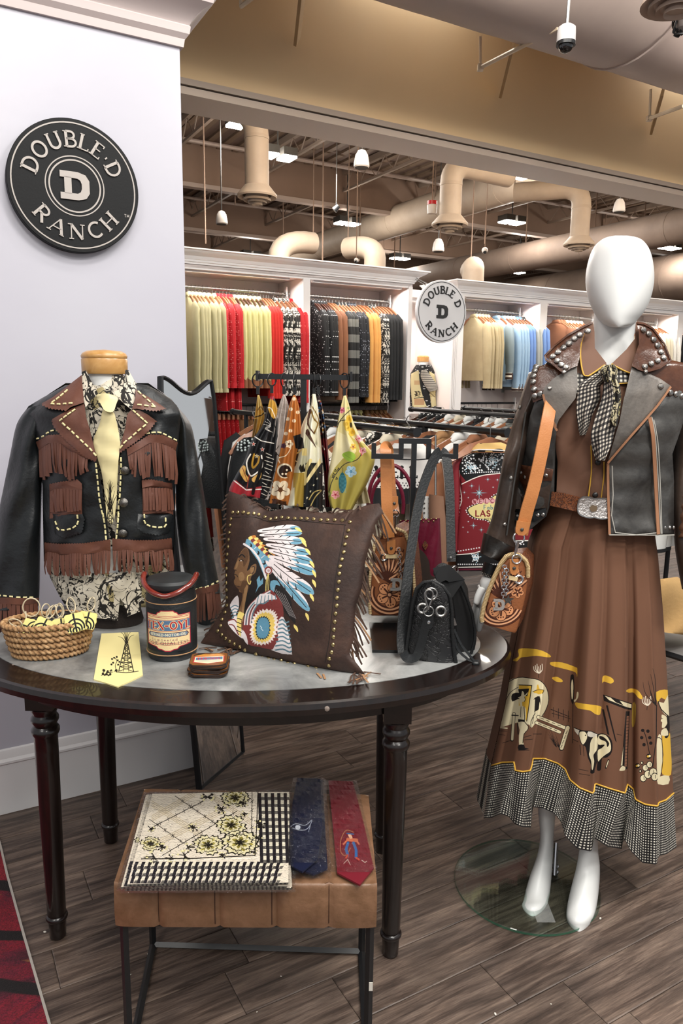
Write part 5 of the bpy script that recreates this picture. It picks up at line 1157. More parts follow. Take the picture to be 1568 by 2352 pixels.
for k in range(8):
 y=1110+k*33;cp.line([(620-k*5,y),(645,y-8),(668+k*4,y+14),(690+k*3,y+8)],11,'5f7f8c',3)
cp.line([(716,1372),(640,1366),(560,1338)],6,WHT)
pil=empty('fringed_pillow',G(660,1525,TZ),'brown leather pillow printed with a chief in a feathered headdress, edged with studs and fringe','pillow')
# Coons patch in the pillow's own plane
NG=61;P=np.zeros((NG,NG,3));PB=P.copy();UV=np.zeros((NG,NG,2))
def ev(C,t):i=t*(len(C)-1);j=int(min(i,len(C)-2));return C[j]*(1-(i-j))+C[j+1]*(i-j)
nrm0=np.array([.43,-.87,.22]);nrm0/=np.linalg.norm(nrm0)
for i in range(NG):
 v=i/(NG-1)
 for j in range(NG):
  u=j/(NG-1)
  q=(1-v)*ev(Tp,u)+v*ev(Bp,u)+(1-u)*ev(Lp,v)+u*ev(Rp,v)-((1-u)*(1-v)*Tp[0]+u*(1-v)*Tp[-1]+(1-u)*v*Bp[0]+u*v*Bp[-1])
  Yd=(1-u)*(1-v)*gp['TL']+u*(1-v)*gp['TR']+(1-u)*v*gp['BL']+u*v*gp['BR']
  e=((4*u*(1-u))**.55)*((4*v*(1-v))**.55);b_=.062*e+.0035*math.sin(9*u+5*v)*e+.006*math.exp(-((u-.22)/.06)**2)*(1-v)**6*-3
  p_=W(q[0],q[1],Yd-b_);P[i,j]=p_;p2_=W(q[0],q[1],Yd);PB[i,j]=p2_-nrm0*(.05*e+.003)
  UV[i,j]=cp.uv((q[0]-460)*3.409,(q[1]-1100)*3.409)
zmin=TZ+.002
P[...,2]=np.maximum(P[...,2],zmin);PB[...,2]=np.maximum(PB[...,2],zmin)
pim=print_mat('pillow_print',cp,.6,bump=(120,.3),base=hide_base)
q=MB();q.grid(P,uv=UV,flip=True);q.front=P;front=q;q.build('front_panel',pim,pil,ang=80,orient=False)
q=MB();q.grid(PB)
rim_f=np.concatenate([P[0],P[1:,-1],P[-1,::-1][1:],P[::-1,0][1:]]);rim_b=np.concatenate([PB[0],PB[1:,-1],PB[-1,::-1][1:],PB[::-1,0][1:]])
q.grid(np.array([rim_f,rim_b]));q.build('back_panel',hide,pil,ang=60,orient=False)
PS=front
pst=stud_mesh(.0052,MT['brass'],.75)
studpx=[(255,262),(295,262),(337,262),(375,270),(420,272),(458,280),(506,298),(548,316),(592,308),(637,302),(686,307),(738,310),(788,310),(835,312),(887,316),(942,322),(995,322),(1052,322),(1112,326),(1170,338),(1157,405),(1142,455),(1131,513),(1122,573),(1108,630),(1094,685),(1088,742),(1084,805),(1076,868),(1069,932),(1067,993),(1058,1055),(1052,1118),(1045,1180),(1041,1238),(1038,1298),(1026,1357),(1009,1405),(1006,1460),(957,1473),(899,1480),(843,1472),(788,1457),(737,1443),(685,1429),(634,1417),(585,1405),(535,1393),(487,1382),(436,1369),(392,1356),(349,1338),(309,1314),(267,1291),(230,1271),(198,1248),(168,1220),(137,1190),(242,313),(234,362),(229,420),(222,475),(218,530),(212,590),(208,640),(206,700),(205,755),(205,815),(206,870),(208,930),(210,990),(196,1045),(172,1100),(160,1150)]
studs('stud',pst,PS,c4(studpx),pil,.0003)
seam=mat('seam_dark','1a110e',.8)
for L_ in([(250,300),(430,300),(540,335),(700,322),(900,340),(1110,358),(1140,362)],[(1132,362),(1108,500),(1060,760),(1035,1000),(1010,1250),(975,1435)]):surf_line(PS,c4(L_),.0012,.0014,.0004).build('seam',seam,pil)
# fringe strips round the edge
fr=mat('fringe_brown','3b2920',.7,nz=(40,'5a4234',1));frt=mat('fringe_tan','9a7452',.7)
def strip(p0,d,L_,w,curl=.01,nr=(.3,-.9,.1),th=.0012,k=5,grav=.0):
 d=np.array(d,float);d/=np.linalg.norm(d);pts=[];p_=np.array(p0,float)
 ph=R.random()*6
 for i in range(k+1):
  pts.append(p_.copy());dd=d+np.array([math.sin(ph+i*1.1)*curl*20*.1,math.cos(ph+i*1.3)*curl*10*.1,-grav*i]);dd/=np.linalg.norm(dd);p_=p_+dd*L_/k
 q=MB();q.ribbon(pts,w,th,nr);return q
def add_strip(*a,m_=fr,par=pil,**k):strip(*a,**k).build('fringe_strip',m_,par,orient=False)
for i in range(26):
 t=i/25;p_=ev(Tp,.12+.8*t);w_=W(p_[0],p_[1]+1,gp['TL']+(gp['TR']-gp['TL'])*(.12+.8*t)+.0);add_strip(w_,(R.uniform(-.6,.9),-.2,R.uniform(.0,.8)),R.uniform(.015,.03)if i<18 else R.uniform(.03,.05),.004,grav=.3)
for i in range(30):
 t=i/29;p_=ev(Lp,.02+.9*t);add_strip(W(p_[0],p_[1],gp['TL']+(gp['BL']-gp['TL'])*t),(-.7,.0,R.uniform(-.8,-.1)),R.uniform(.008,.02),.004,grav=.1)
for i in range(54):
 t=i/53;p_=ev(Rp,.03+.9*t);add_strip(W(p_[0]-4,p_[1],gp['TR']+(gp['BR']-gp['TR'])*t+.01),(.35+R.uniform(-.2,.5),R.uniform(0,.5),-1.0),R.uniform(.045,.085),.0042,m_=fr if i%9 else frt,grav=.08,curl=.02)
for i in range(16):
 p_=G(835+R.uniform(-30,20),1548+R.uniform(-8,6),TZ+.004);a=R.uniform(-2.6,.9);add_strip(p_,(math.cos(a),math.sin(a),0.05),R.uniform(.03,.06),.004,nr=(0,0,1),m_=fr if i%5 else frt,curl=.03)
for i in range(14):
 p_=G(490+R.uniform(-20,70),1488+R.uniform(-6,8),TZ+.004);a=R.uniform(-2.9,-.4);add_strip(p_,(math.cos(a),math.sin(a),0.05),R.uniform(.025,.05),.004,nr=(0,0,1),m_=fr if i%4 else frt,curl=.03)
for(x,y,a)in[(728,1546,-1.2),(742,1548,-1.4)]:add_strip(G(x,y,TZ+.003),(math.cos(a),math.sin(a),0),.03,.005,nr=(0,0,1),m_=frt)
# ================================================================ SCARF STAND WITH SCARVES
YS=2.26
st=empty('scarf_stand',(W(697,900,YS)[0],YS,TZ+.001),'black metal T-shaped stand holding the hanging scarves','stand')
bm_=MT['black_metal'];zt=W(697,866,YS)[2];xa,xb,xm=W(592,862,YS)[0],W(806,868,YS)[0],W(697,866,YS)[0]
MB().box(((xa+xb)/2,YS,zt),(xb-xa,.014,.016)).build('top_bar',bm_,st,smooth=False)
MB().box((xm,YS,(zt+TZ)/2),(.018,.012,zt-TZ)).build('post',bm_,st,smooth=False)
for x_ in(xa,xb):MB().box((x_,YS,zt+.002),(.007,.06,.03)).build('end_plate',bm_,st,smooth=False)
MB().box((xm,YS,TZ+.006),(.22,.2,.01)).build('base',bm_,st,smooth=False)
def ring_clip(x,y0,y1,i,nm,lab):
 t=empty('scarf_ring',W(x,y0,YS),lab,'ring','rings on the scarf stand');c_=W(x,(y0+y1)/2,YS);r_=(y1-y0)/2*YS/1700
 MB().tube([c_+np.array([r_*.9*math.cos(k)*math.cos(.5+i*.3),r_*.9*math.cos(k)*math.sin(.5+i*.3),r_*math.sin(k)])for k in np.linspace(0,2*PI,22)],.0022,6,False).build('hoop',bm_,t)
 MB().box(W(x,y1+8,YS),(.009,.012,.024)).build('clip',bm_,t,smooth=False)
c3=lambda pts:[(460+x/3.564,850+y/3.564)for x,y in pts]
def scarf(name,rows,Yd,cv,lab,front=.02,fold=(3,.008),seed=0,m_=None,nv=26):
 cv.off=(460,850,3.564)
 rr=[(460+a/3.564,850+b/3.564,460+c/3.564,850+d/3.564)for a,b,c,d in rows]
 f=lambda u,t,s:fold[1]*min(1,t*3)*math.sin(u*fold[0]*2*PI+seed)*(1 if s>0 else .5)
 q=relief(rr,Yd,front=lambda t:front*min(1,t*2+.1),back=front*.5,fold=f,cv=cv,nv=nv,nu=30,flatb=.004)
 return tagged(q,'scarf',m_ or print_mat('scarf_print',cv,.45),lab,'scarf','scarves on the stand',orient=True,ang=80)
box=(200,180,1440,1180)
cv=Canvas((400,180,560,600),200,'c49a4a');cv.poly([(455,200),(500,200),(500,330),(470,300)],'d9bd78');cv.line([(430,390),(500,370),(520,350)],8,'1b1612');cv.line([(470,330),(490,300),(515,330)],6,'5a4020',3);cv.poly([(420,400),(470,400),(450,560),(425,560)],'8a6a38')
scarf('s',[(468,205,482,205),(455,300,510,300),(440,400,525,385),(428,500,500,470),(420,560,470,520)],2.31,cv,'gold patterned scarf end hanging leftmost on the stand',seed=1)
cv=Canvas((200,180,720,1180),420,'131214')
cv.poly([(560,210),(600,215),(600,240),(570,250)],'a02a3a');cv.poly([(565,240),(612,260),(640,330),(600,400),(555,320)],'b88a2e',3);cv.line([(545,310),(580,315),(615,395)],7,'efe8dc',3)
for k in range(3):cv.line([(545-k*14,400+k*22),(575,440+k*10),(530+k*8,480),(590,510)],4,'d8d2c8',3)
cv.line([(445,545),(500,580),(600,600)],8,'efe8dc');
for(x,y,c_)in[(435,605,'b03a2a'),(507,650,'b03a2a'),(462,705,'e2c271')]:
 cv.poly([(x+(22 if i%2==0 else 9)*math.sin(i*PI/5),y-(22 if i%2==0 else 9)*math.cos(i*PI/5))for i in range(10)],'efe8dc');cv.poly([(x+(15 if i%2==0 else 6)*math.sin(i*PI/5),y-(15 if i%2==0 else 6)*math.cos(i*PI/5))for i in range(10)],c_)
cv.line([(410,690),(378,760),(405,860),(450,850),(505,790),(500,700)],12,'efe8dc',4);cv.line([(440,690),(425,760),(432,800),(470,760),(480,710)],16,'b88a2e',4)
cv.poly([(320,830),(350,780),(372,800),(370,850),(400,890),(370,915)],'d6a75a',3);cv.line([(345,800),(385,910)],5,'7a2a22');cv.poly([(420,890),(470,850),(500,840),(490,890),(440,920)],'d6a75a',3);cv.line([(400,860),(380,970)],6,'b03a2a')
cv.poly([(230,930),(290,900),(375,975),(500,950),(480,1100),(220,1100)],'a32b33');cv.line([(275,905),(375,982),(500,975)],9,'f1ece2');cv.line([(500,740),(480,860),(440,960),(430,1010)],26,'1a1a1c')
for k in range(12):cv.line([(500+R.random()*60,680+k*30),(540+R.random()*60,700+k*30)],7,'cfc7b8')
scarf('s',[(572,215,600,215),(545,320,636,330),(500,460,650,480),(420,580,655,600),(360,740,640,760),(290,860,620,880),(240,960,590,990),(230,1010,560,1060)],2.27,cv,'black scarf with stars and horseshoe, red bordered, second from left on the stand',front=.05,fold=(2.5,.012),seed=.6)
cv=Canvas((440,180,760,1180),320,'b9aea6')
for k in range(9):
 x=600+k*9+(12 if k>4 else 0);cv.line([(x,200),(x+60,480)],3,'8f8278');cv.line([(580,260+k*10+(14 if k>4 else 0)),(740,290+k*10+(14 if k>4 else 0))],3,'8f8278')
cv.line([(600,430),(630,540),(600,640),(640,700)],6,'221d1a',3);
for k in range(22):x,y=560+R.random()*70,620+R.random()*330;cv.line([(x,y),(x+R.uniform(-26,26),y+R.uniform(-30,30))],5,'1d1916')
for k in range(7):cv.disc(540+R.random()*60,680+R.random()*260,16,'6a6048')
for i in range(8):
 for j in range(9):cv.rect(430+i*26,900+j*26,443+i*26,913+j*26,'1a1a1a' if(i+j)%2 else '5d5d5d')
scarf('s',[(678,200,692,200),(650,270,724,300),(615,400,728,420),(590,560,722,600),(540,760,700,780),(490,920,680,940),(450,1040,600,1080)],2.25,cv,'grey beige scarf with thin plaid lines, third from left on the stand',seed=2)
cv=Canvas((550,180,860,1180),420,'a9642a')
for(x,y)in[(741,320),(766,416),(737,497),(797,346),(714,400),(700,520),(765,236)]:cv.disc(x,y,15,'e8d4b4');cv.line([(x,y-14),(x,y+14)],3,'a9642a')
def flower(x,y,r_,c1,c2,pet=5,a0=0):
 for k in range(pet):a=a0+k*2*PI/pet;cv.disc(x+r_*.62*math.cos(a),y+r_*.62*math.sin(a),r_*.42,c1)
 for k in range(pet):a=a0+k*2*PI/pet;cv.line([(x,y),(x+r_*.7*math.cos(a),y+r_*.7*math.sin(a))],(r_*.16,1),c2)
 cv.disc(x,y,r_*.24,c2)
flower(655,980,80,'ead9bb','5a3216',5,.3);flower(725,605,34,'ead9bb','5a3216');flower(640,1120,45,'ead9bb','5a3216');flower(680,620,22,'4a2236','2b1420')
cv.disc(690,825,62,'ead9bb');cv.disc(692,828,50,'2c1812');cv.disc(735,860,30,'a9642a');
for(x,y)in[(672,850),(708,818),(700,850)]:cv.disc(x,y,9,'ead9bb')
cv.line([(650,760),(640,720),(700,700),(740,640)],7,'ead9bb',4);cv.line([(590,1060),(620,1090),(700,1080)],12,'4a2a16',4);cv.poly([(760,540),(830,520),(840,660),(780,640)],'1a1616')
cv.poly([(600,1050),(700,1080),(720,1160),(560,1160)],'4a2a16');cv.disc(640,1120,24,'ead9bb')
scarf('s',[(760,205,776,205),(730,280,806,290),(700,420,825,430),(670,580,835,600),(625,780,830,800),(590,940,820,960),(562,1090,800,1120)],2.22,cv,'rust orange scarf with cream flowers and dots, fourth from left on the stand',front=.035,seed=3)
cv=Canvas((680,180,1020,1180),440,'d8d0b4')
cv.poly([(880,520),(960,600),(900,700),(780,880),(740,860)],'b9b59a',2);cv.poly([(930,200),(975,420),(940,600),(985,640),(1000,760),(900,880),(870,700)],'e6e2cc',2)
cv.line([(905,330),(930,400),(960,440),(930,520)],12,'8a6a2a',4);cv.line([(915,300),(960,380),(975,470)],8,'8a6a2a',4);cv.poly([(880,480),(905,540),(950,640),(920,600),(860,520)],'4a2c22',2);cv.line([(900,330),(880,440),(930,520)],(22,8),'4a2c22',3)
cv.poly([(790,520),(840,560),(850,640),(800,650)],'17181a');cv.line([(770,560),(800,600),(780,660)],12,'d3bd86',3);cv.poly([(690,650),(800,640),(790,750),(760,800),(700,740)],'17181a',2);cv.line([(700,690),(790,750)],8,'d3bd86');cv.line([(705,665),(790,680),(830,650)],12,'c6ab62',3)
cv.poly([(860,760),(1000,760),(1000,1180),(830,1180)],'1b1d20');cv.line([(980,840),(850,1090)],10,'d8cfae');
for k in range(5):cv.line([(975-k*28,850+k*52),(962-k*28,875+k*52)],16,'1b1d20')
cv.line([(890,1060),(930,1000),(990,985),(940,1040),(880,1160)],9,'c9b16c',4);cv.line([(900,740),(860,820),(850,930)],30,'e2cf8e',3);cv.poly([(760,840),(850,840),(840,1180),(760,1180)],'a98d3e');cv.poly([(690,1000),(770,960),(770,1180),(680,1180)],'ddd8bd')
cv.rect(830,640,870,700,'cdb878');cv.poly([(820,770),(830,790),(845,765),(850,810),(860,780),(858,830),(820,840),(805,800)],'191512');cv.poly([(860,900),(980,720),(990,760),(870,930)],'ecd9a0')
scarf('s',[(915,195,942,195),(900,300,962,300),(830,450,975,440),(800,620,990,620),(770,760,1000,760),(740,900,1000,920),(710,1040,1000,1060),(690,1110,1000,1130)],2.2,cv,'cream, olive and black scarf right of the stand post',front=.05,fold=(3,.012),seed=4)
cv=Canvas((940,180,1080,1180),240,'26161a');
for k in range(40):cv.disc(960+R.random()*60,200+R.random()*330,9,['b8b0a8','3a6a9a','a8742a','7a1d24','1a1a1e','d8d0c4'][k%6])
cv.poly([(985,560),(1040,560),(1070,900),(1060,1180),(1010,1180)],'6a1a22');cv.line([(1000,620),(1015,650)],10,'d8d0c4');cv.poly([(985,650),(1020,720),(1030,820),(1000,830)],'0f0f11')
scarf('s',[(960,215,975,210),(955,300,1000,300),(965,400,1018,400),(975,540,1035,540),(990,700,1050,720),(1010,860,1062,870),(1020,1120,1062,1120)],2.24,cv,'narrow dark red and blue scarf behind the cream one',seed=5)
cv=Canvas((1030,180,1440,1180),620,'cbbd86')
cv.poly([(1180,480),(1250,560),(1430,700),(1430,1180),(1030,1180),(1040,1000),(1100,760),(1250,700),(1270,620)],'a8994a',2);cv.poly([(1040,900),(1060,760),(1120,500),(1230,620),(1100,800)],'d6caa0',2)
for pl in([(1230,325),(1180,370),(1140,420),(1120,470)],[(1120,445),(1150,415),(1200,412),(1230,440)],[(1320,650),(1310,700),(1270,740),(1180,770),(1110,850),(1070,930),(1055,1000)]):cv.line(pl,7,'3a3426',4)
for k in range(14):t=k/13;cv.disc(1300-230*t,735+150*t,3.5,'8a8a80')
def fl2(x,y,r_,c1,c2,pet=5):
 for k in range(pet):a=k*2*PI/pet+.4;cv.disc(x+r_*.6*math.cos(a),y+r_*.6*math.sin(a),r_*.42,c1)
 for k in range(pet):a=k*2*PI/pet+.4;cv.line([(x,y),(x+r_*.8*math.cos(a),y+r_*.8*math.sin(a))],3,c2)
 cv.disc(x,y,r_*.25,c2)
fl2(1158,328,27,'cf7f8e','8a2a3a');fl2(1105,1020,36,'d99a96','9a2a3a');fl2(1232,830,48,'9fbccb','5a86a0');fl2(1300,560,34,'d9a9a9','a04050');fl2(1328,660,30,'d9a9a9','a04050');fl2(1250,628,26,'cfa83a','7a2a3a')
for(x,y)in[(1218,400),(1205,470),(1240,510),(1195,440)]:cv.disc(x,y,26,'cda93c',32);cv.disc(x,y,12,'b08a22',16)
cv.disc(1232,450,9,'2a2418',22)
cv.poly([(1160,690),(1210,665),(1255,680),(1270,715),(1240,750),(1190,735)],'8fae3c',3);cv.line([(1175,690),(1250,735)],3,'6f9030')
cv.poly([(1165,835),(1195,900),(1190,960),(1160,1010),(1135,960),(1135,880)],'1d5f6d',3)
for k in range(13):cv.line([(1140,870+k*11),(1165,862+k*11),(1192,872+k*11)],2.5,'6fb0b8')
cv.line([(1165,800),(1165,835)],4,'3a3426')
for x,y in[(1090,850),(1115,885),(1105,820),(1130,810),(1085,870)]:cv.line([(x-8,y+10),(x,y-10),(x+8,y+8),(x-8,y+10)],5,'211d18')
cv.disc(1050,1015,18,'6f8a3a',24);cv.disc(1050,1015,9,'d8c98e',14);cv.disc(1210,310,10,'9aa86a');cv.line([(1270,560),(1300,610),(1320,700)],6,'b03a4a',3)
scarf('s',[(1172,210,1192,208),(1150,290,1222,300),(1125,420,1255,430),(1100,560,1330,580),(1075,700,1425,705),(1052,820,1400,840),(1042,940,1350,960),(1050,1060,1290,1060),(1072,1130,1235,1160)],2.16,cv,'large olive embroidered scarf with flowers and leaves, rightmost on the stand',front=.045,fold=(2.2,.010),seed=1.2,nv=34)
cv=Canvas((1200,880,1400,1140),64,'c9bd96')
scarf('s',[(1290,930,1340,900),(1240,1020,1370,1000),(1230,1100,1392,1090)],2.21,cv,'pale scarf corner showing behind the olive embroidered scarf',seed=2.2)
for i,(x,y0,y1,l)in enumerate([(592,858,888,'black ring above the gold scarf'),(624,858,886,'black ring above the black star scarf'),(652,858,888,'black ring above the grey beige scarf'),(677,858,888,'black ring above the rust scarf'),(721,857,890,'black ring above the cream scarf'),(731,860,888,'black ring above the narrow red scarf'),(791,858,892,'black ring above the olive embroidered scarf')]):ring_clip(x,y0,y1,i,'',l)
# ================================================================ BAG STAND (key pattern)
YB=2.0
bs=empty('bag_stand',(W(951,1015,YB)[0],YB,TZ+.001),'black angular metal stand with stepped arms holding the bag straps','stand')
def bar(x0,y0,x1,y1,w=11):
 a,b=W(x0,y0,YB),W(x1,y1,YB);s_=w*YB/1700
 lo,hi=np.minimum(a,b),np.maximum(a,b);v_=.0012 if x0==x1 else 0;return MB().box(((lo[0]+hi[0])/2,YB,(lo[2]+hi[2])/2),(hi[0]-lo[0]+s_-v_,s_-v_,hi[2]-lo[2]+s_-v_))
for nm,c_ in[('arm',(858,1022,858,1048)),('arm',(858,1048,918,1048)),('arm',(921,1012,921,1048)),('arm',(921,1012,984,1014)),('arm',(984,1014,984,1050)),('arm',(984,1048,1046,1048)),('arm',(1046,1024,1046,1048))]:bar(*c_).build(nm,bm_,bs,smooth=False)
pz=W(951,1015,YB);MB().box((pz[0],YB,(pz[2]+TZ)/2),(.014,.012,pz[2]-TZ)).build('post',bm_,bs,smooth=False)
MB().box((pz[0]-.01,YB-.07,TZ+.005),(.2,.22,.008)).build('base',mat('stand_base','0e0f10',.25),bs,smooth=False)
# ================================================================ TOOLED TAN BAG
c5=lambda pts:[(820+x/3.675,920+y/3.675)for x,y in pts]
def tooled(cv,seed=3):
 pass
def tool_mat(name,c1='c98a5c',c2='5e3420',sc=26):
 m=bpy.data.materials.new(name);m.use_nodes=True;n=N(m);c=n.co('Object')
 a=n.noise(c,sc,3,.5,2.2);k=n.math('ABSOLUTE',n.math('SUBTRACT',a,.5));k=n.ramp(k,[(.02,'000000'),(.05,'ffffff')])
 n.link(n.mix(k,c2,c1),n.b.inputs['Base Color']);n.b.inputs['Roughness'].default_value=.45;n.bump(k,.6,.003);return m
tool_tan=tool_mat('tooled_tan');tool_dark=tool_mat('tooled_brown','7a4526','3a1c10',90);tool_blk=tool_mat('tooled_black','1b1b1d','0a0a0b',28)
lace=mat('lacing_cream','d2b98c',.6);tanl=MT['tan_leather']
def vine_art(cv,F,ink='4a2415',hi='dca27a',pet='d99668'):
 """carved flower and scroll work on a bag end, in a 0..1 x 0..1.9 frame mapped by F"""
 L=lambda pts,w,c,s=4:cv.line([F(*p_)for p_ in pts],w,c,s)
 for k in range(9):
  a=-1.25+k*.3;L([(.45,1.0),(.45+.32*math.sin(a),.95-.35*math.cos(a)*.8),(.45+.62*math.sin(a*1.1),.72-.5*math.cos(a))],(8*cv.box[2]/420,2),ink);L([(.45,1.0),(.45+.30*math.sin(a),.93-.35*math.cos(a)*.8),(.45+.55*math.sin(a*1.1),.75-.45*math.cos(a))],4,hi)
 for k in range(5):r_=.42+.05*k;L([(.45-r_*.95*math.cos(t),1.32+r_*.9*math.sin(t))for t in np.linspace(-.3,2.9,12)],5,ink if k%2==0 else hi,2)
 for cx,cy,r_ in((.45,1.38,.24),(.62,.38,.13),(.8,.9,.12)):
  for k in range(5):
   a=k*2*PI/5+.2;x,y=cx+r_*.8*math.cos(a),cy+r_*.8*math.sin(a);p0=F(x,y);rr=abs(F(x+r_*.55,y)[0]-p0[0]);cv.disc(*p0,rr*1.14,ink);cv.disc(*p0,rr,pet)
   L([(cx,cy),(x,y)],4,ink,0);
   for j in(-.4,0,.4):q_=F(cx+r_*1.05*math.cos(a+j*.6),cy+r_*1.05*math.sin(a+j*.6));cv.disc(*q_,rr*.14,ink)
  p0=F(cx,cy);rr=abs(F(cx+r_*.28,cy)[0]-p0[0]);cv.disc(*p0,rr,ink);cv.disc(*p0,rr*.65,hi)
def strap_end(p0,ang,w,L_,par,Yd,col=tanl,rivet='pewter'):
 """rounded leather tab lying near a plane at forward distance Yd; p0 = top centre pixel"""
 dx,dy=math.sin(ang),math.cos(ang);pts=[]
 for t in np.linspace(0,1,8):pts.append(W(p0[0]+dx*L_*t,p0[1]+dy*L_*t,Yd))
 ws=[w*Yd/1700]*5+[w*.95*Yd/1700,w*.75*Yd/1700,w*.4*Yd/1700]
 q=MB();q.ribbon(pts,ws,.004,(0.05,-1,.1));q.build('leather_tab',col,par)
 q=MB();q.sphere(pts[4]+[0,-.003,0],.0045,10,6,(1,.5,1));q.build('rivet',MT[rivet],par)
def toroid(c_,r_,th,nrm,m_,par,name='ring',sx=1,n_=22):
 M=np.array(frame_m((0,0,0),nrm))[:3,:3];q=MB();q.tube([np.array(c_)+M@np.array([r_*sx*math.cos(k),r_*math.sin(k),0])for k in np.linspace(0,2*PI,n_)],th,7,False);return q.build(name,m_,par)
def laced_edge(poly,Yf,w,par,m_=lace,n_=60,rr=.0045):
 P=path_pts(poly,n_);
 tb_=MB();tb_.tube([W(x,y,Yf(x,y))for x,y in P],rr,8);tb_.build('laced_edge',m_,par)
 dk_=mat('lace_gap','8d7248',.8);q=MB()
 for i in range(1,n_-1):
  c_=W(P[i][0],P[i][1],Yf(*P[i]));a=W(P[i-1][0],P[i-1][1],Yf(*P[i-1]));b=W(P[i+1][0],P[i+1][1],Yf(*P[i+1]));d=b-a;d/=np.linalg.norm(d)
  q.tube([c_-d*.0008,c_+d*.0008],rr*1.06,8)
 o=q.build('lace_gaps',dk_ if m_ is lace else mat('lace_gap_black','060606',.6),par);o['kind']='stuff'
 # tan bag standing behind the pillow
YT=2.05
tbag=empty('tooled_bag',W(895,1415,YT),'tan hand-tooled leather bag with cream lacing, between the pillow and the black bag','bag')
cv=Canvas((820,1200,960,1430),620,'8a5433')
F_=lambda u,v:(853+u*92,1235+v*95)
cv.poly([(858,1250),(880,1222),(905,1212),(930,1225),(942,1260),(948,1330),(950,1400),(900,1420),(855,1415),(850,1350)],'8a5433',3)
vine_art(cv,F_)
tm_=print_mat('tooled_print_tan',cv,.4,bump=(150,.3))
q=relief([(868,1240,930,1232),(862,1258,938,1250),(856,1300,946,1300),(851,1350,950,1350),(848,1395,951,1395),(853,1414,948,1414)],YT,front=.012,back=.03,nu=20,nv=22,cv=cv)
tsurf=q;q.build('carved_end',tm_,tbag,ang=80)
laced_edge([(850,1410),(846,1360),(852,1300),(860,1250),(878,1222),(905,1212),(930,1222),(942,1256),(948,1300),(952,1360),(952,1412)],lambda x,y:YT-.006,1,tbag,n_=80)
q=MB();b0=[W(x,y,YT+.0)for x,y in[(853,1412),(852,1350),(862,1262),(880,1228),(905,1216),(928,1228),(938,1262),(948,1350),(950,1412)]];q.ring([[p_+[0,.02,0]for p_ in b0],[p_+[.04,.13,0]for p_ in b0]]);q.build('bag_body',tool_dark,tbag,ang=40)
strap_end((898,1240),0,20,33,tbag,YT-.018)
toroid(W(893,1222,YT-.02),.012,.0018,(0.1,-1,.1),MT['chrome'],tbag);toroid(W(882,1280,YT-.012),.009,.003,(0.1,-1,.1),MT['chrome'],tbag,'grommet')
MB().ribbon([W(885,1278,YT-.016),W(915,1278,YT-.016)],.011,.003,(0,-1,0)).build('lace_tab',lace,tbag)
def charm_chain(x0,y0,x1,y1,Yd,par,n_=9):
 for i in range(n_):
  t=i/(n_-1);toroid(W(x0+(x1-x0)*t,y0+(y1-y0)*t,Yd-.002*(i%2)),.005,.0013,(1,-.4,0)if i%2 else(.1,-1,0),MT['chrome'],par,'chain_link',n_=10)
charm_chain(916,1262,921,1330,YT-.024,tbag)
Tt=lambda px,py,Yd,s:(lambda x,y,d:W(px,py,Yd)+np.array([x*s,-d,y*s]))
q=MB();slabD(q,Tt(911,1342,YT-.024,.036),0,.005,1);q.build('letter_charm',mat('charm_silver','b9b6b2',.3,.6),tbag,smooth=False)
# strap over the left arm of the stand
pt=[(893,1235,YT-.03),(889,1180,YT-.035),(887,1120,YT-.03),(886,1060,YT-.025),(885,1035,YT-.02),(886,1026,YT+.0),(890,1033,YT+.02),(892,1060,YT+.02),(897,1130,YT+.01),(903,1165,YT),(905,1180,YT-.012)]
q=MB();P3=[W(*p_)for p_ in pt];q.ribbon(sm(P3,4,False),.031,.004,[(.1,-1,.1)]*1 and(0.1,-1,.15));q.build('strap',tanl,tbag)
strap_end((905,1140),0,18,28,tbag,YT-.03);toroid(W(907,1180,YT-.02),.010,.002,(0.1,-1,.1),MT['chrome'],tbag)
MB().tube([W(908,1184,YT-.02),W(906,1215,YT-.02)],[.004,.003],8).build('snap_hook',MT['chrome'],tbag)
# burgundy bag behind
YM=2.3
mb_l=mat('burgundy_leather','5e1026',.38,nz=(14,'711a33',1),bump=(60,.3));mbag=empty('burgundy_bag',W(955,1330,YM),'burgundy leather tote with round handles and studded rim, behind the black strap','bag')
q=relief([(915,1195,1010,1190),(916,1230,1012,1230),(918,1290,1014,1290),(918,1370,1016,1372)],YM,front=.03,back=.05,fold=lambda u,t,s:.004*math.sin(18*u+9*t));q.build('body',mb_l,mbag,ang=80);ms_=q
sd=stud_mesh(.0035,MT['brass'],.8,8)
studs('stud',sd,ms_,[(920+i*5.8,1196-.3*i+(i%2)*5)for i in range(15)],mbag)
for k,(cx,cy,r_)in enumerate(((897,1148,84),(893,1150,60))):
 P3=[W(cx+r_*.62*math.cos(t)+(0 if k==0 else-4),cy-r_*1.05*math.sin(t)+8,YM-.02-.02*k)for t in np.linspace(-.35,PI+.35,26)];MB().tube(P3,.0062,10).build('handle',mb_l,mbag)
q=MB();q.prism([(0,12),(7,0),(0,-12),(-7,0)],lambda x,y,d:W(976+x,1252+y,YM-.036)+[0,-d,0],0,.002);q.build('diamond_patch',tool_dark,mbag)
q=MB();sc_=sm([(955,1262),(972,1268),(985,1290),(988,1318),(1000,1326),(1014,1330),(1014,1372),(930,1372),(935,1290)],4);q.prism(sc_,lambda x,y,d:W(x,y,YM-.037)+[0,-d,0],0,.003);q.build('suede_overlay',mat('suede_dark','2c211b',.8,nz=(8,'3a2c24',1)),mbag)
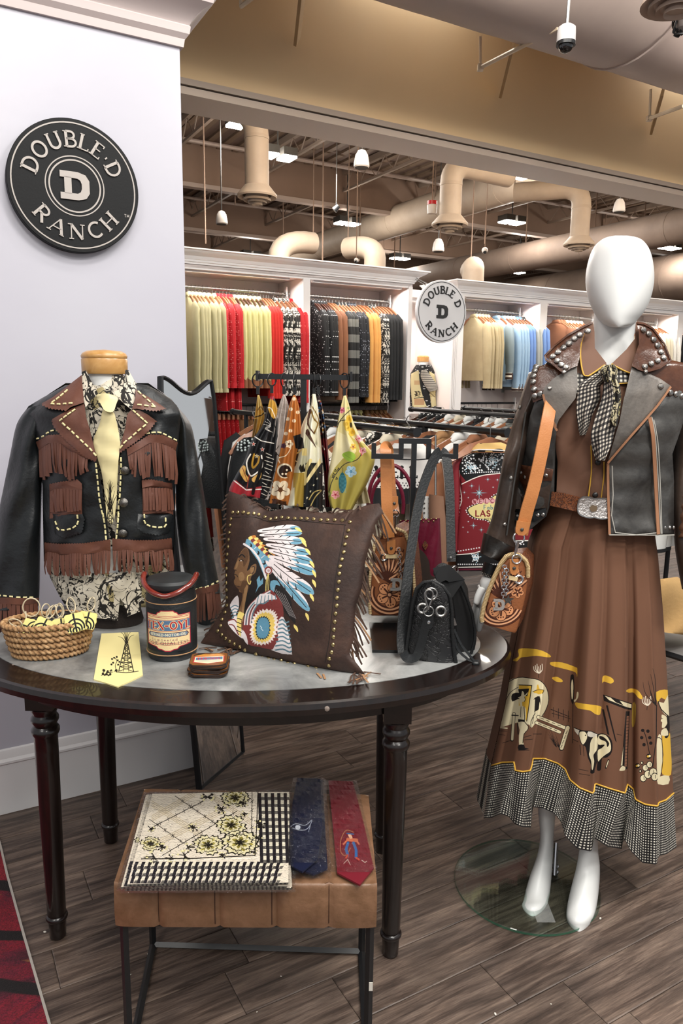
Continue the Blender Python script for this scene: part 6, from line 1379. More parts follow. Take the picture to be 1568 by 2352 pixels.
# black bag in front
YK=1.80
kbag=empty('black_bag',W(1000,1530,YK),'black tooled leather crossbody bag with laced edges at the right of the table','bag')
bl=MT['black_leather']
pk=c5([(500,1570),(560,1530),(640,1525),(720,1570),(780,1650),(800,1760),(800,1900),(810,2050),(850,2230),(820,2290),(640,2270),(480,2200),(415,2120),(430,2000),(450,1850),(470,1700)])
rowk=[(c5([(a,b)])[0]+c5([(c,d)])[0])for a,b,c,d in[(570,1535,650,1530),(515,1580,735,1585),(488,1660,785,1670),(462,1800,800,1800),(440,1950,802,1950),(418,2090,820,2100),(430,2160,840,2200),(600,2245,835,2275)]]
q=relief(rowk,lambda t:YK-.01,front=.022,back=.01,nu=22,nv=24,Yr=lambda t:YK-.03);ksurf=q;q.build('tooled_end',tool_blk,kbag,ang=80)
laced_edge(c5([(420,2150),(415,2090),(445,1900),(470,1720),(500,1590),(560,1535),(640,1525),(720,1565),(782,1650),(800,1790),(802,1950),(815,2100),(840,2260)]),lambda x,y:YK-.018-(x-935)/100*.02,1,kbag,bl,90,.0048)
# body running back and to the right, with the flap
body=c5([(650,1480),(680,1410),(740,1385),(800,1430),(850,1500),(890,1590),(930,1680),(970,1800),(995,1950),(990,2030),(960,2140),(900,2230),(840,2290),(810,2200),(800,1950),(790,1700),(720,1570)])
q=MB();q.prism(sm(body,3),lambda x,y,d:W(x,y,YK+.04+(x-1035)*.0006)+[0,d,0],-.02,.02);q.build('side_panel',mat('black_suede','08090b',.85),kbag,ang=40)
laced_edge(c5([(655,1470),(680,1410),(740,1385),(800,1430),(850,1500),(890,1590),(930,1680),(970,1800),(995,1950),(990,2030),(960,2140)]),lambda x,y:YK+.02,1,kbag,bl,70,.004)
q=MB();a_=[W(x,y,YK-.01)for x,y in c5([(560,1560),(640,1550),(720,1600),(770,1700),(790,1900),(800,2100),(820,2240),(500,2190),(440,2080),(480,1750)])];b2=[p_+np.array([.07,.13,0.0])for p_ in a_];q.ring([a_,b2]);q.build('body',bl,kbag,ang=40)
q=MB();q.ribbon([W(x,y,YK+.0)for x,y in c5([(660,1480),(760,1450),(840,1520),(780,1600),(690,1570)])],.04,.004,(0,-1,.3));q.build('flap_edge',mat('black_suede','08090b',.85),kbag)
# long strap over the right arm
pt=[(925,1500),(922,1470),(925,1420),(935,1330),(950,1220),(965,1140),(985,1080),(1002,1045),(1012,1036)]
ptb=[(1012,1036),(1024,1050),(1032,1110),(1034,1200),(1036,1290)]
q=MB();P3=sm([W(x,y,1.78+.2*max(0,(1500-y)/464))for x,y in pt],4,False);q.ribbon(P3,[.026]*len(P3),.004,(.25,-1,.1));q.build('strap',bl,kbag)
q=MB();P3=sm([W(x,y,2.0-.08*max(0,(y-1036)/254))for x,y in ptb],4,False);q.ribbon(P3,[.024]*len(P3),.004,(.1,-1,.1));q.build('strap',bl,kbag)
P3=sm([W(x,y,1.74)for x,y in[(925,1498),(935,1512),(955,1508),(966,1480),(975,1445),(982,1425)]],4,False);q=MB();q.ribbon(P3,[.022]*len(P3),.004,(.25,-1,.3));q.build('strap',bl,kbag)
strap_end((983,1408),.05,24,36,kbag,1.742,bl,'chrome')
kn=(0,-1,.1)
for(x,y,r_,th)in[(970,1397,.011,.0035),(1012,1404,.0115,.0035)]:toroid(W(x,y,1.745),r_,th,kn,MT['steel'],kbag,'grommet')
toroid(W(984,1404,1.735),.012,.0016,kn,MT['steel'],kbag);toroid(W(990,1364,1.735),.014,.0024,kn,MT['steel'],kbag,'d_ring',1.0)
q=MB();P3=[W(x,y,1.73)for x,y in[(983,1398),(975,1368),(980,1356),(990,1356),(994,1368),(984,1396)]];q.tube(sm(P3,3),.0022,7,False);q.build('snap_hook',MT['steel'],kbag)
MB().sphere(W(996,1373,1.745),.006,12,6,(1,.4,1)).build('snap_button',MT['steel'],kbag);MB().box(W(999,1361,1.74),(.014,.003,.007)).build('tab',bl,kbag)
MB().sphere(W(1035,1282,1.91),.005,10,6,(1,.5,1)).build('rivet',MT['steel'],kbag);toroid(W(1044,1310,1.88),.011,.002,(.6,-1,0),MT['steel'],kbag);MB().tube([W(1047,1312,1.87),W(1052,1332,1.87)],.003,7).build('snap_hook',MT['steel'],kbag)
q=MB();q.ribbon([W(1041,1420,1.77),W(1046,1436,1.77)],.006,.004,(0,-1,0));q.build('zip_pull',MT['steel'],kbag)
for pl in([(1042,1445),(1058,1480),(1078,1505),(1090,1522)],[(1040,1445),(1050,1490),(1075,1515),(1098,1535)]):
 q=MB();P3=sm([W(x,y,1.765-.0*i)for i,(x,y)in enumerate(pl)],4,False);P3[:,2]=np.maximum(P3[:,2],TZ+.004);q.ribbon(P3,.006,.003,(.3,-1,.3));q.build('tassel_lace',bl,kbag)
MB().sphere(W(1092,1524,1.75),.008,8,6,(1.3,.8,.8)).build('lace_knot',bl,kbag)
# ================================================================ THE TWO JACKETS AT THE RACK ENDS
c5b=lambda pts:[(820+x/3.675,920+y/3.675)for x,y in pts]
def hanger_at(x,y,Yd,par,w=.4):
 c_=W(x,y,Yd);q=MB();d=np.array([UA[0],UA[1],0]);q.ribbon([c_-d*w/2-[0,0,.07],c_-d*w*.25-[0,0,.02],c_,c_+d*w*.25-[0,0,.02],c_+d*w/2-[0,0,.07]],[.012,.035,.045,.035,.012],.014,(-.5,-.87,0));q.build('hanger',MT['hanger_wood'],par)
 q=MB();q.tube([c_+[0,0,.02],c_+[0,0,.07]]+[c_+np.array([-d[0]*0+.018*math.sin(t)*VA[0],.018*math.sin(t)*VA[1],.088-.018*math.cos(t)])for t in np.linspace(0,3.9,9)],.002,6);q.build('hook',MT['steel'],par)
YV=3.05;YVR=3.22
cvj=Canvas((1030,1010,1300,1320),900,'131416')
rd='7a2028'
cvj.poly([(1046,1075),(1060,1110),(1062,1180),(1050,1240),(1050,1272),(1090,1272),(1120,1262),(1148,1248),(1180,1240),(1300,1240),(1300,1090),(1180,1086),(1140,1088),(1100,1094),(1070,1106)],rd,0)
cvj.poly([(1036,1070),(1046,1072),(1058,1108),(1064,1160),(1060,1200),(1050,1262),(1046,1272),(1040,1200)],rd)
cvj.line([(1300,1086),(1180,1087),(1140,1088),(1100,1094),(1060,1112)],2.2,'efe9e0',3);cvj.line([(1048,1274),(1090,1270),(1120,1258),(1150,1244),(1300,1240)],2.4,'efe9e0',3);cvj.line([(1045,1070),(1054,1082),(1055,1112),(1060,1150),(1050,1180),(1044,1250)],2.0,'efe9e0',3)
cvj.line([(1048,1303),(1100,1302),(1300,1300)],2.2,'efe9e0');cvj.line([(1048,1308),(1300,1306)],4,'5a1028')
rr_=random.Random(5)
for k in range(150):
 x,y=rr_.uniform(1050,1160),rr_.uniform(1036,1084)
 if y>1100-(x-1040)*.02:continue
 cvj.disc(x,y,rr_.choice([1.2,1.6,2.0]),'e4e4e6')
for cx,cy,r_ in[(1083,1072,15),(1131,1058,16),(1093,1281,10),(1180,1060,14)]:
 for k in range(70):a,b=rr_.random()*2*PI,rr_.random();rr2=r_*b*(1+.35*math.cos(5*a));cvj.disc(cx+rr2*math.cos(a),cy+rr2*math.sin(a),1.5,['eef1f3','9fc0cf','d3dde2'][k%3])
for i in range(26):cvj.disc(1066+i*5,1088-4*math.sin(i/8),1.5,'e8e8ea');cvj.disc(1052+i*6,1266-i*1.0 if i<16 else 1250,1.7,'e8e8ea');cvj.disc(1052+i*5,1296,1.6,'e8e8ea')
for i in range(14):cvj.disc(1052+4*math.sin(i/3),1112+i*8,1.7,'e8e8ea')
def nstar(x,y,r_,n_=8,c='7fa6b0'):cvj.poly([(x+(r_ if i%2==0 and(i//2)%2==0 else(r_*.55 if i%2==0 else r_*.16))*math.cos(i*PI/n_-PI/2),y+(r_ if i%2==0 and(i//2)%2==0 else(r_*.55 if i%2==0 else r_*.16))*math.sin(i*PI/n_-PI/2))for i in range(2*n_)],c)
for(x,y,r_)in[(1100,1132,20),(1083,1116,8),(1120,1101,8),(1142,1102,6),(1066,1131,6),(1087,1207,10),(1105,1217,8),(1075,1143,4),(1132,1119,4),(1075,1198,4),(1063,1211,4),(1074,1222,4),(1140,1215,6),(1175,1120,10)]:nstar(x,y,r_);cvj.disc(x,y,max(1,r_*.08),'e8eef0')
dm=[(1070,1172),(1085,1160),(1120,1148),(1135,1136),(1160,1134),(1200,1150),(1235,1170),(1200,1190),(1160,1205),(1135,1208),(1115,1195),(1085,1190)]
cvj.poly(dm,'2a1a14',2);cvj.poly([(1152+(x-1152)*.95,1172+(y-1172)*.92)for x,y in dm],'e3d391',2)
for p_ in path_pts(sm(dm,4),60):cvj.disc(p_[0],p_[1],1.5,'eceaea')
for i,ch in enumerate('WELCOME'):
 cvj.disc(1090+i*13.2,1152-i*.6,6.6,'c98a90');cvj.disc(1090+i*13.2,1152-i*.6,5.6,'d9a3a6');cvj.text(ch,1086.5+i*13.2,1147.5-i*.6,9,'7a1a28',wt=.17,w=7)
cvj.text('Fabulous',1110,1160,10,'2b6b86',w=56,wt=.14);cvj.text('LAS VEGAS',1091,1173,12.5,'7a1822',w=108,wt=.24);cvj.text('NEVADA',1112,1190,5.5,'1f1a18',w=40,wt=.16)
vj=empty('sign_jacket',W(1160,1300,YV),'black and red leather jacket showing a Las Vegas welcome sign on its back','jacket')
vm=print_mat('vegas_print',cvj,.45)
fo=lambda u,t,s:.004*math.sin(13*u+4*t)+.003*math.sin(7*t+9*u)
q=relief([(1085,1040,1215,1040),(1062,1052,1245,1052),(1052,1075,1262,1075),(1056,1120,1262,1120),(1052,1200,1262,1200),(1046,1260,1262,1260),(1046,1300,1262,1300),(1047,1312,1262,1310)],YV,front=.05,back=.06,Yr=YVR,cv=cvj,fold=fo,nu=26);q.build('back_panel',vm,vj,ang=80)
slm=mat('vegas_sleeve','7a1f28',.45,nz=(10,'8a2a33',1));q=relief([(1052,1052,1064,1052),(1038,1068,1062,1068),(1034,1110,1060,1110),(1036,1170,1058,1170),(1040,1230,1054,1230),(1042,1268,1052,1268)],YV+.02,front=.03,back=.03,nu=10);q.build('sleeve',slm,vj,ang=80)
leop=dots_mat('leopard','d3ae6c','1c130c',34,.3);q=relief([(1098,1018,1150,1016),(1090,1024,1165,1022),(1080,1034,1172,1034),(1082,1038,1172,1038)],YV,front=.04,back=.02,nu=14,nv=8);q.build('collar',leop,vj)
surf_line(q,[(1080,1036),(1100,1033),(1130,1033),(1170,1036)],.004,.004,.003,2).build('collar_piping',WH,vj)
hanger_at(1125,1016,3.1,vj)
# white studded jacket
cw=Canvas((820,1040,1030,1180),700,'dcd9d4')
cw.line([(845,1052),(900,1054),(960,1056),(1020,1050)],2.5,'17171a',2)
cw.text('WELL',862,1073,24,'101012',w=96,wt=.32,serif=True)
for i in range(26):
 for j in range(5):
  x,y=836+i*7.4+(j%2)*3.4,1110-abs(i-13)*.5+j*6+(0 if 3<i<22 else-24)
  cw.poly([(x-1.8,y),(x,y-2.2),(x+1.8,y),(x,y+2.2)],'26262a')
for k in range(12):cw.disc(990+rr_.random()*34,1062+rr_.random()*30,2.0,'2a2a2e')
cw.poly([(820,1128),(860,1120),(920,1124),(980,1118),(1030,1112),(1030,1180),(820,1180)],'17181a')
for i in range(13):cw.line([(826+i*16,1128),(826+i*16,1175)],1,'2c2d30')
wj=empty('studded_jacket',W(940,1150,3.05),'white studded jacket with bold black lettering hanging behind the bag stand','jacket')
q=relief([(890,1030,985,1028),(860,1045,1015,1042),(845,1070,1022,1066),(842,1110,1024,1108),(846,1145,1022,1142),(848,1160,1020,1156)],3.02,front=.05,back=.05,Yr=3.14,cv=cw,fold=fo);q.build('back_panel',print_mat('studded_print',cw,.5),wj,ang=80)
for xs in([(846,1060,862,1058),(838,1090,854,1088),(832,1130,848,1128),(828,1180,842,1178)],[(1012,1056,1026,1058),(1016,1090,1034,1092),(1020,1140,1036,1140),(1022,1160,1036,1160)]):
 q=relief(xs,3.04 if xs[0][0]<900 else 3.12,front=.03,back=.03,nu=10,nv=12);q.build('sleeve',fab('cloth_white','dcdcd8'),wj)
q=relief([(905,1018,970,1018),(895,1030,982,1030)],3.0,front=.03,back=.02,nu=10,nv=4);q.build('collar',fab('cloth_white','dcdcd8'),wj)
hanger_at(938,1014,3.08,wj)
# lower half garments between the bags: suede vest and cowhide panel
vs=empty('suede_vest',W(1005,1290,2.75),'brown suede vest hanging between the black straps','vest')
q=relief([(985,1135,1018,1140),(984,1180,1022,1180),(988,1230,1026,1230),(995,1290,1028,1290),(998,1340,1030,1340)],2.75,front=.03,back=.02,nu=12,nv=12);q.build('front_panel',mat('suede_brown','8a6650',.85,nz=(5,'7a5844',1)),vs)
q=relief([(968,1140,990,1140),(970,1180,990,1180),(974,1230,994,1235),(980,1290,998,1290)],2.77,front=.01,back=.01,nu=8,nv=10);q.build('studded_edge',fab('cloth_white','dcdcd8'),vs);studs('stud',stud_mesh(.004,MT['steel'],.8,6),q,[(985,1145+i*11)for i in range(11)]+[(974,1145+i*11)for i in range(6)],vs)
MB().tube([W(1000,1138,2.77),W(1000,1000,2.9)],.004,6).build('hook',bm_,vs)
# black fringed leather jacket behind the scarves
bj=empty('beaded_jacket',W(545,1150,2.75),'black leather jacket with beaded shoulders hanging behind the left scarves','jacket')
q=relief([(560,1005,610,1000),(540,1025,640,1020),(528,1060,640,1060),(520,1120,640,1120),(516,1170,640,1170)],2.75,front=.06,back=.05,fold=fo);q.build('body',bl,bj,ang=80)
q2=stud_mesh(.005,mat('bead','b9c4c2',.3),.8,6);studs('bead',q2,q,[(545+8*(i%9)+rr_.random()*4,1012+7*(i//9)+rr_.random()*4-(i%9)*.6)for i in range(36)],bj)
hanger_at(585,1000,2.8,bj,.2)
# ================================================================ WAVY MIRROR
mir=bpy.data.materials.new('mirror_glass');mir.use_nodes=True;mir.node_tree.nodes['Principled BSDF'].inputs['Base Color'].default_value=(.86,.87,.87,1);mir.node_tree.nodes['Principled BSDF'].inputs['Metallic'].default_value=1;mir.node_tree.nodes['Principled BSDF'].inputs['Roughness'].default_value=.02
BLm=G(457,1812);BRm=G(556,1726);TLm=W(366,884,2.50);TRm=W(487,890,2.72);print('mirror',BLm,BRm,TLm,TRm)
mt=empty('standing_mirror',(BLm+BRm)/2,'leaning floor mirror with a thin black frame and wavy top, behind the canister','mirror')
def MP(u,v,d=0):
 e=(1-u)*(1-v)*BLm+u*(1-v)*BRm+(1-u)*v*TLm+u*v*TRm;return e+d*np.array([.92,-.38,.05])
top=[(u,1+.0*u+.018*math.sin(u*2*PI*1.0+1.4)*1.0-.012*(1 if u<.02 or u>.98 else 0))for u in np.linspace(.03,.97,20)]
outl=[(0,.0),(0,.5),(0,.97),(.008,.985)]+top+[(.992,.985),(1,.97),(1,.5),(1,.0)]
q=MB();q.prism(outl,lambda u,v,d:MP(u,v,d),-.008,.004);q.build('glass_panel',mir,mt,smooth=False)
q=MB();pp=[MP(u,v)for u,v in outl];q.tube(pp+[pp[0]],.008,8,False,flat=1.6,fd=(.92,-.38,0));q.build('frame',bm_,mt)
# ================================================================ TORSO FORM WITH FRINGED JACKET
k1=lambda pts:[(x/2.904,780+y/2.904)for x,y in pts]
k2=lambda pts:[(x/2.904,1180+y/2.904)for x,y in pts]
YJ=2.04
def Dj(x,y):
 hw=np.interp(y,[880,920,950,1000,1100,1250,1330,1440],[95,160,190,172,160,156,150,120]);b=np.interp(y,[860,900,950,1050,1150,1300,1440],[.05,.075,.10,.115,.11,.10,.09])
 t=min(1,abs((x-248)/hw));return b*math.sqrt(max(0,1-t**2.2))+.0022*math.sin(x*.11+y*.05)+.0015*math.sin(x*.05-y*.13)
BJ=Body(YJ,Dj)
form=empty('torso_form',(W(250,1450,YJ)[0],YJ,TZ+.001),'white torso display form with a turned wooden neck cap, wearing the fringed jacket','mannequin')
ncx=W(241,860,YJ)
MB().lathe([(.052,-.075),(.05,-.04),(.049,-.01),(.0475,.004),(.001,.006)],ncx,32,1,.9).build('neck',MT['mannequin_white'],form)
MB().lathe([(.058,-.001),(.0605,.003),(.0608,.036),(.059,.040),(.0605,.042),(.061,.047),(.057,.054),(.045,.060),(.001,.064)],ncx+[0,0,.002],36,1,.9).build('wooden_cap',MT['light_wood'],form)
MB().tube([ncx-[0,0,.05],[ncx[0],YJ+.0,1.0],[ncx[0],YJ,TZ+.1]],[.05,.09,.09],16).build('body',MT['mannequin_white'],form)
bxc=np.array([W(262,1450,YJ)[0],YJ-.0,TZ+.001]);
q=MB();q.lathe([(.001,0),(.082,0),(.085,.01),(.078,.04),(.08,.09),(.09,.12)],bxc,40,1,.75);q.build('ribbed_base',mat('base_weave','2b211b',.7,bump=(130,.6)),form)
# shirt
toj=toile_mat('shirt_print','cfc6b4','17130f','a2946a',scale=11,wd=.022,blot=.66)
shirt=empty('printed_shirt',(ncx[0],YJ,1.0),'cream shirt printed with black cactus flowers, under the fringed jacket','shirt')
rows=[(212,862,285,862),(150,905,345,905),(110,935,385,935),(105,1000,392,1000),(108,1150,388,1150),(108,1250,388,1250),(112,1320,398,1320),(124,1345,392,1345),(138,1372,378,1378),(152,1395,352,1400)]
q=MB();rg=[]
for i,t in enumerate(np.linspace(0,1,30)):
 T_=np.array(rows,float);r_=[np.interp(t,np.linspace(0,1,len(T_)),T_[:,k])for k in range(4)];ring=[]
 for u in np.linspace(0,1,26):x=r_[0]+(r_[2]-r_[0])*u;ring.append(BJ.P(x,r_[1],-.02+.004*math.sin(u*30+t*8)*(1 if t>.7 else .3)))
 for u in np.linspace(1,0,20)[1:-1]:x=r_[0]+(r_[2]-r_[0])*u;p_=W(x,r_[1],YJ);ring.append(p_+[0,.085*math.sqrt(max(0,1-(2*u-1)**2)),0])
 rg.append(ring)
q.ring(rg);q.build('body',toj,shirt,ang=80)
def wv(a,f):return lambda x,y:a*math.sin(x*f)+a*.6*math.sin(y*f*.7+x*.03)
BJ.shape(k2([(470,400),(900,390),(945,500),(940,650),(850,685),(845,640),(800,560),(785,712),(600,690),(470,640),(440,560)]),-.004,.004,wave=wv(.003,.12)).build('shirt_tail',toj,shirt,ang=60)
BJ2=Body(YJ,lambda x,y:Dj(x,y))
BJ.shape(k1([(545,215),(572,205),(605,270),(650,350),(655,368),(610,400),(572,452),(548,380),(540,290)]),.010,.006).build('collar_leaf',toj,shirt);BJ.shape(k1([(835,200),(858,205),(905,290),(912,350),(878,468),(830,430),(752,352),(800,330),(832,280)]),.010,.006).build('collar_leaf',toj,shirt)
# necktie
cvn=Canvas((205,900,285,1215),360,'dccf9d');derrick(cvn,253,1215,34,110,lw=.9)
for a in(-22,-14,-6,2,10,17):cvn.line([(253,1176),(253+a*.5,1150),(253+a,1118+abs(a))],(2.2,.7),'1b1710',3)
tm2=print_mat('tie_print_worn',cvn,.38)
tie=empty('necktie',BJ.P(250,1200,.01),'cream necktie worn on the torso form, oil spray printed at its tip','tie')
BJ.shape(sm(k1([(690,465),(752,478),(775,540),(795,640),(802,720),(790,800),(782,950),(775,1100),(755,1215),(735,1225),(712,1190),(700,1050),(680,900),(650,790),(622,700),(632,640),(665,560)]),3),.012,.006,cv=cvn,wave=lambda x,y:.004*math.cos((x-250)*.09)).build('blade',tm2,tie,ang=70)
BJ.shape(sm(k1([(640,372),(700,358),(760,372),(786,392),(775,430),(752,482),(700,474),(672,430)]),3),.018,.012,cv=cvn,wave=lambda x,y:.008*math.cos((x-245)*.07)).build('knot',tm2,tie,ang=70)
# jacket
blj=bpy.data.materials.new('jacket_leather');blj.use_nodes=True;n=N(blj);c=n.co();n.link(n.ramp(n.noise(c,4,4),[(.3,'121416'),(.7,'1d2123')]),n.b.inputs['Base Color']);n.b.inputs['Roughness'].default_value=.42;n.bump(n.noise(c,18,5,.6),.35,.012)
brn_l=bpy.data.materials.new('brown_trim_leather');brn_l.use_nodes=True;n=N(brn_l);c=n.co();n.link(n.ramp(n.noise(c,9,4),[(.3,'5a3529'),(.7,'6f4535')]),n.b.inputs['Base Color']);n.b.inputs['Roughness'].default_value=.5;n.bump(n.noise(c,90,4),.2,.003)
jk=empty('fringed_jacket',(ncx[0],YJ,1.0),'black leather western jacket with brown fringe and cream lacing, on the torso form','jacket')
def jpanel(rows,name,side):
 q=MB();rg=[]
 for t in np.linspace(0,1,34):
  T_=np.array(rows,float);r_=[np.interp(t,np.linspace(0,1,len(T_)),T_[:,k])for k in range(4)];f_=[];b_=[]
  for u in np.linspace(0,1,22):
   x=r_[0]+(r_[2]-r_[0])*u;y=r_[1]+(r_[3]-r_[1])*u;f_.append(BJ.P(x,y,.006+.003*math.sin(x*.07+y*.045)+.002*math.sin(y*.11-x*.02)));b_.append(BJ.P(x,y,-.003))
  rg.append(f_+b_[::-1])
 q.ring(rg);return q.build(name,blj,jk,ang=80)
jpanel([(150,885,192,880),(100,912,192,912),(62,935,195,950),(60,955,200,985),(82,1010,208,1020),(92,1060,220,1060),(97,1110,232,1110),(99,1180,243,1180),(100,1240,251,1240),(101,1262,254,1250)],'front_panel',-1)
jpanel([(303,880,340,885),(303,912,392,915),(300,950,412,940),(296,985,415,960),(285,1020,410,1010),(276,1050,405,1060),(276,1110,402,1110),(272,1180,400,1180),(266,1240,399,1240),(262,1250,398,1258)],'front_panel',1)
# back panel of the jacket
q=MB();rg=[]
for t in np.linspace(0,1,16):
 r_=[np.interp(t,[0,.12,.25,.5,1],v_)for v_ in([150,80,70,96,100],[880,925,990,1100,1290],[340,405,410,402,399])];f_=[W(r_[0]+(r_[2]-r_[0])*u,r_[1],YJ)+[0,.10*math.sqrt(max(0,1-(2*u-1)**2))+.002,0]for u in np.linspace(0,1,20)];rg.append(f_+[p_+[0,.004,0]for p_ in f_[::-1]])
q.ring(rg);q.build('back_panel',blj,jk,ang=80)
# sleeves hang with soft creases
crease=lambda u,t,s:(.006*math.sin(t*26+u*6)*math.exp(-((t-.45)/.25)**2)+.005*math.sin(t*9+u*11))if s>0 else 0
q=relief([(62,938,108,925),(38,975,105,985),(24,1040,98,1050),(8,1120,96,1130),(-8,1200,94,1205),(-22,1290,92,1290),(-34,1370,90,1375),(-40,1402,84,1402)],lambda t:2.06-.03*t,front=.06,back=.05,fold=crease,nu=26,nv=36);sL=q;q.build('sleeve',blj,jk,ang=80)
q=relief([(392,925,412,940),(398,975,438,975),(402,1040,452,1040),(403,1120,466,1120),(406,1200,478,1200),(418,1290,492,1285),(434,1350,503,1340),(442,1368,506,1362)],lambda t:2.08-.03*t,front=.06,back=.05,fold=crease,nu=26,nv=36);sR=q;q.build('sleeve',blj,jk,ang=80)
# collar and lapels with scalloped edges
def brown(poly,off=.014,th=.003,name='lapel',wave=None):return BJ.shape(poly,off,th,wave=wave).build(name,brn_l,jk,ang=60)
cl=k1([(545,235),(500,270),(440,318),(350,385),(278,425)])+scallop(k1([(278,430),(330,455),(385,462),(447,470)]),7,3,1)+k1([(470,450),(560,420),(552,330)])
brown(cl,.020,.004,'collar')
ll=k1([(562,425),(470,462),(446,474),(400,500),(348,530)])+scallop(k1([(348,534),(360,580),(440,670),(520,740),(575,785),(640,810)]),7,3,1)+k1([(645,790),(620,690),(600,600),(575,520)])
brown(ll,.013,.004,'lapel')
cr_=k1([(905,330),(925,348),(985,380),(1050,420),(1108,462)])+scallop(k1([(1108,466),(1050,482),(1000,480),(955,470)]),7,3,1)+k1([(915,460),(880,462),(900,400)])
brown(cr_,.020,.004,'collar')
lr=k1([(880,462),(930,470),(985,500),(1045,545)])+scallop(k1([(1045,549),(1010,600),(940,665),(870,715),(795,765)]),7,3,1)+k1([(795,735),(815,660),(835,590),(848,500)])
brown(lr,.013,.004,'lapel')
lace_m=mat('lacing_pale','e6dba4',.6);sq=MB();sq.ring([[(-.0052*k,-.0021*k2_,z),(.0052*k,-.0021*k2_,z),(.0058*k,0,z),(.0052*k,.0021*k2_,z),(-.0052*k,.0021*k2_,z),(-.0058*k,0,z)]for k,k2_,z in((1,1,-.001),(1,1,.0009),(.8,.6,.0018))]);stm=sq.mesh('stitch',mats=(lace_m,))
for run,off in[([(490,472),(450,500),(405,535)],.019),([(425,565),(465,600),(530,662),(595,722),(632,765)],.019),([(440,343),(392,385),(355,412)],.026),([(350,428),(400,430),(470,424)],.026),([(930,352),(985,400),(1022,436)],.026),([(1022,446),(975,440),(930,434)],.026),([(895,478),(935,515),(972,548)],.019),([(962,575),(925,605),(865,658),(825,690),(808,715)],.019),([(250,660),(298,640),(330,608),(385,606)],.011),([(985,625),(1030,618),(1078,620),(1120,645),(1168,668)],.011),([(640,838),(650,930),(655,985),(662,1060),(675,1130),(690,1190)],.011),([(806,800),(808,860),(802,960),(798,1050),(790,1130),(786,1200)],.011)]:
 stitch_run(BJ,k1(run),jk,stm,off,13.5)
for run in[([(688,10),(698,70),(706,160)]),([(790,10),(784,80),(776,155)]),([(516,20),(518,75),(470,102),(390,112),(372,62)]),([(962,15),(966,68),(1010,86),(1060,92),(1102,85),(1104,40)])]:stitch_run(BJ,k2(run),jk,stm,.014,13)
# lower pockets with scalloped rims
for pl in([(350,0),(365,130),(430,160),(545,125),(560,30),(550,0)],[(920,0),(915,90),(960,125),(1060,140),(1130,120),(1150,20),(1145,0)]):BJ.shape(k2(pl[:1])+scallop(k2(pl[1:-1]),7,2.5,1)+k2(pl[-1:]),.009,.003).build('pocket',blj,jk,ang=60)
# yoke bands and fringes
def band(top,bot,off=.013,name='fringe_band'):BJ.shape(top+bot[::-1],off,.0025).build(name,brn_l,jk,ang=60)
tp_=scallop(k1([(240,688),(318,640),(400,636),(470,690),(588,780)]),6,-2,1);bt_=k1([(258,735),(322,692),(405,690),(470,742),(590,800)]);band(tp_,bt_)
fringe_run(BJ,k1([(256,730),(322,685),(405,685),(470,740),(585,795)]),lambda t:.085 if t<.62 else .085-.05*(t-.62)/.38,20,jk,brn_l,off=.014)
tp_=scallop(k1([(845,735),(930,680),(1000,635),(1090,640),(1185,690)]),6,-2,1);bt_=k1([(850,775),(930,730),(1000,688),(1090,694),(1172,740)]);band(tp_,bt_)
fringe_run(BJ,k1([(850,768),(930,724),(1000,684),(1090,690),(1172,738)]),lambda t:.045+.045*min(1,t/.3),20,jk,brn_l,off=.014)
for pl,run in([[(328,968),(400,952),(520,936),(545,960),(548,1000),(330,1010)],[(332,1000),(547,985)]],[[(945,940),(1010,936),(1090,950),(1148,958),(1150,1000),(948,990)],[(950,985),(1152,992)]]):
 P_=k1(pl);BJ.shape(scallop(P_[:3],6,-2,1)+P_[3:],.013,.0025).build('pocket_flap',brn_l,jk,ang=60);fringe_run(BJ,k1(run),.062,10,jk,brn_l,off=.014,jit=.5)
BJ.shape(k1([(330,1000),(545,985),(548,1165),(330,1195)]),.010,.002).build('pocket_panel',brn_l,jk);BJ.shape(k1([(948,985),(1152,992),(1155,1168),(952,1165)]),.010,.002).build('pocket_panel',brn_l,jk)
tp_=scallop(k2([(295,195),(400,205),(560,200),(735,175)]),6,-2,1);band(tp_,k2([(298,262),(400,275),(560,270),(738,248)]))
fringe_run(BJ,k2([(298,250),(400,268),(560,262),(738,240)]),.062,27,jk,brn_l,off=.014)
tp_=scallop(k2([(748,168),(900,180),(1040,180),(1145,165)]),6,-2,1);band(tp_,k2([(750,245),(900,255),(1040,252),(1150,240)]))
fringe_run(BJ,k2([(750,235),(900,245),(1040,242),(1150,230)]),.06,26,jk,brn_l,off=.014)
# cuffs
class SB:
 def __init__(s,q):s.q=q
 def P(s,x,y,off=0):p_,n_=near_front(s.q,x,y);return p_+n_*off
 def N(s,x,y):return near_front(s.q,x,y)[1]
BL_,BR_=SB(sL),SB(sR)
fringe_run(BL_,[(-20,1383),(20,1386),(60,1387),(84,1386)],.085,11,jk,brn_l,off=.004);fringe_run(BR_,[(448,1362),(470,1357),(490,1350),(502,1345)],.085,9,jk,brn_l,off=.004)
q=MB();q.ribbon([BL_.P(x,1380,.004)for x in range(-20,86,8)],.018,.003,(0,-1,0));q.build('cuff_band',brn_l,jk);q=MB();q.ribbon([BR_.P(x,1362-(x-445)*.27,.004)for x in range(445,505,6)],.018,.003,(0,-1,0));q.build('cuff_band',brn_l,jk)
stitch_run(BL_,[(0,1367),(40,1371),(70,1371)],jk,stm,.004,15);stitch_run(BR_,[(452,1353),(475,1347),(496,1336)],jk,stm,.004,13)
q=relief([(-30,1400,82,1400),(-34,1440,76,1440),(-34,1470,60,1470)],2.05,front=.04,back=.04,nu=14,nv=6);q.build('sleeve_lining',blj,jk)
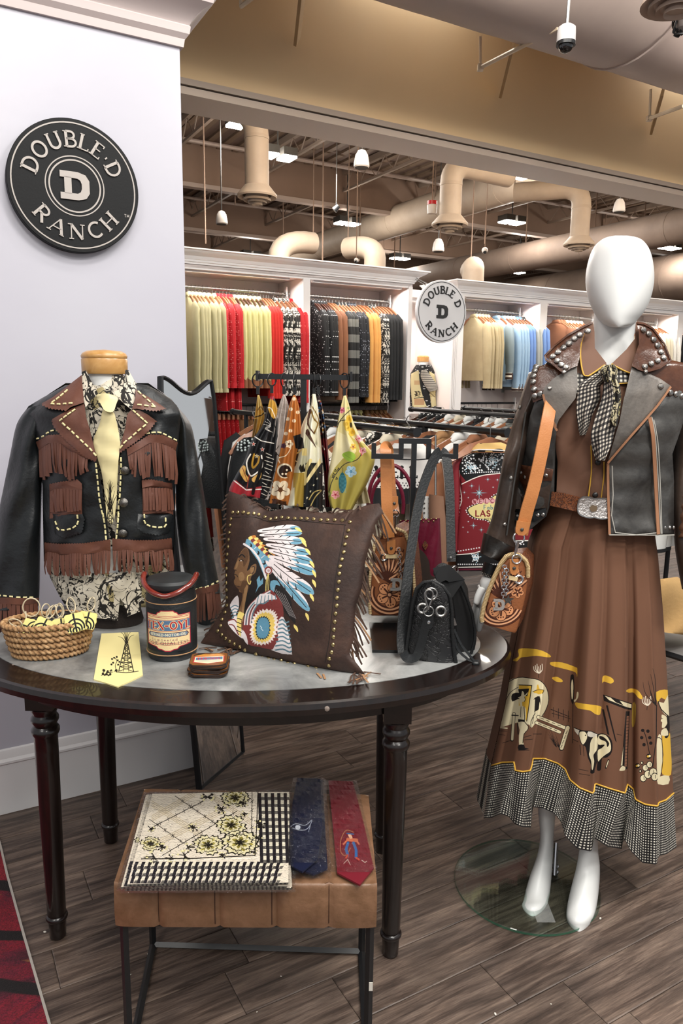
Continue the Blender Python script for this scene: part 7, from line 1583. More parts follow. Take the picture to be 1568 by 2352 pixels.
q=relief([(446,1362,505,1358),(450,1420,500,1418),(452,1440,492,1438)],2.06,front=.04,back=.04,nu=14,nv=6);q.build('sleeve_lining',blj,jk)
bq=MB();bq.lathe([(.001,0),(.0115,0),(.012,.003),(.009,.006),(.001,.0085)],(0,0,0),18);bme=bq.mesh('button',mats=(MT['pewter'],))
stud_run(BJ,k1([(835,873),(825,1087)])+k2([(820,130)]),jk,bme,.012,'button')
for x0,y0,x1,y1 in[(555,882,610,872),(580,1100,650,1082)]:BJ.line(k1([(x0,y0),(x1,y1)]),.003,.001,.010,0).build('buttonhole',mat('buttonhole','050505',.7),jk)
# ================================================================ ROUND SIGNS
def sign(c_,e1,nrm,rad,dark_,light_,label,name='round_sign',thick=.03,text2=('DOUBLE.D','RANCH'),ring_in=True,lt=.0035):
 t=empty(name,c_-np.array([0,0,rad]),label,'sign');e1=np.array(e1,float);nrm=np.array(nrm,float);ez=np.array([0,0,1. ])
 T=lambda x,y,d:c_+e1*x*rad-ez*y*rad+nrm*d
 circ=lambda r_,n_=96:[(r_*math.cos(a),r_*math.sin(a))for a in np.linspace(0,2*PI,n_,endpoint=False)]
 q=MB();q.ring([[T(x,y,d)for x,y in circ(r_)]for r_,d in((1,-thick),(1,-.002),(.992,0))]);q.build('disc',dark_,t,ang=30)
 def annulus(r0_,r1_,h,nm='inlay_ring',m_=None):
  q=MB();A_,B_=[T(x,y,h)for x,y in circ(r0_)],[T(x,y,h)for x,y in circ(r1_)];A0,B0=[T(x,y,-.001)for x,y in circ(r0_)],[T(x,y,-.001)for x,y in circ(r1_)]
  q.grid(np.array([A0,A_,B_,B0]),True);q.build(nm,m_ or light_,t,ang=30)
 annulus(.925,.945,.0012)
 if ring_in:annulus(.435,.452,.0012);annulus(.375,.398,.0012)
 def arc_text(tx,r_,h,a_mid,span,inward):
  tot=sum(GL[ch][0]+.22 for ch in tx)-.22;x=0
  for ch in tx:
   w_,st_,se_=GL[ch];xm_=(x+w_/2)/tot-.5;a=a_mid+xm_*span*(1 if not inward else-1);kx=abs(span)*(r_-h*.5)/tot
   def F(px,py):
    lx,ly=(px-w_/2)*kx,(py-.5)*h*(1 if not inward else-1)
    if inward:lx=-lx
    rr2=r_-h/2-ly if not inward else r_-h/2-ly;ca,sa=math.cos(a),math.sin(a);rad_v=np.array([sa,-ca]);tan_v=np.array([ca,sa])
    return rad_v*(r_-h/2-ly)+tan_v*lx
   q=MB()
   for pts,th in st_:
    P_=[F(*p_)for p_ in pts];stroke_solid(q,P_,h*(.075+.115*th),T,.0,lt)
   for a_,b_ in se_:
    P_=[F(a_-.12,b_),F(a_+.12,b_)]if b_ in(0,1)else[F(a_,b_-.1),F(a_,b_+.1)];stroke_solid(q,P_,h*.07,T,.0,lt)
   if q.v:q.build('letter',light_,t,smooth=False)
   x+=w_+.22
 arc_text(text2[0],.80,.22,math.radians(-4)if ring_in else 0,math.radians(148),False);arc_text(text2[1],.80,.22,math.radians(180),math.radians(-118)if False else math.radians(112),True)
 q=MB();s_=.42;slabD(q,lambda x,y,d:T(x*s_*1.08,y*s_,d),0,lt*1.2,1.0);q.build('letter_emblem',light_,t,smooth=False)
 return t,T
c_=WB(168,433,BW);rz=(WB(168,282,BW)[2]-WB(168,584,BW)[2])/2;print('sign r',rz)
blk=mat('sign_black','0b0c0e',.6,bump=(150,.08),spec=.3);lt_=mat('sign_silver','b5ada6',.4)
t,T=sign(c_-VA*.032,UA,-VA,rz,blk,lt_,'large black round sign reading DOUBLE D RANCH on the white wall',lt=.004)
q=MB()
for pts,wd,kd in text_strokes('TM',.045,.16):stroke_solid(q,[(x+.755,y+.335)for x,y in pts],.007,T,0,.001)
q.build('trademark',lt_,t,smooth=False)
SBP=5.3;c_=WB(1015,716,SBP);rz=(WB(1015,643,SBP)[2]-WB(1015,788,SBP)[2])/2
wt_=mat('sign_white','c9c9cb',.5);bk_=mat('sign_ink','0f0f10',.5)
t,T=sign(c_,UA,-VA,rz,wt_,bk_,'white round hanging sign with black lettering over the alcove','hanging_sign',.03,('DOUBLE D','RANCH'),False,.008)
MB().tube([T(-.5,-.75,-.02),B(3.95,BF-.05,2.36)],.004,6).build('wire',MT['steel'],t);MB().tube([T(-.4,-.8,-.02),B(3.97,BF-.02,2.38)],.004,6).build('wire',MT['steel'],t)
# small bust in the alcove
YA=W(978,930,1)[1];pa=WB(985,935,6.32);Yb=pa[1]
al=empty('small_torso_form',pa,'small torso form with wooden cap in the alcove, wearing a cream vest','mannequin')
MB().lathe([(.06,0),(.062,.05),(.05,.06),(.001,.06)],W(971,831,Yb),20,1,.9).build('wooden_cap',MT['light_wood'],al)
MB().lathe([(.06,-.12),(.05,-.0),(.001,0)],W(971,831,Yb),16).build('neck',MT['mannequin_white'],al)
vest=empty('cream_vest',pa+[0,-.02,0],'cream embroidered vest over a black dotted shirt, in the alcove','vest')
q=relief([(955,838,990,838),(944,855,1000,855),(938,870,1004,868),(940,900,1008,900),(942,935,1014,935)],Yb,front=.11,back=.09,nu=20,nv=14);vsf=q;q.build('shirt_body',bdot,vest,ang=80)
sb=SB(vsf);cvv=Canvas((930,840,1020,940),260,'cbbf93');
for k in range(14):cvv.line([(952+R.random()*14,898+R.random()*14),(952+R.random()*14,898+R.random()*14)],1.4,'2a2014')
cvv.rect(951,882-8,964,884,'b99a72');cvv.rect(951,916,974,930,'b08c68');cvv.line([(951,915),(974,912)],1.6,'15120f');cvv.disc(991,903,9,'b8a878');cvv.line([(985,900),(998,912)],1.2,'3a2c1a')
vmt=print_mat('vest_print',cvv,.8)
for xs in([(944,858,962,850),(942,880,966,880),(944,905,972,905),(947,935,985,935)],[(985,852,998,860),(984,880,1001,880),(986,905,1000,905),(990,935,1002,932)]):
 q=relief(xs,Yb-.09,front=.03,back=.0,nu=12,nv=10,cv=cvv);q.build('vest_front',vmt,vest,ang=80)
q=relief([(968,850,978,848),(966,865,990,865),(975,885,1004,885),(985,900,1004,896)],Yb-.12,front=.02,back=.0,nu=12,nv=10);q.build('neck_scarf',check_mat('scarf_check_small','121212','d8d2c4','77736c',14),vest,ang=80)
MB().box(B(4.35,6.3,1.15),(.5,.25,.02),np.array(Matrix.Rotation(ROTB,3,'Z'))).build('shelf_top',WH,cabC,smooth=False)
q=MB();q.box(WB(1015,943,6.15),(.22,.05,.07),np.array(Matrix.Rotation(ROTB,3,'Z')));tagged(q,'folded_scarf',bdot,'folded black dotted scarf on the alcove ledge','scarf',smooth=False)
# ================================================================ FULL MANNEQUIN
k6=lambda pts:[(1080+x/3.213,700+y/3.213)for x,y in pts]
YM0=1.95
def Dm(x,y):
 cx=np.interp(y,[700,900,1150,1300],[1405,1400,1378,1375]);hw=np.interp(y,[700,800,840,900,1000,1160,1300],[110,150,215,235,190,175,190]);b=np.interp(y,[700,800,900,1000,1080,1160,1250],[.05,.075,.11,.125,.10,.09,.10])
 t=min(1,abs(x-cx)/hw);return b*math.sqrt(max(0,1-t**2.2))
BM=Body(YM0,Dm);mw=MT['mannequin_white']
man=empty('standing_mannequin',(.55,1.95,0),'white faceless mannequin standing on a round glass base at the right','mannequin')
q=relief([(1412,541,1440,541),(1385,548,1470,548),(1362,570,1490,570),(1349,605,1500,605),(1344,645,1502,645),(1350,685,1494,684),(1362,715,1480,714),(1374,735,1464,734),(1386,746,1454,746),(1402,752,1438,752)],YM0+.02,front=lambda t:.105+.012*math.sin(t*PI),back=.10,nu=30,nv=34)
q.build('head',mw,man,ang=80)
NECK=[(1366,700,1458,695),(1363,740,1460,735),(1361,790,1455,790),(1345,830,1468,830),(1310,870,1500,870),(1290,960,1505,960),(1290,1080,1488,1080),(1290,1160,1485,1160),(1275,1260,1500,1260)]
q=relief(NECK,YM0+.03,front=lambda t:np.interp(t,[0,.3,.5,1],[.055,.06,.075,.08]),back=.07,nu=24,nv=40);q.build('torso',mw,man,ang=80)
def foot(rows,Yf,nm='leg'):q=relief(rows,Yf,front=lambda t:np.interp(t,[0,.5,.8,1],[.035,.04,.04,.012]),back=lambda t:np.interp(t,[0,.5,.8,1],[.035,.035,.012,.004]),nu=20,nv=36);q.build(nm,mw,man,ang=80);return q
foot([(1234,1780,1278,1780),(1235,1860,1275,1870),(1240,1920,1271,1922),(1233,1965,1269,1968),(1217,2010,1266,2015),(1203,2058,1262,2055),(1196,2080,1257,2078),(1203,2101,1244,2100),(1217,2109,1231,2109)],lambda t:np.interp(t,[0,.4,.75,1],[2.02,1.98,1.88,1.83]))
foot([(1338,1820,1385,1820),(1334,1900,1374,1900),(1330,1950,1373,1950),(1323,1992,1377,1988),(1312,2035,1376,2032),(1302,2080,1370,2080),(1300,2108,1363,2106),(1308,2131,1350,2131),(1321,2142,1338,2142)],lambda t:np.interp(t,[0,.4,.75,1],[1.96,1.92,1.82,1.778]))
gb=empty('glass_base',(.55,1.955,0),'round clear glass base plate with a green edge under the mannequin','base')
q=MB();gc=lambda r_,z:[(.555+r_*math.cos(a),1.952+r_*math.sin(a),z)for a in np.linspace(0,2*PI,90,endpoint=False)]
q.ring([gc(.206,.002),gc(.208,.004),gc(.208,.009),gc(.206,.011)]);gmt=thin_glass('base_glass','f1f8f5',.05);q.build('glass_plate',gmt,gb,ang=20)
q=MB();q.grid(np.array([gc(.2082,.003),gc(.2082,.0095)]),True);q.build('green_edge',mat('glass_edge','2f8a6a',.1,trans=.6,alpha=.6),gb)
MB().tube([G(1273,2010,.012),W(1277,1935,2.02)],.006,10).build('support_rod',MT['chrome'],gb)
for z in(.012,.03):MB().sphere(G(1273,2010,0)+[0,0,z],.012,12,8,(1,1,.8)).build('rod_clamp',MT['chrome'],gb)
q=MB();q.box(G(1240,2080,.0115),(.05,.13,.001));q.build('clear_plate',MT['plastic_film'],gb,smooth=False)
# dress: fitted brown top, flared skirt with printed border and checked flounce
brf=bpy.data.materials.new('brown_cloth');brf.use_nodes=True;n=N(brf);n.b.inputs['Base Color'].default_value=(*srgb('6c4b39'),1);n.b.inputs['Roughness'].default_value=.72;n.bump(n.noise(n.co(),5,3,.5,.5),.12,.02)
yel=mat('piping_yellow','d0a13a',.6)
dr=empty('western_dress',(.62,1.95,.35),'long brown western dress with a printed cowboy border and checked flounce','dress')
wr=lambda x,y:.004*math.sin(x*.09+y*.035)+.003*math.sin(x*.045-y*.06)
BM.shape([(1300,790),(1345,760),(1365,800),(1395,840),(1420,842),(1450,800),(1470,760),(1500,800),(1520,900),(1505,1000),(1492,1080),(1488,1150),(1470,1175),(1380,1178),(1275,1160),(1278,1120),(1280,1060),(1272,1000),(1285,900)],.002,.004,wave=wr,step=11).build('bodice',brf,dr,ang=80)
BM.shape(k6([(905,128),(915,200),(918,320),(1005,432),(880,518),(858,524),(835,508),(815,400),(815,280),(855,170)]),.014,.006).build('collar',brf,dr,ang=60);BM.shape(k6([(1222,130),(1243,200),(1240,320),(1225,400),(1190,495),(1172,502),(1040,436),(1150,330),(1212,250)]),.014,.006).build('collar',brf,dr,ang=60)
BM.cord(k6([(900,130),(855,175),(817,280),(812,400),(832,508),(856,524),(885,518),(990,445)]),.0019,.022).build('piping',yel,dr);BM.cord(k6([(1040,436),(1100,470),(1172,502),(1190,492),(1225,400),(1240,310)]),.0019,.022).build('piping',yel,dr)
BM.cord(k6([(890,1040),(893,1200),(885,1300),(870,1420)]),.0016,.009).build('piping',yel,dr);BM.cord(k6([(985,1160),(985,1260),(975,1340),(965,1425)]),.0016,.009).build('piping',yel,dr)
chk=lambda nm,n1,**k:check_mat(nm,'131212','dcd6c8','4a4745',n1,**k)
yk=Canvas((0,0,1,1),8,'000000')
cy=chk('yoke_check',95,co='Object');BM.shape(k6([(790,500),(850,530),(880,520),(1000,450),(1040,440),(1165,502),(1160,575),(1080,580),(900,520),(780,660)]),.010,.003).build('checked_yoke',cy,dr)
BM.cord(k6([(1080,582),(1160,578)]),.0016,.014).build('piping',yel,dr)
kb=MB().sphere((0,0,0),.0075,12,8,(1,1,.6)).mesh('button',mats=(mat('button_black','14100f',.35),));stud_run(BM,k6([(940,1165),(920,1405)]),dr,kb,.014,'button')
# skirt as a curtain between an upper and a lower outline
def DS(u,v):
 pl=[(0,0),(.06,-.01),(.16,.02),(.24,.035),(.255,.0),(.30,-.045),(.40,-.035),(.50,.02),(.575,.045),(.60,.0),(.66,.012),(.74,.03),(.765,-.035),(.80,-.03),(.835,.01),(.92,.035),(.935,.01),(1,0)]
 f_=float(np.interp(u,[a for a,b in pl],[b for a,b in pl]));g=.006*math.sin(u*40+1)*min(1,v*2)
 return f_*min(1,.12+v*1.1)*1.0+g
T_=path_pts([(1262,1148),(1295,1160),(1378,1172),(1450,1180),(1498,1186)],90)
Mid=[(1128,1757),(1152,1750),(1180,1749),(1182,1768),(1200,1771),(1218,1768),(1223,1741),(1250,1741),(1280,1752),(1297,1765),(1308,1790),(1330,1808),(1362,1821),(1365,1798),(1400,1810),(1434,1820),(1440,1800),(1454,1812),(1458,1835),(1480,1846),(1509,1850),(1511,1842),(1528,1836),(1546,1820)]
Hem=[(1110,1880),(1130,1878),(1150,1869),(1168,1876),(1182,1893),(1200,1900),(1219,1901),(1223,1854),(1245,1856),(1272,1868),(1288,1888),(1297,1920),(1325,1950),(1358,1956),(1364,1925),(1395,1945),(1427,1950),(1432,1925),(1448,1955),(1475,1982),(1508,1986),(1512,1966),(1530,1962),(1553,1946)]
uu=[0,.07,.15,.16,.20,.245,.255,.32,.38,.42,.46,.51,.575,.585,.66,.745,.765,.80,.82,.86,.925,.935,.965,1]
def atu(C,u):A=np.array(C,float);return np.array([np.interp(u,uu,A[:,0]),np.interp(u,uu,A[:,1])])
# side outlines bulge outwards from waist to seam
def spt(u,v):
 a,b=ev(T_,u),atu(Mid,u);L0=[(1262,1148),(1222,1250),(1203,1380),(1180,1500),(1160,1620),(1128,1757)];R0=[(1498,1186),(1511,1280),(1522,1400),(1530,1530),(1537,1660),(1546,1820)]
 l_=ev(np.array(L0,float),v);r_=ev(np.array(R0,float),v);t0,t1=a[0],b[0];fl_,fr_=np.array(L0[0])*(1-v)+np.array(L0[-1])*v,np.array(R0[0])*(1-v)+np.array(R0[-1])*v
 s_=a*(1-v)+b*v;s_=s_+(l_-fl_)*(1-u)+(r_-fr_)*u;return s_
def yd(u,v):return YM0+.02-(.105+.05*v)*math.sqrt(max(0,1-(2*u-1)**2))-DS(u,v)
cs_=Canvas((0,0,1568,1407),1500,None,2);cs_.off=(1100,1480,3.35)
INK,IV,GO,DB='191312','dcd0ac','d9ac3c','4a2f22'
P_=lambda pts,c,s=0:cs_.poly(pts,c,s);L_=lambda pts,w,c=INK,s=0:cs_.line(pts,w,c,s)
for pl in([(258,120),(305,92),(305,35),(420,35),(500,55),(552,90),(530,100),(440,88),(370,96),(320,102),(290,130)],[(550,138),(640,140),(740,175),(755,190),(752,255),(740,215),(640,185),(560,165)],[(560,258),(600,250),(640,275),(635,290),(590,285)],[(950,250),(975,240),(1020,258),(1036,285),(1010,302),(960,285),(948,300)],[(738,448),(800,456),(930,475),(936,500),(928,542),(890,535),(850,508),(760,492)],[(1130,358),(1160,340),(1215,350),(1252,395),(1255,420),(1225,412),(1190,372),(1150,372)],[(1360,368),(1455,352),(1465,440),(1400,410),(1375,450)]):P_(pl,GO,3)
P_([(205,300),(300,255),(400,262),(470,280),(520,340),(535,430),(510,510),(480,560),(430,570),(400,620),(300,600),(150,640),(160,560),(180,440)],IV,3);L_([(205,300),(300,255),(400,262),(470,280),(520,340),(535,430),(510,510),(480,556)],5,INK,3);L_([(200,440),(240,370),(300,330)],4,INK,3)
P_([(306,312),(405,316),(365,585),(306,560)],GO);L_([(306,312),(405,316),(366,590)],6);P_([(300,345),(385,340),(370,400),(310,390)],INK);P_([(248,400),(262,378),(300,372),(350,390),(345,420),(300,420),(255,440)],INK,2)
P_([(298,408),(322,398),(330,358),(345,372),(350,392),(372,368),(368,385),(340,410),(310,416)],IV,2);P_([(310,412),(348,405),(352,425),(345,440),(330,445),(332,470),(312,465)],IV,2);L_([(350,410),(356,425),(348,440)],4)
P_([(310,470),(345,478),(358,500),(358,560),(350,600),(300,600),(300,500)],IV,2);L_([(345,480),(350,560),(348,596)],5);L_([(322,480),(318,560)],4);P_([(300,575),(350,580),(352,600),(300,598)],INK)
P_([(300,600),(352,598),(378,630),(372,660),(345,690),(338,740),(342,775),(310,790),(306,700),(312,660)],IV,2);L_([(352,600),(378,632),(370,662),(345,690),(336,760)],5,INK,2);P_([(302,775),(345,772),(352,795),(384,805),(305,815)],INK,2);L_([(295,610),(300,690)],8)
P_([(412,365),(440,350),(444,318),(455,310),(466,345),(498,350),(488,375),(450,385)],GO,2);L_([(412,365),(450,350),(498,352),(486,378)],4,INK,2);P_([(422,375),(452,382),(448,410),(425,412)],IV,2);P_([(430,410),(465,400),(472,450),(470,515),(415,520),(415,440)],INK,2);P_([(412,430),(430,420),(425,520),(410,525)],IV);P_([(465,440),(478,515),(440,530),(432,515),(458,500)],IV,2)
P_([(395,575),(430,525),(455,535),(440,590),(405,640),(388,620)],IV,3);L_([(430,530),(400,590),(398,640)],5,INK,2);L_([(418,560),(410,610)],4)
for a,b,w_ in(((455,560),(655,640),24),((440,602),(620,675),22)):
 L_([a,b],w_+7);L_([a,b],w_,IV)
 for k in range(4):t=.15+k*.22;x,y=a[0]+(b[0]-a[0])*t,a[1]+(b[1]-a[1])*t;L_([(x-12,y-5),(x+10,y+3)],4)
L_([(682,640),(632,800)],38);L_([(682,642),(634,796)],30,IV);L_([(268,535),(252,735)],26);L_([(268,535),(254,730)],19,IV);L_([(252,545),(300,548)],8)
for k in range(4):L_([(678-k*13,665+k*36),(666-k*13,690+k*36)],4)
for x,y in((600,800),(560,760),(575,790)):
 for a in(-.8,-.4,0,.4):L_([(x+20,y),(x+20-60*math.cos(a)*.8,y-70+60*math.sin(a))],(5,1))
L_([(552,500),(690,555)],5);L_([(560,530),(700,572)],4)
for k in range(4):L_([(572+k*38,485+k*9),(572+k*38,560+k*12)],4)
P_([(712,232),(728,240),(732,330),(728,440),(718,460),(704,420),(698,330),(702,250)],INK,3);P_([(714,270),(724,300),(722,400),(712,420),(706,330)],IV,3);P_([(728,430),(745,415),(752,368),(764,372),(760,410),(735,445)],IV,3);L_([(722,450),(718,760)],5)
cat_=lambda x,y:[L_([(x,y+34),(x+4,y)],4)]+[L_(sm([(x+2*k,y),(x-30+12*k,y-20-6*(k%2)),(x-36+13*k,y-50-10*(k%3))],4,False),5,'e9dcc6')for k in range(6)]
cat_(455,222);cat_(1290,470)
# steer
P_([(765,670),(800,662),(860,676),(905,690),(950,685),(1000,710),(1025,760),(1020,830),(985,870),(945,880),(935,965),(905,965),(910,900),(890,960),(885,990),(855,990),(860,930),(835,870),(818,790),(790,772),(775,740)],INK,3)
P_([(770,680),(810,672),(830,700),(825,735),(800,770),(782,745)],IV,3);P_([(860,740),(905,700),(910,800),(880,850),(885,900),(875,960),(866,960),(862,900),(845,850),(850,820)],IV,3);P_([(920,700),(975,700),(1010,760),(1010,820),(970,850),(935,880),(915,900),(912,820),(940,800),(965,772),(915,770)],IV,3);P_([(925,705),(960,715),(1000,760),(985,790),(975,750),(930,730)],INK,3)
P_([(728,640),(770,662),(762,700),(735,668)],'cfc8b8');P_([(840,668),(910,690),(880,715),(835,705)],'cfc8b8',2);L_([(728,640),(790,665),(860,668),(905,688)],6);L_([(995,890),(975,950)],14);L_([(994,896),(978,944)],7,IV);L_([(775,775),(782,850)],5);L_([(800,775),(806,860)],4);cs_.disc(818,700,5,INK)
# gallows sign and posts
P_([(952,385),(1175,455),(1172,505),(1130,500),(960,435)],INK);P_([(965,395),(1172,462),(1170,490),(1140,485),(1000,430)],IV);P_([(1010,408),(1080,432),(1110,470),(1050,445)],INK);P_([(975,470),(990,470),(1058,755),(1045,740)],INK);P_([(945,500),(960,500),(1002,700),(985,690)],INK)
P_([(1128,515),(1158,515),(1140,960),(1085,970),(1105,800)],INK);P_([(1135,550),(1152,550),(1135,940),(1118,940)],'8a5f48');
for k in range(16):L_([(1122-k*.2,570+k*24),(1155-k,566+k*24)],3)
P_([(1110,780),(1102,930),(1090,935)],IV);P_([(1085,955),(1100,935),(1125,945),(1118,970),(1080,972)],IV,2);P_([(1182,450),(1205,465),(1200,600),(1178,638),(1174,560)],'a88a3a',2)
# cactus, plants and the lady
for k,(x1,y1)in enumerate([(1260,290),(1300,280),(1318,230),(1335,185),(1310,330)]):L_([(1360,470),(x1+20,y1+90),(x1,y1)],(7,2),INK,3)
L_([(1365,470),(1362,720),(1335,940)],7);L_([(1310,840),(1285,720),(1262,660)],6,INK,3)
for x,y in((1258,662),(1298,668),(1250,718),(1312,718),(1268,772),(1320,760)):cs_.disc(x,y,13,INK)
for x,y,r_ in((1262,1030,26),(1298,1000,30),(1338,985,32),(1278,950,24),(1310,925,24),(1350,1020,28),(1240,975,12),(1252,912,12)):cs_.disc(x,y,r_,INK,r_*1.15);cs_.disc(x,y,r_-5,IV,r_*1.15-6);L_([(x+5,y-r_*.5),(x+6,y+r_*.4)],4)
for x,y in((1218,935),(1305,862)):cs_.disc(x,y,20,INK);cs_.disc(x-6,y,9,GO);cs_.disc(x+7,y-3,9,'ead9a8')
P_([(1370,720),(1400,700),(1410,900),(1395,1000),(1372,1040),(1365,850)],IV,2);P_([(1408,700),(1475,690),(1480,960),(1465,1010),(1410,1000),(1402,940),(1418,850)],GO,2);P_([(1375,1075),(1380,1020),(1460,1010),(1455,1075)],IV,2);L_([(1370,720),(1405,735),(1412,900),(1398,1000)],5,INK,2)
P_([(1378,440),(1420,450),(1452,390),(1462,470),(1465,560),(1420,530),(1395,490)],IV,2);L_([(1378,440),(1400,500),(1465,560)],7,INK,2);P_([(1405,540),(1445,560),(1450,600),(1425,640),(1405,640),(1408,600),(1396,590),(1404,570)],IV,2);P_([(1440,550),(1465,560),(1460,700),(1430,720),(1420,660),(1448,610)],INK,2);P_([(1405,660),(1440,645),(1455,700),(1400,700)],IV,2);L_([(1398,570),(1412,572)],3)
L_([(150,640),(215,645)],8,IV);
for(a,b)in(((345,715),(400,700)),((350,735),(410,730)),((415,690),(480,690)),((720,730),(760,750)),((765,960),(840,975)),((770,995),(850,1008)),((1060,690),(1095,700)),((140,665),(215,668)),((140,690),(200,700)),((180,760),(240,740)),((300,815),(385,815))):L_([a,b],4)
skm=print_mat('skirt_print',cs_,.75,base='6c4b39',spec=.25,bump=(60,.08))
NU,NV=150,70;F_=np.zeros((NV,NU,3));Uv=np.zeros((NV,NU,2));Bk=np.zeros((NV,60,3))
for i in range(NV):
 v=i/(NV-1)
 for j in range(NU):u=j/(NU-1);s_=spt(u,v);F_[i,j]=W(s_[0],s_[1],yd(u,v));Uv[i,j]=cs_.uv(*s_)
 for j in range(60):
  u=1-j/59;p_=F_[i,int(u*(NU-1))];e_=math.sqrt(max(0,1-(2*u-1)**2));Bk[i,j]=[p_[0],YM0+.02+(.10+.10*v)*e_+.01*v*math.sin(u*38),np.interp(u,[0,1],[F_[i,0][2],F_[i,-1][2]])]
q=MB();q.grid(F_,uv=Uv,flip=True);q.build('skirt_front',skm,dr,ang=80,orient=False);q=MB();q.grid(Bk,flip=True);q.build('skirt_back',brf,dr,ang=80,orient=False)
flm=check_mat('flounce_check','141213','e2ddd0','1b1919',1,'UV',.47)
NV2=24;F2=np.zeros((NV2,NU,3));U2=np.zeros((NV2,NU,2));B2=np.zeros((NV2,60,3));arc_=0;sx=[0]
for j in range(1,NU):sx.append(sx[-1]+np.linalg.norm(F_[-1,j]-F_[-1,j-1]))
for i in range(NV2):
 v=i/(NV2-1)
 for j in range(NU):
  u=j/(NU-1);s_=atu(Mid,u)*(1-v)+atu(Hem,u)*v;F2[i,j]=W(s_[0],s_[1],yd(u,1+.18*v)-.002-.012*v*math.sin(u*64));U2[i,j]=(sx[j]*138,v*23)
 for j in range(60):
  u=1-j/59;k_=int(u*(NU-1));B2[i,j]=[F2[i,k_][0],YM0+.02+(.20+.03*v)*math.sqrt(max(0,1-(2*u-1)**2))+.015*math.sin(u*38),Bk[-1,j][2]-v*.155]
q=MB();q.grid(F2,uv=U2,flip=True);q.build('checked_flounce',flm,dr,ang=80,orient=False);q=MB();q.grid(B2,uv=[[(j*1.6,i*1.15)for j in range(60)]for i in range(NV2)],flip=True);q.build('flounce_back',flm,dr,ang=80,orient=False)
q=MB();q.tube([F_[-1,j]+[0,-.003,0]for j in range(NU)],.0021,6);q.build('piping',yel,dr)
# belt and buckle
blt=empty('tooled_belt',BM.P(1380,1150,.02),'brown tooled leather belt with a large engraved silver buckle','belt')
BM.shape(k6([(600,1378),(700,1392),(810,1420),(1000,1430),(1030,1560),(900,1545),(800,1530),(690,1505),(586,1482)]),.008,.006).build('strap',tool_dark,blt)
bk_p=k6([(800,1440),(830,1418),(880,1420),(912,1430),(950,1428),(1000,1430),(1032,1450),(1038,1500),(1030,1555),(1000,1578),(945,1578),(915,1568),(880,1572),(830,1560),(796,1535),(792,1480)]);
BM.shape(sm(bk_p,3),.022,.006,step=14).build('buckle',mat('engraved_silver','c3bdb9',.33,.9,bump=(160,.9)),blt);BM.line(bk_p+bk_p[:1],.003,.002,.029,2).build('buckle_rim',MT['steel'],blt)
BM.shape(sm(k6([(885,1490),(905,1480),(935,1490),(930,1520),(900,1528),(882,1512)]),3),.029,.003,step=5).build('buckle_emblem',mat('old_brass','7a6650',.4,.7),blt)
# neck scarf
ns=empty('neck_scarf',BM.P(1400,860,.03),'black and cream checked neck scarf tied at the collar of the mannequin','scarf')
cgk=bpy.data.materials.new('scarf_check');cgk=check_mat('scarf_check','131213','d9d0c0','55504e',13,'UV')
def tail(rows,Yo,nm,off):
 q=relief([k6([(a,b)])[0]+k6([(c,d)])[0]for a,b,c,d in rows],YM0-.13-off,front=.022,back=.004,nu=24,nv=34,fold=lambda u,t,s:.009*math.sin(u*9.5+t*2.5+Yo)*(.3+t));
 for k in list(q.uv):a_,b_=q.uv[k];q.uv[k]=(a_*.5+b_*.16,b_*1.45-a_*.16)
 q.build(nm,cgk,ns,ang=80)
tail([(960,500,1010,500),(900,520,1000,560),(810,590,960,600),(785,680,955,690),(780,800,900,810),(795,900,880,880),(806,965,850,960)],0,'scarf_tail',.0)
tail([(1000,500,1050,500),(985,560,1080,570),(970,680,1110,690),(930,800,1100,800),(890,940,1060,950),(895,1040,1040,1040),(925,1148,990,1150)],1.5,'scarf_tail',.015)
tl2=toile_mat('knot_print','cfc4a2','15110e','a89b58',scale=24,wd=.05);q=relief([k6([(a,b)])[0]+k6([(c,d)])[0]for a,b,c,d in[(985,445,1060,440),(955,480,1085,475),(965,530,1080,530),(990,570,1070,570)]],YM0-.15,front=.03,back=.01,nu=20,nv=12,fold=lambda u,t,s:.006*math.sin(u*16));q.build('knot',tl2,ns,ang=80)
q=relief([k6([(a,b)])[0]+k6([(c,d)])[0]for a,b,c,d in[(1040,560,1085,545),(1050,650,1110,640),(1040,760,1105,760),(1035,850,1090,860),(1060,900,1080,900)]],YM0-.16,front=.015,back=.004,nu=12,nv=16,fold=lambda u,t,s:.004*math.sin(u*12));q.build('printed_edge',tl2,ns,ang=80)
# ---------------------------------------------------------------- grey leather biker jacket on the mannequin
def worn(nm,a,b,sc=9,r_=.45):
 m=bpy.data.materials.new(nm);m.use_nodes=True;n=N(m);c=n.co();n.link(n.ramp(n.noise(c,sc,6,.65,.5),[(.32,a),(.7,b)]),n.b.inputs['Base Color']);n.b.inputs['Roughness'].default_value=r_;n.bump(n.noise(c,45,5,.6),.3,.005);return m
g1_=worn('leather_charcoal','2b2a29','504e4b');g2_=worn('leather_grey','3e3a37','7b736b',7);g3_=worn('leather_dark_brown','261e19','54443a',7,.38);pat=worn('leather_patent_brown','3d2318','5e3a28',16,.22)
tpp=mat('edge_tan','9a6c4e',.55);stg=mat('stitch_grey','a8a59d',.7)
bk_j=empty('biker_jacket',BM.P(1400,1000,.03),'studded grey and brown leather biker jacket worn open by the mannequin','jacket')
JS=lambda poly,off,th,nm,m_,**k:BM.shape(k6(poly),off,th,**k).build(nm,m_,bk_j,ang=70)
JL=lambda pts,w,m_,off,nm='seam',**k:BM.line(k6(pts),w,.002,off,**k).build(nm,m_,bk_j)
wj_=lambda x,y:.005*math.sin(x*.06+y*.03)+.003*math.sin(y*.11)
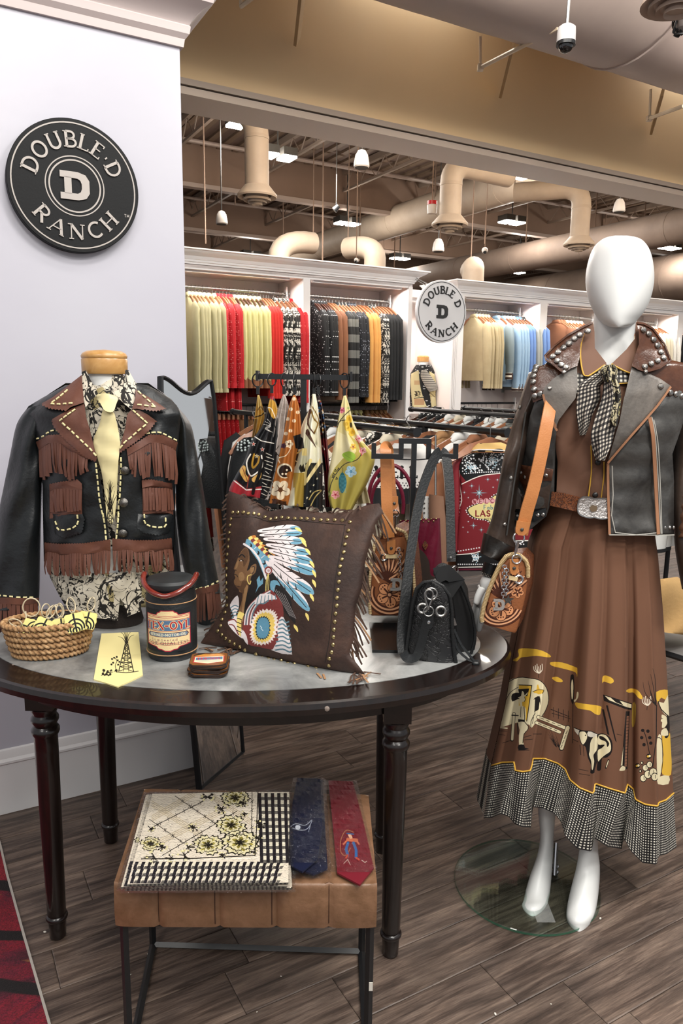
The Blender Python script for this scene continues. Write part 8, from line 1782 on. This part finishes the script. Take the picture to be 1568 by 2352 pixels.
JS([(640,500),(700,500),(640,880),(628,1000),(618,1380),(560,1560),(440,1660),(270,1640),(330,1400),(400,1050),(440,820),(500,640)],.006,.005,'front_panel',g1_,wave=wj_,step=11)
JS([(1478,600),(1300,830),(1012,1165),(1012,1400),(1022,1700),(1390,1698),(1500,1695),(1502,1300),(1490,1100),(1560,900),(1600,760),(1560,640)],.016,.006,'front_panel',g1_,wave=wj_,step=11)
# sleeves
cr2=lambda u,t,s:(.007*math.sin(t*22+u*5)*math.exp(-((t-.5)/.25)**2)+.004*math.sin(t*11+u*9))if s>0 else 0
q=relief([k6([(a,b)])[0]+k6([(c,d)])[0]for a,b,c,d in[(430,500,560,460),(385,640,520,660),(340,780,460,830),(290,950,425,1010),(245,1120,385,1180),(205,1330,345,1390),(160,1560,330,1620),(110,1700,335,1800)]],lambda t:1.95-.02*t,front=.055,back=.05,nu=22,nv=34,fold=cr2);sM=q;q.build('sleeve',g3_,bk_j,ang=80)
q=relief([k6([(a,b)])[0]+k6([(c,d)])[0]for a,b,c,d in[(1500,440,1640,470),(1540,640,1720,660),(1530,850,1740,860),(1500,1050,1740,1060),(1492,1300,1740,1310),(1500,1700,1720,1710),(1520,1880,1700,1890),(1560,2100,1690,2110)]],lambda t:1.97-.04*t,front=.06,back=.05,nu=22,nv=30,fold=cr2);sN=q;q.build('sleeve',g3_,bk_j,ang=80)
q=MB();q=relief([k6([(a,b)])[0]+k6([(c,d)])[0]for a,b,c,d in[(1488,1320,1745,1310),(1492,1500,1742,1500),(1500,1720,1735,1715)]],1.945,front=.062,back=.05,nu=18,nv=26,fold=lambda u,t,s:.0022*math.sin(t*120));q.build('ribbed_band',worn('leather_ribbed','4a3020','6a4833',12),bk_j,ang=80)
q=relief([k6([(a,b)])[0]+k6([(c,d)])[0]for a,b,c,d in[(98,1680,340,1800),(78,1790,300,1880),(70,1830,262,1920)]],1.915,front=.065,back=.05,nu=20,nv=10,fold=lambda u,t,s:.004*math.sin(u*9+t*4));q.build('turned_cuff',worn('leather_cuff','191715','35302c',9,.33),bk_j,ang=80)
q=relief([(1112,1290,1158,1306),(1104,1312,1150,1330)],1.925,front=.045,back=.04,nu=18,nv=6);q.build('cuff_lining',MT['black_leather'],bk_j)
cu=relief([(1112,1296,1146,1308),(1106,1318,1138,1330),(1108,1320,1134,1331)],1.92,front=.03,back=.03,nu=18,nv=8);cu.build('checked_cuff',check_mat('cuff_check','121111','e6e0d2','121111',9),dr)
# shoulder patches, lapels, collar
JS([(486,462),(560,436),(650,455),(692,500),(600,560),(546,618),(540,690),(462,722),(441,640),(440,540)],.018,.005,'shoulder_patch',pat);JS([(1290,495),(1400,450),(1482,408),(1560,425),(1700,480),(1720,600),(1700,820),(1620,760),(1540,722),(1440,668),(1480,600)],.018,.005,'shoulder_patch',pat)
JS([(785,450),(690,495),(610,545),(545,612),(533,660),(560,760),(610,880),(630,905),(652,850),(720,760),(775,690),(792,600)],.026,.006,'lapel',g2_);JS([(1190,455),(1240,478),(1290,496),(1400,545),(1480,600),(1380,740),(1200,945),(1010,1170),(1050,1030),(1100,860),(1130,700),(1165,560)],.030,.006,'lapel',g2_)
JS([(905,128),(860,150),(720,222),(600,325),(546,376),(600,430),(650,470),(688,503),(740,470),(790,450),(808,380),(812,290),(850,190)],.034,.007,'collar',pat);JS([(1224,130),(1290,142),(1345,172),(1400,260),(1450,340),(1482,410),(1400,455),(1290,497),(1235,478),(1190,450),(1212,380),(1242,290),(1242,200)],.034,.007,'collar',pat)
for pl,o_ in(([(900,130),(720,224),(550,376),(600,430),(686,500)],.043),([(1228,132),(1345,176),(1478,410),(1292,494)],.043),([(1478,604),(1380,745),(1200,950),(1014,1168)],.038),([(536,660),(562,760),(630,902)],.034)):JL(pl,.005,tpp if o_!=.043 else pat,o_,'edge_piping',smooth=2)
JL([(1014,1170),(1016,1400),(1026,1696)],.006,tpp,.030,'zip_tape');JL([(1320,830),(1345,960),(1360,1200),(1372,1450),(1386,1694)],.010,tpp,.034,'zip_tape')
for pl in([(1045,1190),(1052,1400),(1068,1680),(1385,1682)],[(1338,830),(1362,960),(1378,1200),(1392,1450),(1404,1690)],[(1352,850),(1380,1000),(1396,1250),(1412,1690)],[(1024,1698),(1390,1700),(1502,1698)]):JL(pl,.0022,stg,.032,'stitching',smooth=2)
JL([(560,740),(600,860),(640,930)],.005,tpp,.034,'edge_piping')
# pocket trim with studs and lower studded strap
JS([(345,1175),(430,1190),(612,1212),(600,1302),(500,1298),(478,1330),(470,1362),(400,1395),(385,1340),(360,1290),(320,1252)],.016,.004,'pocket_trim',pat);JS([(390,1400),(470,1360),(600,1306),(565,1515),(300,1505),(340,1330)],.012,.003,'pocket',g3_);JS([(280,1520),(560,1500),(556,1565),(470,1600),(280,1590)],.016,.004,'studded_strap',MT['black_leather'])
ms2=stud_mesh(.0078,mat('stud_steel','9a9691',.28,1),.75,12);ms3=stud_mesh(.0055,MT['stud_steel'],.75,10)
stud_run(BM,k6([(865,195),(805,222),(767,250),(727,285),(687,316),(646,352),(607,382),(640,415),(671,443),(703,462)]),bk_j,ms2,.042);stud_run(BM,k6([(1275,185),(1315,215),(1350,257),(1378,302),(1402,350),(1424,393),(1380,415),(1332,437),(1286,457)]),bk_j,ms2,.042)
stud_run(BM,k6([(475,487),(465,525),(462,568),(468,622),(475,674),(515,660),(484,460)]),bk_j,ms2,.024);stud_run(BM,k6([(1475,650),(1515,660),(1558,675),(1600,700)]),bk_j,ms2,.024);stud_run(BM,k6([(1403,603)]),bk_j,ms2,.037);stud_run(BM,k6([(585,615)]),bk_j,ms3,.033)
stud_run(BM,k6([(347,1225),(372,1238),(401,1272),(510,1262),(558,1260),(462,1255)]),bk_j,ms3,.021);stud_run(BM,k6([(298,1548),(345,1555),(448,1553),(497,1552),(535,1550),(395,1556)]),bk_j,ms3,.021);stud_run(BM,k6([(1432,1645),(1469,1645),(1497,1645)]),bk_j,ms3,.024)
SM_=SB(sM);stud_run(SM_,k6([(370,758),(355,700),(300,1278),(250,1620)]),bk_j,ms3,.002)
q=MB();q.ribbon([SM_.P(x,y,.002)for x,y in k6([(405,790),(380,950),(350,1120),(320,1300),(290,1500),(262,1700)])],.004,.003,(0,-1,0));q.build('sleeve_seam',g1_,bk_j)
stud_run(BM,k6([(690,497),(1293,494)]),bk_j,ms3,.044)
q=relief([k6([(a,b)])[0]+k6([(c,d)])[0]for a,b,c,d in[(905,128,920,120),(1000,110,1215,118)]],2.03,nu=4,nv=3)
bb_=MB();rg=[]
for t in np.linspace(0,1,14):
 l_,r2=np.interp(t,[0,.15,.4,1],[1290,1235,1215,1205]),np.interp(t,[0,.15,.4,1],[1520,1590,1600,1560]);y_=800+430*t;f_=[W(l_+(r2-l_)*u,y_,YM0)+[0,.03+.10*math.sqrt(max(0,1-(2*u-1)**2)),0]for u in np.linspace(0,1,20)];rg.append(f_+[p_+[0,.005,0]for p_ in f_[::-1]])
bb_.ring(rg).build('back_panel',g1_,bk_j,ang=80)
# hand with five fingers
def hp(x,y,d=0):return tuple(W(x,y,1.915-d))
J=[(*hp(1128,1318),.026,.02),(*hp(1118,1342),.024,.017),(*hp(1106,1372),.036,.015)];E_=[(0,1),(1,2)]
for k,ch in enumerate([[(1094,1388),(1088,1408),(1084,1424),(1083,1434)],[(1101,1394),(1096,1416),(1093,1434),(1091,1446)],[(1109,1394),(1105,1418),(1101,1438),(1098,1450)],[(1117,1390),(1112,1410),(1107,1424),(1103,1432)]]):
 pr_=2
 for i,(x,y)in enumerate(ch):J.append((*hp(x,y,-.006+.010*k-.004*i),[.0105,.0095,.0085,.007][i],[.0105,.0095,.0085,.007][i]));E_.append((pr_,len(J)-1));pr_=len(J)-1
pr_=1
for i,(x,y)in enumerate([(1108,1350),(1097,1372),(1092,1390)]):J.append((*hp(x,y,.022+.004*i),[.012,.0105,.008][i],[.012,.0105,.008][i]));E_.append((pr_,len(J)-1));pr_=len(J)-1
skin_figure('hand',J,E_,0,mw,man)
# tan crossbody bag
YX=1.79;xb_=empty('crossbody_bag',W(1150,1440,YX),'tan tooled crossbody bag with cream lacing and a D charm, hanging from the mannequin shoulder','bag')
kz=lambda pts:[(1000+x/6.533,1180+y/6.533)for x,y in pts]
cx_=Canvas((1090,1270,1220,1460),700,'8a5433');vine_art(cx_,lambda u,v:(1118+u*88-(v-.9)*14,1288+v*80));
q=relief([a+b for a,b in zip(kz([(1060,680),(970,790),(880,980),(800,1200),(740,1420),(705,1580),(740,1660)]),kz([(1330,690),(1375,800),(1380,980),(1345,1250),(1270,1560),(1215,1760),(1180,1790)]))],YX,front=.012,back=.02,nu=20,nv=24,cv=cx_);q.build('carved_end',print_mat('tooled_print_cross',cx_,.4,bump=(150,.3)),xb_,ang=80)
laced_edge(kz([(700,1620),(690,1560),(720,1400),(790,1170),(880,950),(970,760),(1060,640),(1150,605),(1260,625),(1350,700),(1385,800),(1385,950)]),lambda x,y:YX-.008,1,xb_,n_=80,rr=.0055)
q=MB();b0=[W(x,y,YX)for x,y in kz([(700,1600),(800,1200),(960,800),(1060,680),(1250,660),(1360,780),(1350,1200),(1200,1780)])];q.ring([b0,[p_+[.05,.12,0]for p_ in b0]]);q.build('bag_body',tool_dark,xb_,ang=40)
strap_end(kz([(1175,680)])[0],0,21,36,xb_,YX-.022);toroid(W(1186,1284,YX-.025),.011,.0018,(0,-1,.1),MT['chrome'],xb_);toroid(W(1191,1331,YX-.015),.0095,.0032,(0,-1,.1),MT['chrome'],xb_,'grommet')
MB().ribbon([W(1168,1326,YX-.02),W(1188,1331,YX-.02)],.010,.003,(0,-1,0)).build('lace_tab',lace,xb_);charm_chain(1158,1302,1155,1372,YX-.028,xb_,10);charm_chain(1163,1310,1162,1365,YX-.028,xb_,8)
q=MB();slabD(q,Tt(1145,1388,YX-.03,.028),0,.006,1);q.build('letter_charm',MT['charm_silver'],xb_,smooth=False);q=MB();q.prism([((.015 if i%2==0 else .006)*math.sin(i*PI/5),(.015 if i%2==0 else .006)*math.cos(i*PI/5))for i in range(10)],lambda x,y,d:W(1166,1378,YX-.025)+np.array([x,-d,y]),0,.003);q.build('star_charm',MT['pewter'],xb_,smooth=False)
ps=[(1268,905,1.86),(1258,960,1.80),(1243,1040,1.775),(1225,1120,1.765),(1208,1180,1.765),(1197,1228,1.768)];P3=sm([W(*p_)for p_ in ps],5,False);q=MB();q.ribbon(P3,.032,.004,(.15,-1,.1));q.build('strap',tanl,xb_);strap_end((1201,1198),-.18,30,32,xb_,1.76)
q=MB();q.ribbon([W(x,y,Y_)for x,y,Y_ in[(1268,905,1.86),(1285,850,1.92),(1300,820,1.98)]],.032,.004,(.15,-1,.3));q.build('strap',tanl,xb_)
toroid(W(1191,1236,1.765),.0135,.002,(0,-1,.1),MT['chrome'],xb_,'d_ring',1.0);MB().tube([W(1190,1244,1.762),W(1183,1272,1.765)],[.0045,.003],8).build('snap_hook',MT['chrome'],xb_)
# ================================================================ OTTOMAN AND THE GOODS ON IT
otl=worn('ottoman_leather','6b4d35','836149',22,.42)
ZS=.445;fl_,fr_,br_,bl_=[G(x,y,ZS-.012)[:2]for x,y in[(260,2042),(866,2046),(846,1832),(332,1818)]]
print('ottoman',fl_,fr_,br_,bl_);ot=empty('ottoman',((fl_+fr_)[0]/2,(fl_+bl_)[1]/2,0),'tan leather ottoman with channel seams on a thin black metal frame','ottoman')
q=MB();nu_,ns_=61,44;prf=[]
hz=.098
for k in range(ns_):
 a=k/(ns_-1)
 if a<.2:prf.append((0-.012*math.sin(a/.2*PI),-hz+hz*.85*(a/.2)))
 elif a<.3:t=(a-.2)/.1*PI/2;prf.append((.018-.018*math.cos(t),-.013+.013*math.sin(t)))
 elif a<.7:prf.append((.018+(1-.036)*(a-.3)/.4,0.0))
 elif a<.8:t=(a-.7)/.1*PI/2;prf.append((1-.018+.018*math.sin(t),-.013+.013*math.cos(t)))
 else:prf.append((1+.012*math.sin((a-.8)/.2*PI),-.013-(hz-.013)*(a-.8)/.2))
seams=[(362-260)/606,(500-260)/606,(632-260)/606,(758-260)/606];P=[]
for(s_,z)in prf:
 row=[]
 for i in range(nu_):
  u=i/(nu_-1);f_=fl_*(1-u)+fr_*u;b_=bl_*(1-u)+br_*u;p_=f_*(1-s_)+b_*s_;dmin=min(abs(u-c)for c in seams);gr=.007*math.exp(-(dmin/.009)**2)+.004*math.exp(-(min(u,1-u)/.02));puff=.004*math.cos(min(dmin,.1)/.1*PI/2)*-1
  d_=np.array([0,-1. ])if s_<.02 else(np.array([0,1. ])if s_>.98 else np.zeros(2));off_=-(gr-puff*.0)
  row.append([p_[0]+d_[0]*off_,p_[1]+d_[1]*off_,ZS+z+(off_ if .02<=s_<=.98 else 0)])
 P.append(row)
P=np.array(P);q.grid(P)
for e,sg in((0,1),(-1,-1)):q.f.append(tuple(int(i*nu_+(0 if e==0 else nu_-1))for i in range(ns_)));q.mi.append(0)
q.build('seat_cushion',otl,ot,ang=60)
for c in seams:q=MB();j=int(c*(nu_-1));q.tube([P[i,j]+[0,0,-.001]for i in range(1,ns_-1)],.0012,5);q.build('seam_cord',mat('seam_brown','3f2616',.7),ot)
zb_=ZS-hz;bmx=lambda p_,q_,w=.0065:MB().tube([p_,q_],w*1.35,4)
fx=[fl_+[.012,.02],fr_+[-.012,.02],br_+[-.01,-.01],bl_+[.01,-.01]]
for p_ in fx:bmx([p_[0],p_[1],0],[p_[0],p_[1],zb_]).build('leg',bm_,ot,smooth=False)
for a,b,z in((0,1,zb_-.006),(1,2,zb_-.006),(2,3,zb_-.006),(3,0,zb_-.006),(1,2,.008),(2,3,.008),(3,0,.008)):bmx([*fx[a],z],[*fx[b],z]).build('rail',bm_,ot,smooth=False)
q=MB();q.box((fx[1][0]+.004,fx[1][1]-.009,.2),(.008,.001,.02));q.build('sticker_rest',mat('sticker','cfcac0',.7),ot,smooth=False)
film=thin_glass('film','fbfbfb',.03);nf=film.node_tree;_b=nf.nodes.new('ShaderNodeBump');_n=nf.nodes.new('ShaderNodeTexNoise');_n.inputs['Scale'].default_value=26;_n.inputs['Distortion'].default_value=2.5;_b.inputs['Strength'].default_value=.5;_b.inputs['Distance'].default_value=.01;nf.links.new(_n.outputs[0],_b.inputs['Height'])
for nd in nf.nodes:
 if nd.type in('BSDF_GLOSSY','LAYER_WEIGHT'):nf.links.new(_b.outputs[0],nd.inputs['Normal'])
kc=lambda pts:[(260+x/3.733,1780+y/3.733)for x,y in pts]
sc_=Canvas((0,0,1568,1120),1300,'d8cdbb',2);sc_.off=(260,1780,3.733);SL=lambda pts,w,c='17140f',s=0:sc_.line(pts,w,c,s)
for k in range(4):
 o=k*16;SL([(330,220+o),(760,500+o)],6,'b9a98c');SL([(330,350+o),(700,130+o)],6,'b9a98c');SL([(380,560+o),(940,280+o)],6,'b9a98c');SL([(860,170+o),(1180,380+o)],6,'b9a98c')
def barb(a,b):
 a,b=np.array(a,float),np.array(b,float);SL([a,b],5);n_=int(np.linalg.norm(b-a)/75)
 for i in range(1,n_+1):p_=a+(b-a)*i/(n_+.5);SL([p_-[14,-12],p_+[14,-12]],4);SL([p_-[4,16],p_+[6,16]],4)
for a,b in(((530,180),(880,420)),((310,380),(610,590)),((330,450),(780,220)),((420,690),(1060,310)),((1190,150),(1185,560))):barb(a,b)
NB=22
for i in range(NB):
 x=190+i*58
 for j in range(3):
  y=745+j*62;
  sc_.poly([(x-j*14,y),(x+29-j*14,y),(x+15-j*14-8,y+62),(x-14-j*14-8+0,y+62)],'16131a' if True else '')
  sc_.poly([(x+29-j*14,y+6),(x+58-j*14,y+6),(x+44-j*14-8,y+36),(x+15-j*14-4,y+36)],'d9d2bc');sc_.poly([(x+25-j*14,y+36),(x+54-j*14,y+36),(x+44-j*14-8,y+62),(x+15-j*14-8,y+62)],'5b5751')
for i in range(5):
 x=1240+i*55
 for j in range(10):y=155+j*60;xx=x+j*2;sc_.rect(xx,y,xx+28,y+60,'1a171c');sc_.rect(xx+28,y,xx+55,y+34,'d9d2bc');sc_.rect(xx+28,y+34,xx+55,y+60,'5b5751')
def peony(x,y,r_,sd_):
 g=random.Random(sd_);K=6
 for lay,sc2 in((0,1.0),(1,.68)):
  for k in range(K):
   a=k*2*PI/K+g.random()*.35+lay*.5;w_=.62*g.uniform(.85,1.1);F=lambda rr,da:(x+r_*sc2*rr*math.cos(a+da),y+r_*sc2*rr*.66*math.sin(a+da))
   pts=[F(.12,0),F(.6,-w_*.9),F(1.0,-w_*.62),F(.93,-w_*.25),F(1.12,0),F(.95,w_*.3),F(1.02,w_*.6),F(.6,w_*.9)]
   sc_.poly([(x+(px-x)*1.09+3*math.cos(a),y+(py-y)*1.12)for px,py in pts],'17140f',3);sc_.poly(pts,'d8cfa6',3);sc_.poly([F(.1,0),F(.45,-w_*.7),F(.8,-w_*.2),F(.72,w_*.1),F(.5,w_*.6)],['a3963f','8d8136','b5a851'][k%3],3)
   for da in(-.3,-.1,.12,.32):SL([F(.15,da*.6),F(g.uniform(.55,.85),da)],(7,2),'2c2814')
 sc_.disc(x,y,r_*.15,'17140f',r_*.12)
 for k in range(10):a=k*.63;sc_.disc(x+r_*.24*math.cos(a),y+r_*.17*math.sin(a),4,'17140f')
def sprig(x,y,r_,sd_):
 g=random.Random(sd_)
 for k in range(12):a=g.random()*2*PI;e=(x+r_*math.cos(a),y+r_*.7*math.sin(a));SL([(x,y),e],(9,2));sc_.disc(x+(e[0]-x)*.7,y+(e[1]-y)*.7,r_*.12,'d9cf9a' if k%3 else '17140f')
for i,(x,y,r_)in enumerate([(1085,580,145),(815,600,120),(1010,430,120),(1045,195,110),(320,590,85)]):peony(x,y,r_,i)
for i,(x,y,r_)in enumerate([(810,190,70),(930,290,75),(1110,240,60),(690,450,60),(610,690,80),(1250,430,70),(640,620,60),(1130,330,45),(420,620,60),(350,700,90),(500,715,60),(935,690,55),(1240,540,50),(320,460,45),(1200,660,40)]):sprig(x,y,r_,i+9)
SL([(240,720),(700,715),(1215,690),(1230,420),(1240,150)],8);SL([(250,740),(1240,712)],5,'efe8d8');
spm=print_mat('scarf_print_flat',sc_,.4);fold_m=check_mat('fold_check','111013','8a8575','2b2927',22)
NSC=6
for k in range(NSC):
 z0=ZS+.002+k*.0068;dx,dy=[(0,0),(.006,-.004),(-.004,.003),(.004,-.006),(-.005,0),(0,0)][k];top_=k==NSC-1
 cor=[(292,2030),(662,2026),(664,1818),(350,1822)];C4=[G(x,y,z0+.005)+[dx,dy,0]for x,y in(cor if top_ else[(284,2036),(664,2034),(660,1822),(340,1826)])]
 t=empty('packaged_scarf',((C4[0]+C4[2])/2)*[1,1,0]+[0,0,z0],'floral checked scarf in clear film, %s of the stack on the ottoman'%['lowest','second from bottom','third from bottom','third from top','second from top','topmost'][k],'scarf','packaged scarves on the ottoman')
 n1=16;A_=np.zeros((n1,n1,3));U_=np.zeros((n1,n1,2))
 for i in range(n1):
  for j in range(n1):
   u,v=j/(n1-1),i/(n1-1);p_=(C4[0]*(1-u)+C4[1]*u)*(1-v)+(C4[3]*(1-u)+C4[2]*u)*v;A_[i,j]=[p_[0],p_[1],z0+.0045+.0008*math.sin(7*u+5*v+k)];x_=(cor[0][0]*(1-u)+cor[1][0]*u)*(1-v)+(cor[3][0]*(1-u)+cor[2][0]*u)*v;y_=(cor[0][1]*(1-u)+cor[1][1]*u)*(1-v)+(cor[3][1]*(1-u)+cor[2][1]*u)*v;U_[i,j]=sc_.uv(x_,y_)
 ctr=A_.reshape(-1,3).mean(0)
 if top_:
 # the drawing was measured in perspective: rectify it onto the flat face
  for i in range(n1):
   for j in range(n1):
    d_=A_[i,j]-[0,0,CAM_H];zz=d_@FW;U_[i,j]=sc_.uv(784+FPX*(d_@CR)/zz,1176-FPX*(d_@CU)/zz)
 q=MB();q.grid(A_,uv=U_);q.build('folded_face',spm,t,orient=False)
 lo=A_.copy();lo[...,2]=z0;e1=[A_[0],A_[:,-1],A_[-1][::-1],A_[:,0][::-1]];e0=[lo[0],lo[:,-1],lo[-1][::-1],lo[:,0][::-1]]
 q=MB();q.grid(np.array([np.concatenate(e0),np.concatenate(e1)]),True,uv=[[(s_*.12,w_*.2)for s_ in range(4*n1)]for w_ in(0,1)]);q.build('folded_edge',fold_m,t,orient=False)
 F3=ctr+(A_-ctr)*1.045+[0,0,.0014];q=MB();q.grid(F3);F4=F3.copy();F4[...,2]=z0+.0002;q.grid(np.array([np.concatenate([F4[0],F4[:,-1],F4[-1][::-1],F4[:,0][::-1]]),np.concatenate([F3[0],F3[:,-1],F3[-1][::-1],F3[:,0][::-1]])]),True);q.build('clear_film',film,t,orient=False)
def ptie(px,z0,cloth,lab,art=None,grp='packaged ties on the ottoman'):
 P0=[G(x,y,z0)for x,y in px];c_=np.mean(P0,0);t=empty('packaged_tie',c_,lab,'tie',grp)
 q=MB();q.prism(px,lambda x,y,d:G(x,y,z0)+[0,0,d],0,.004)if art is None else None
 if art is not None:
  k_=len(px);q.add(P0+[p_+[0,0,.004]for p_ in P0],[tuple(range(k_))[::-1],tuple(range(k_,2*k_))]+[(i,(i+1)%k_,k_+(i+1)%k_,k_+i)for i in range(k_)],[art.uv(*p_)for p_ in px]*2)
 q.build('blade',cloth,t,smooth=False,ang=20)
 q=MB();n_=10;x0_,x1_=px[0][0]-9,px[1][0]+9;y0_,y1_=px[0][1]-4,px[3][1]+6;xa2,xb2=min(p_[0]for p_ in px)-8,max(p_[0]for p_ in px)+9
 A_=[[G((x0_+(xa2-x0_)*v)*(1-u)+(x1_+(xb2-x1_)*v)*u,y0_+(y1_-y0_)*v,z0+.0065+.0015*math.sin(5*u+13*v))for u in np.linspace(0,1,n_)]for v in np.linspace(0,1,2*n_)];q.grid(np.array(A_));q.build('clear_film',film,t,orient=False);return t
nav=worn('tie_navy','11152a','171c36',30,.4);mar=worn('tie_maroon','4d1019','64171f',30,.4)
ptie([(700,1800),(738,1800),(752,1980),(718,1994),(675,1980)],ZS+.004,mar,'maroon tie end showing under the two navy ties')
ptie([(690,1794),(740,1795),(752,1998),(720,2012),(665,1994)],ZS+.013,nav,'lower navy tie, mostly under the other navy tie')
an=Canvas((640,1780,760,2020),400,'131830');an.line(sm([(668,1905),(680,1896),(700,1900),(716,1888),(706,1908),(690,1912)],4),1.6,'9aa0ac');an.disc(684,1905,6,'b9bec8');an.line([(700,1912),(712,1902),(708,1916)],1.4,'8f96a6')
ptie([(682,1790),(736,1792),(740,1900),(730,1975),(694,2006),(645,1980),(664,1890)],ZS+.022,print_mat('tie_navy_print',an,.38),'upper navy tie in clear film beside the scarf stack',an)
am=Canvas((740,1780,880,2050),500,'6a1a26')
am.line(sm([(812,1917),(795,1912),(784,1935),(784,1965),(796,1972),(806,1955)],4,False),1.2,'b58a5a')
for pl,w_,c_ in(([(800,1935),(818,1937)],9,'c06a4a'),([(803,1924),(806,1930)],7,'d8a888'),([(797,1920),(812,1922)],3,'2f5a86'),([(800,1943),(796,1958),(800,1972)],6,'2a5f96'),([(812,1943),(818,1960),(818,1978)],6,'2a5f96'),([(818,1978),(824,1982)],4,'b5462c'),([(800,1972),(796,1978)],4,'b5462c'),([(818,1937),(824,1946)],4,'c06a4a'),([(798,1937),(790,1946)],4,'c06a4a'),([(790,1990),(800,1982),(806,1994)],1.4,'b9b0a0'),([(830,1984),(838,1988),(842,1984)],1.4,'b9b0a0')):am.line(pl,w_,c_)
ptie([(754,1796),(810,1798),(836,1900),(858,1997),(826,2036),(774,2008),(764,1900)],ZS+.006,print_mat('tie_maroon_print',am,.38),'maroon tie with a small embroidered cowboy, in clear film at the right end',am)
# ================================================================ RIGHT EDGE: LOW TABLE WITH SUEDE BAG
lt2=empty('low_table',(1.75,3.6,0),'low grey-topped table with a black metal frame at the right edge','table')
c0=G(1430,1462,.45);q=MB();cor=[c0,c0+UA*1.2-[0,0,0],c0+UA*1.2+VA*.7,c0+VA*.7];cor=[c0-VA*.0,c0-VA*.75+UA*.1,c0-VA*.75+UA*1.2,c0+UA*1.2]
gw=mat('grey_wood','8f8c8a',.35,nz=(6,'6f6c6a',1));q.prism([(p_[0],p_[1])for p_ in cor],lambda x,y,d:(x,y,.43+d),0,.018);q.build('table_top',gw,lt2,smooth=False)
for i in range(4):a,b=cor[i],cor[(i+1)%4];MB().tube([[a[0],a[1],.435],[b[0],b[1],.435]],.012,4).build('edge_rail',bm_,lt2,smooth=False);MB().tube([[a[0],a[1],0],[a[0],a[1],.43]],.012,4).build('leg',bm_,lt2,smooth=False)
sbg=mat('suede_beige','b5925f',.9,nz=(5,'a27f4f',1),bump=(90,.3));q=relief([(1450,1338,1555,1325),(1425,1350,1590,1345),(1418,1380,1620,1375),(1420,1420,1620,1425),(1428,1440,1600,1462)],2.75,front=.10,back=.10,nu=22,nv=18,fold=lambda u,t,s:.018*math.sin(u*10+t*7)*(s>0));tagged(q,'slouch_bag',sbg,'slouchy beige suede bag lying on the low table at the right edge','bag',ang=80)
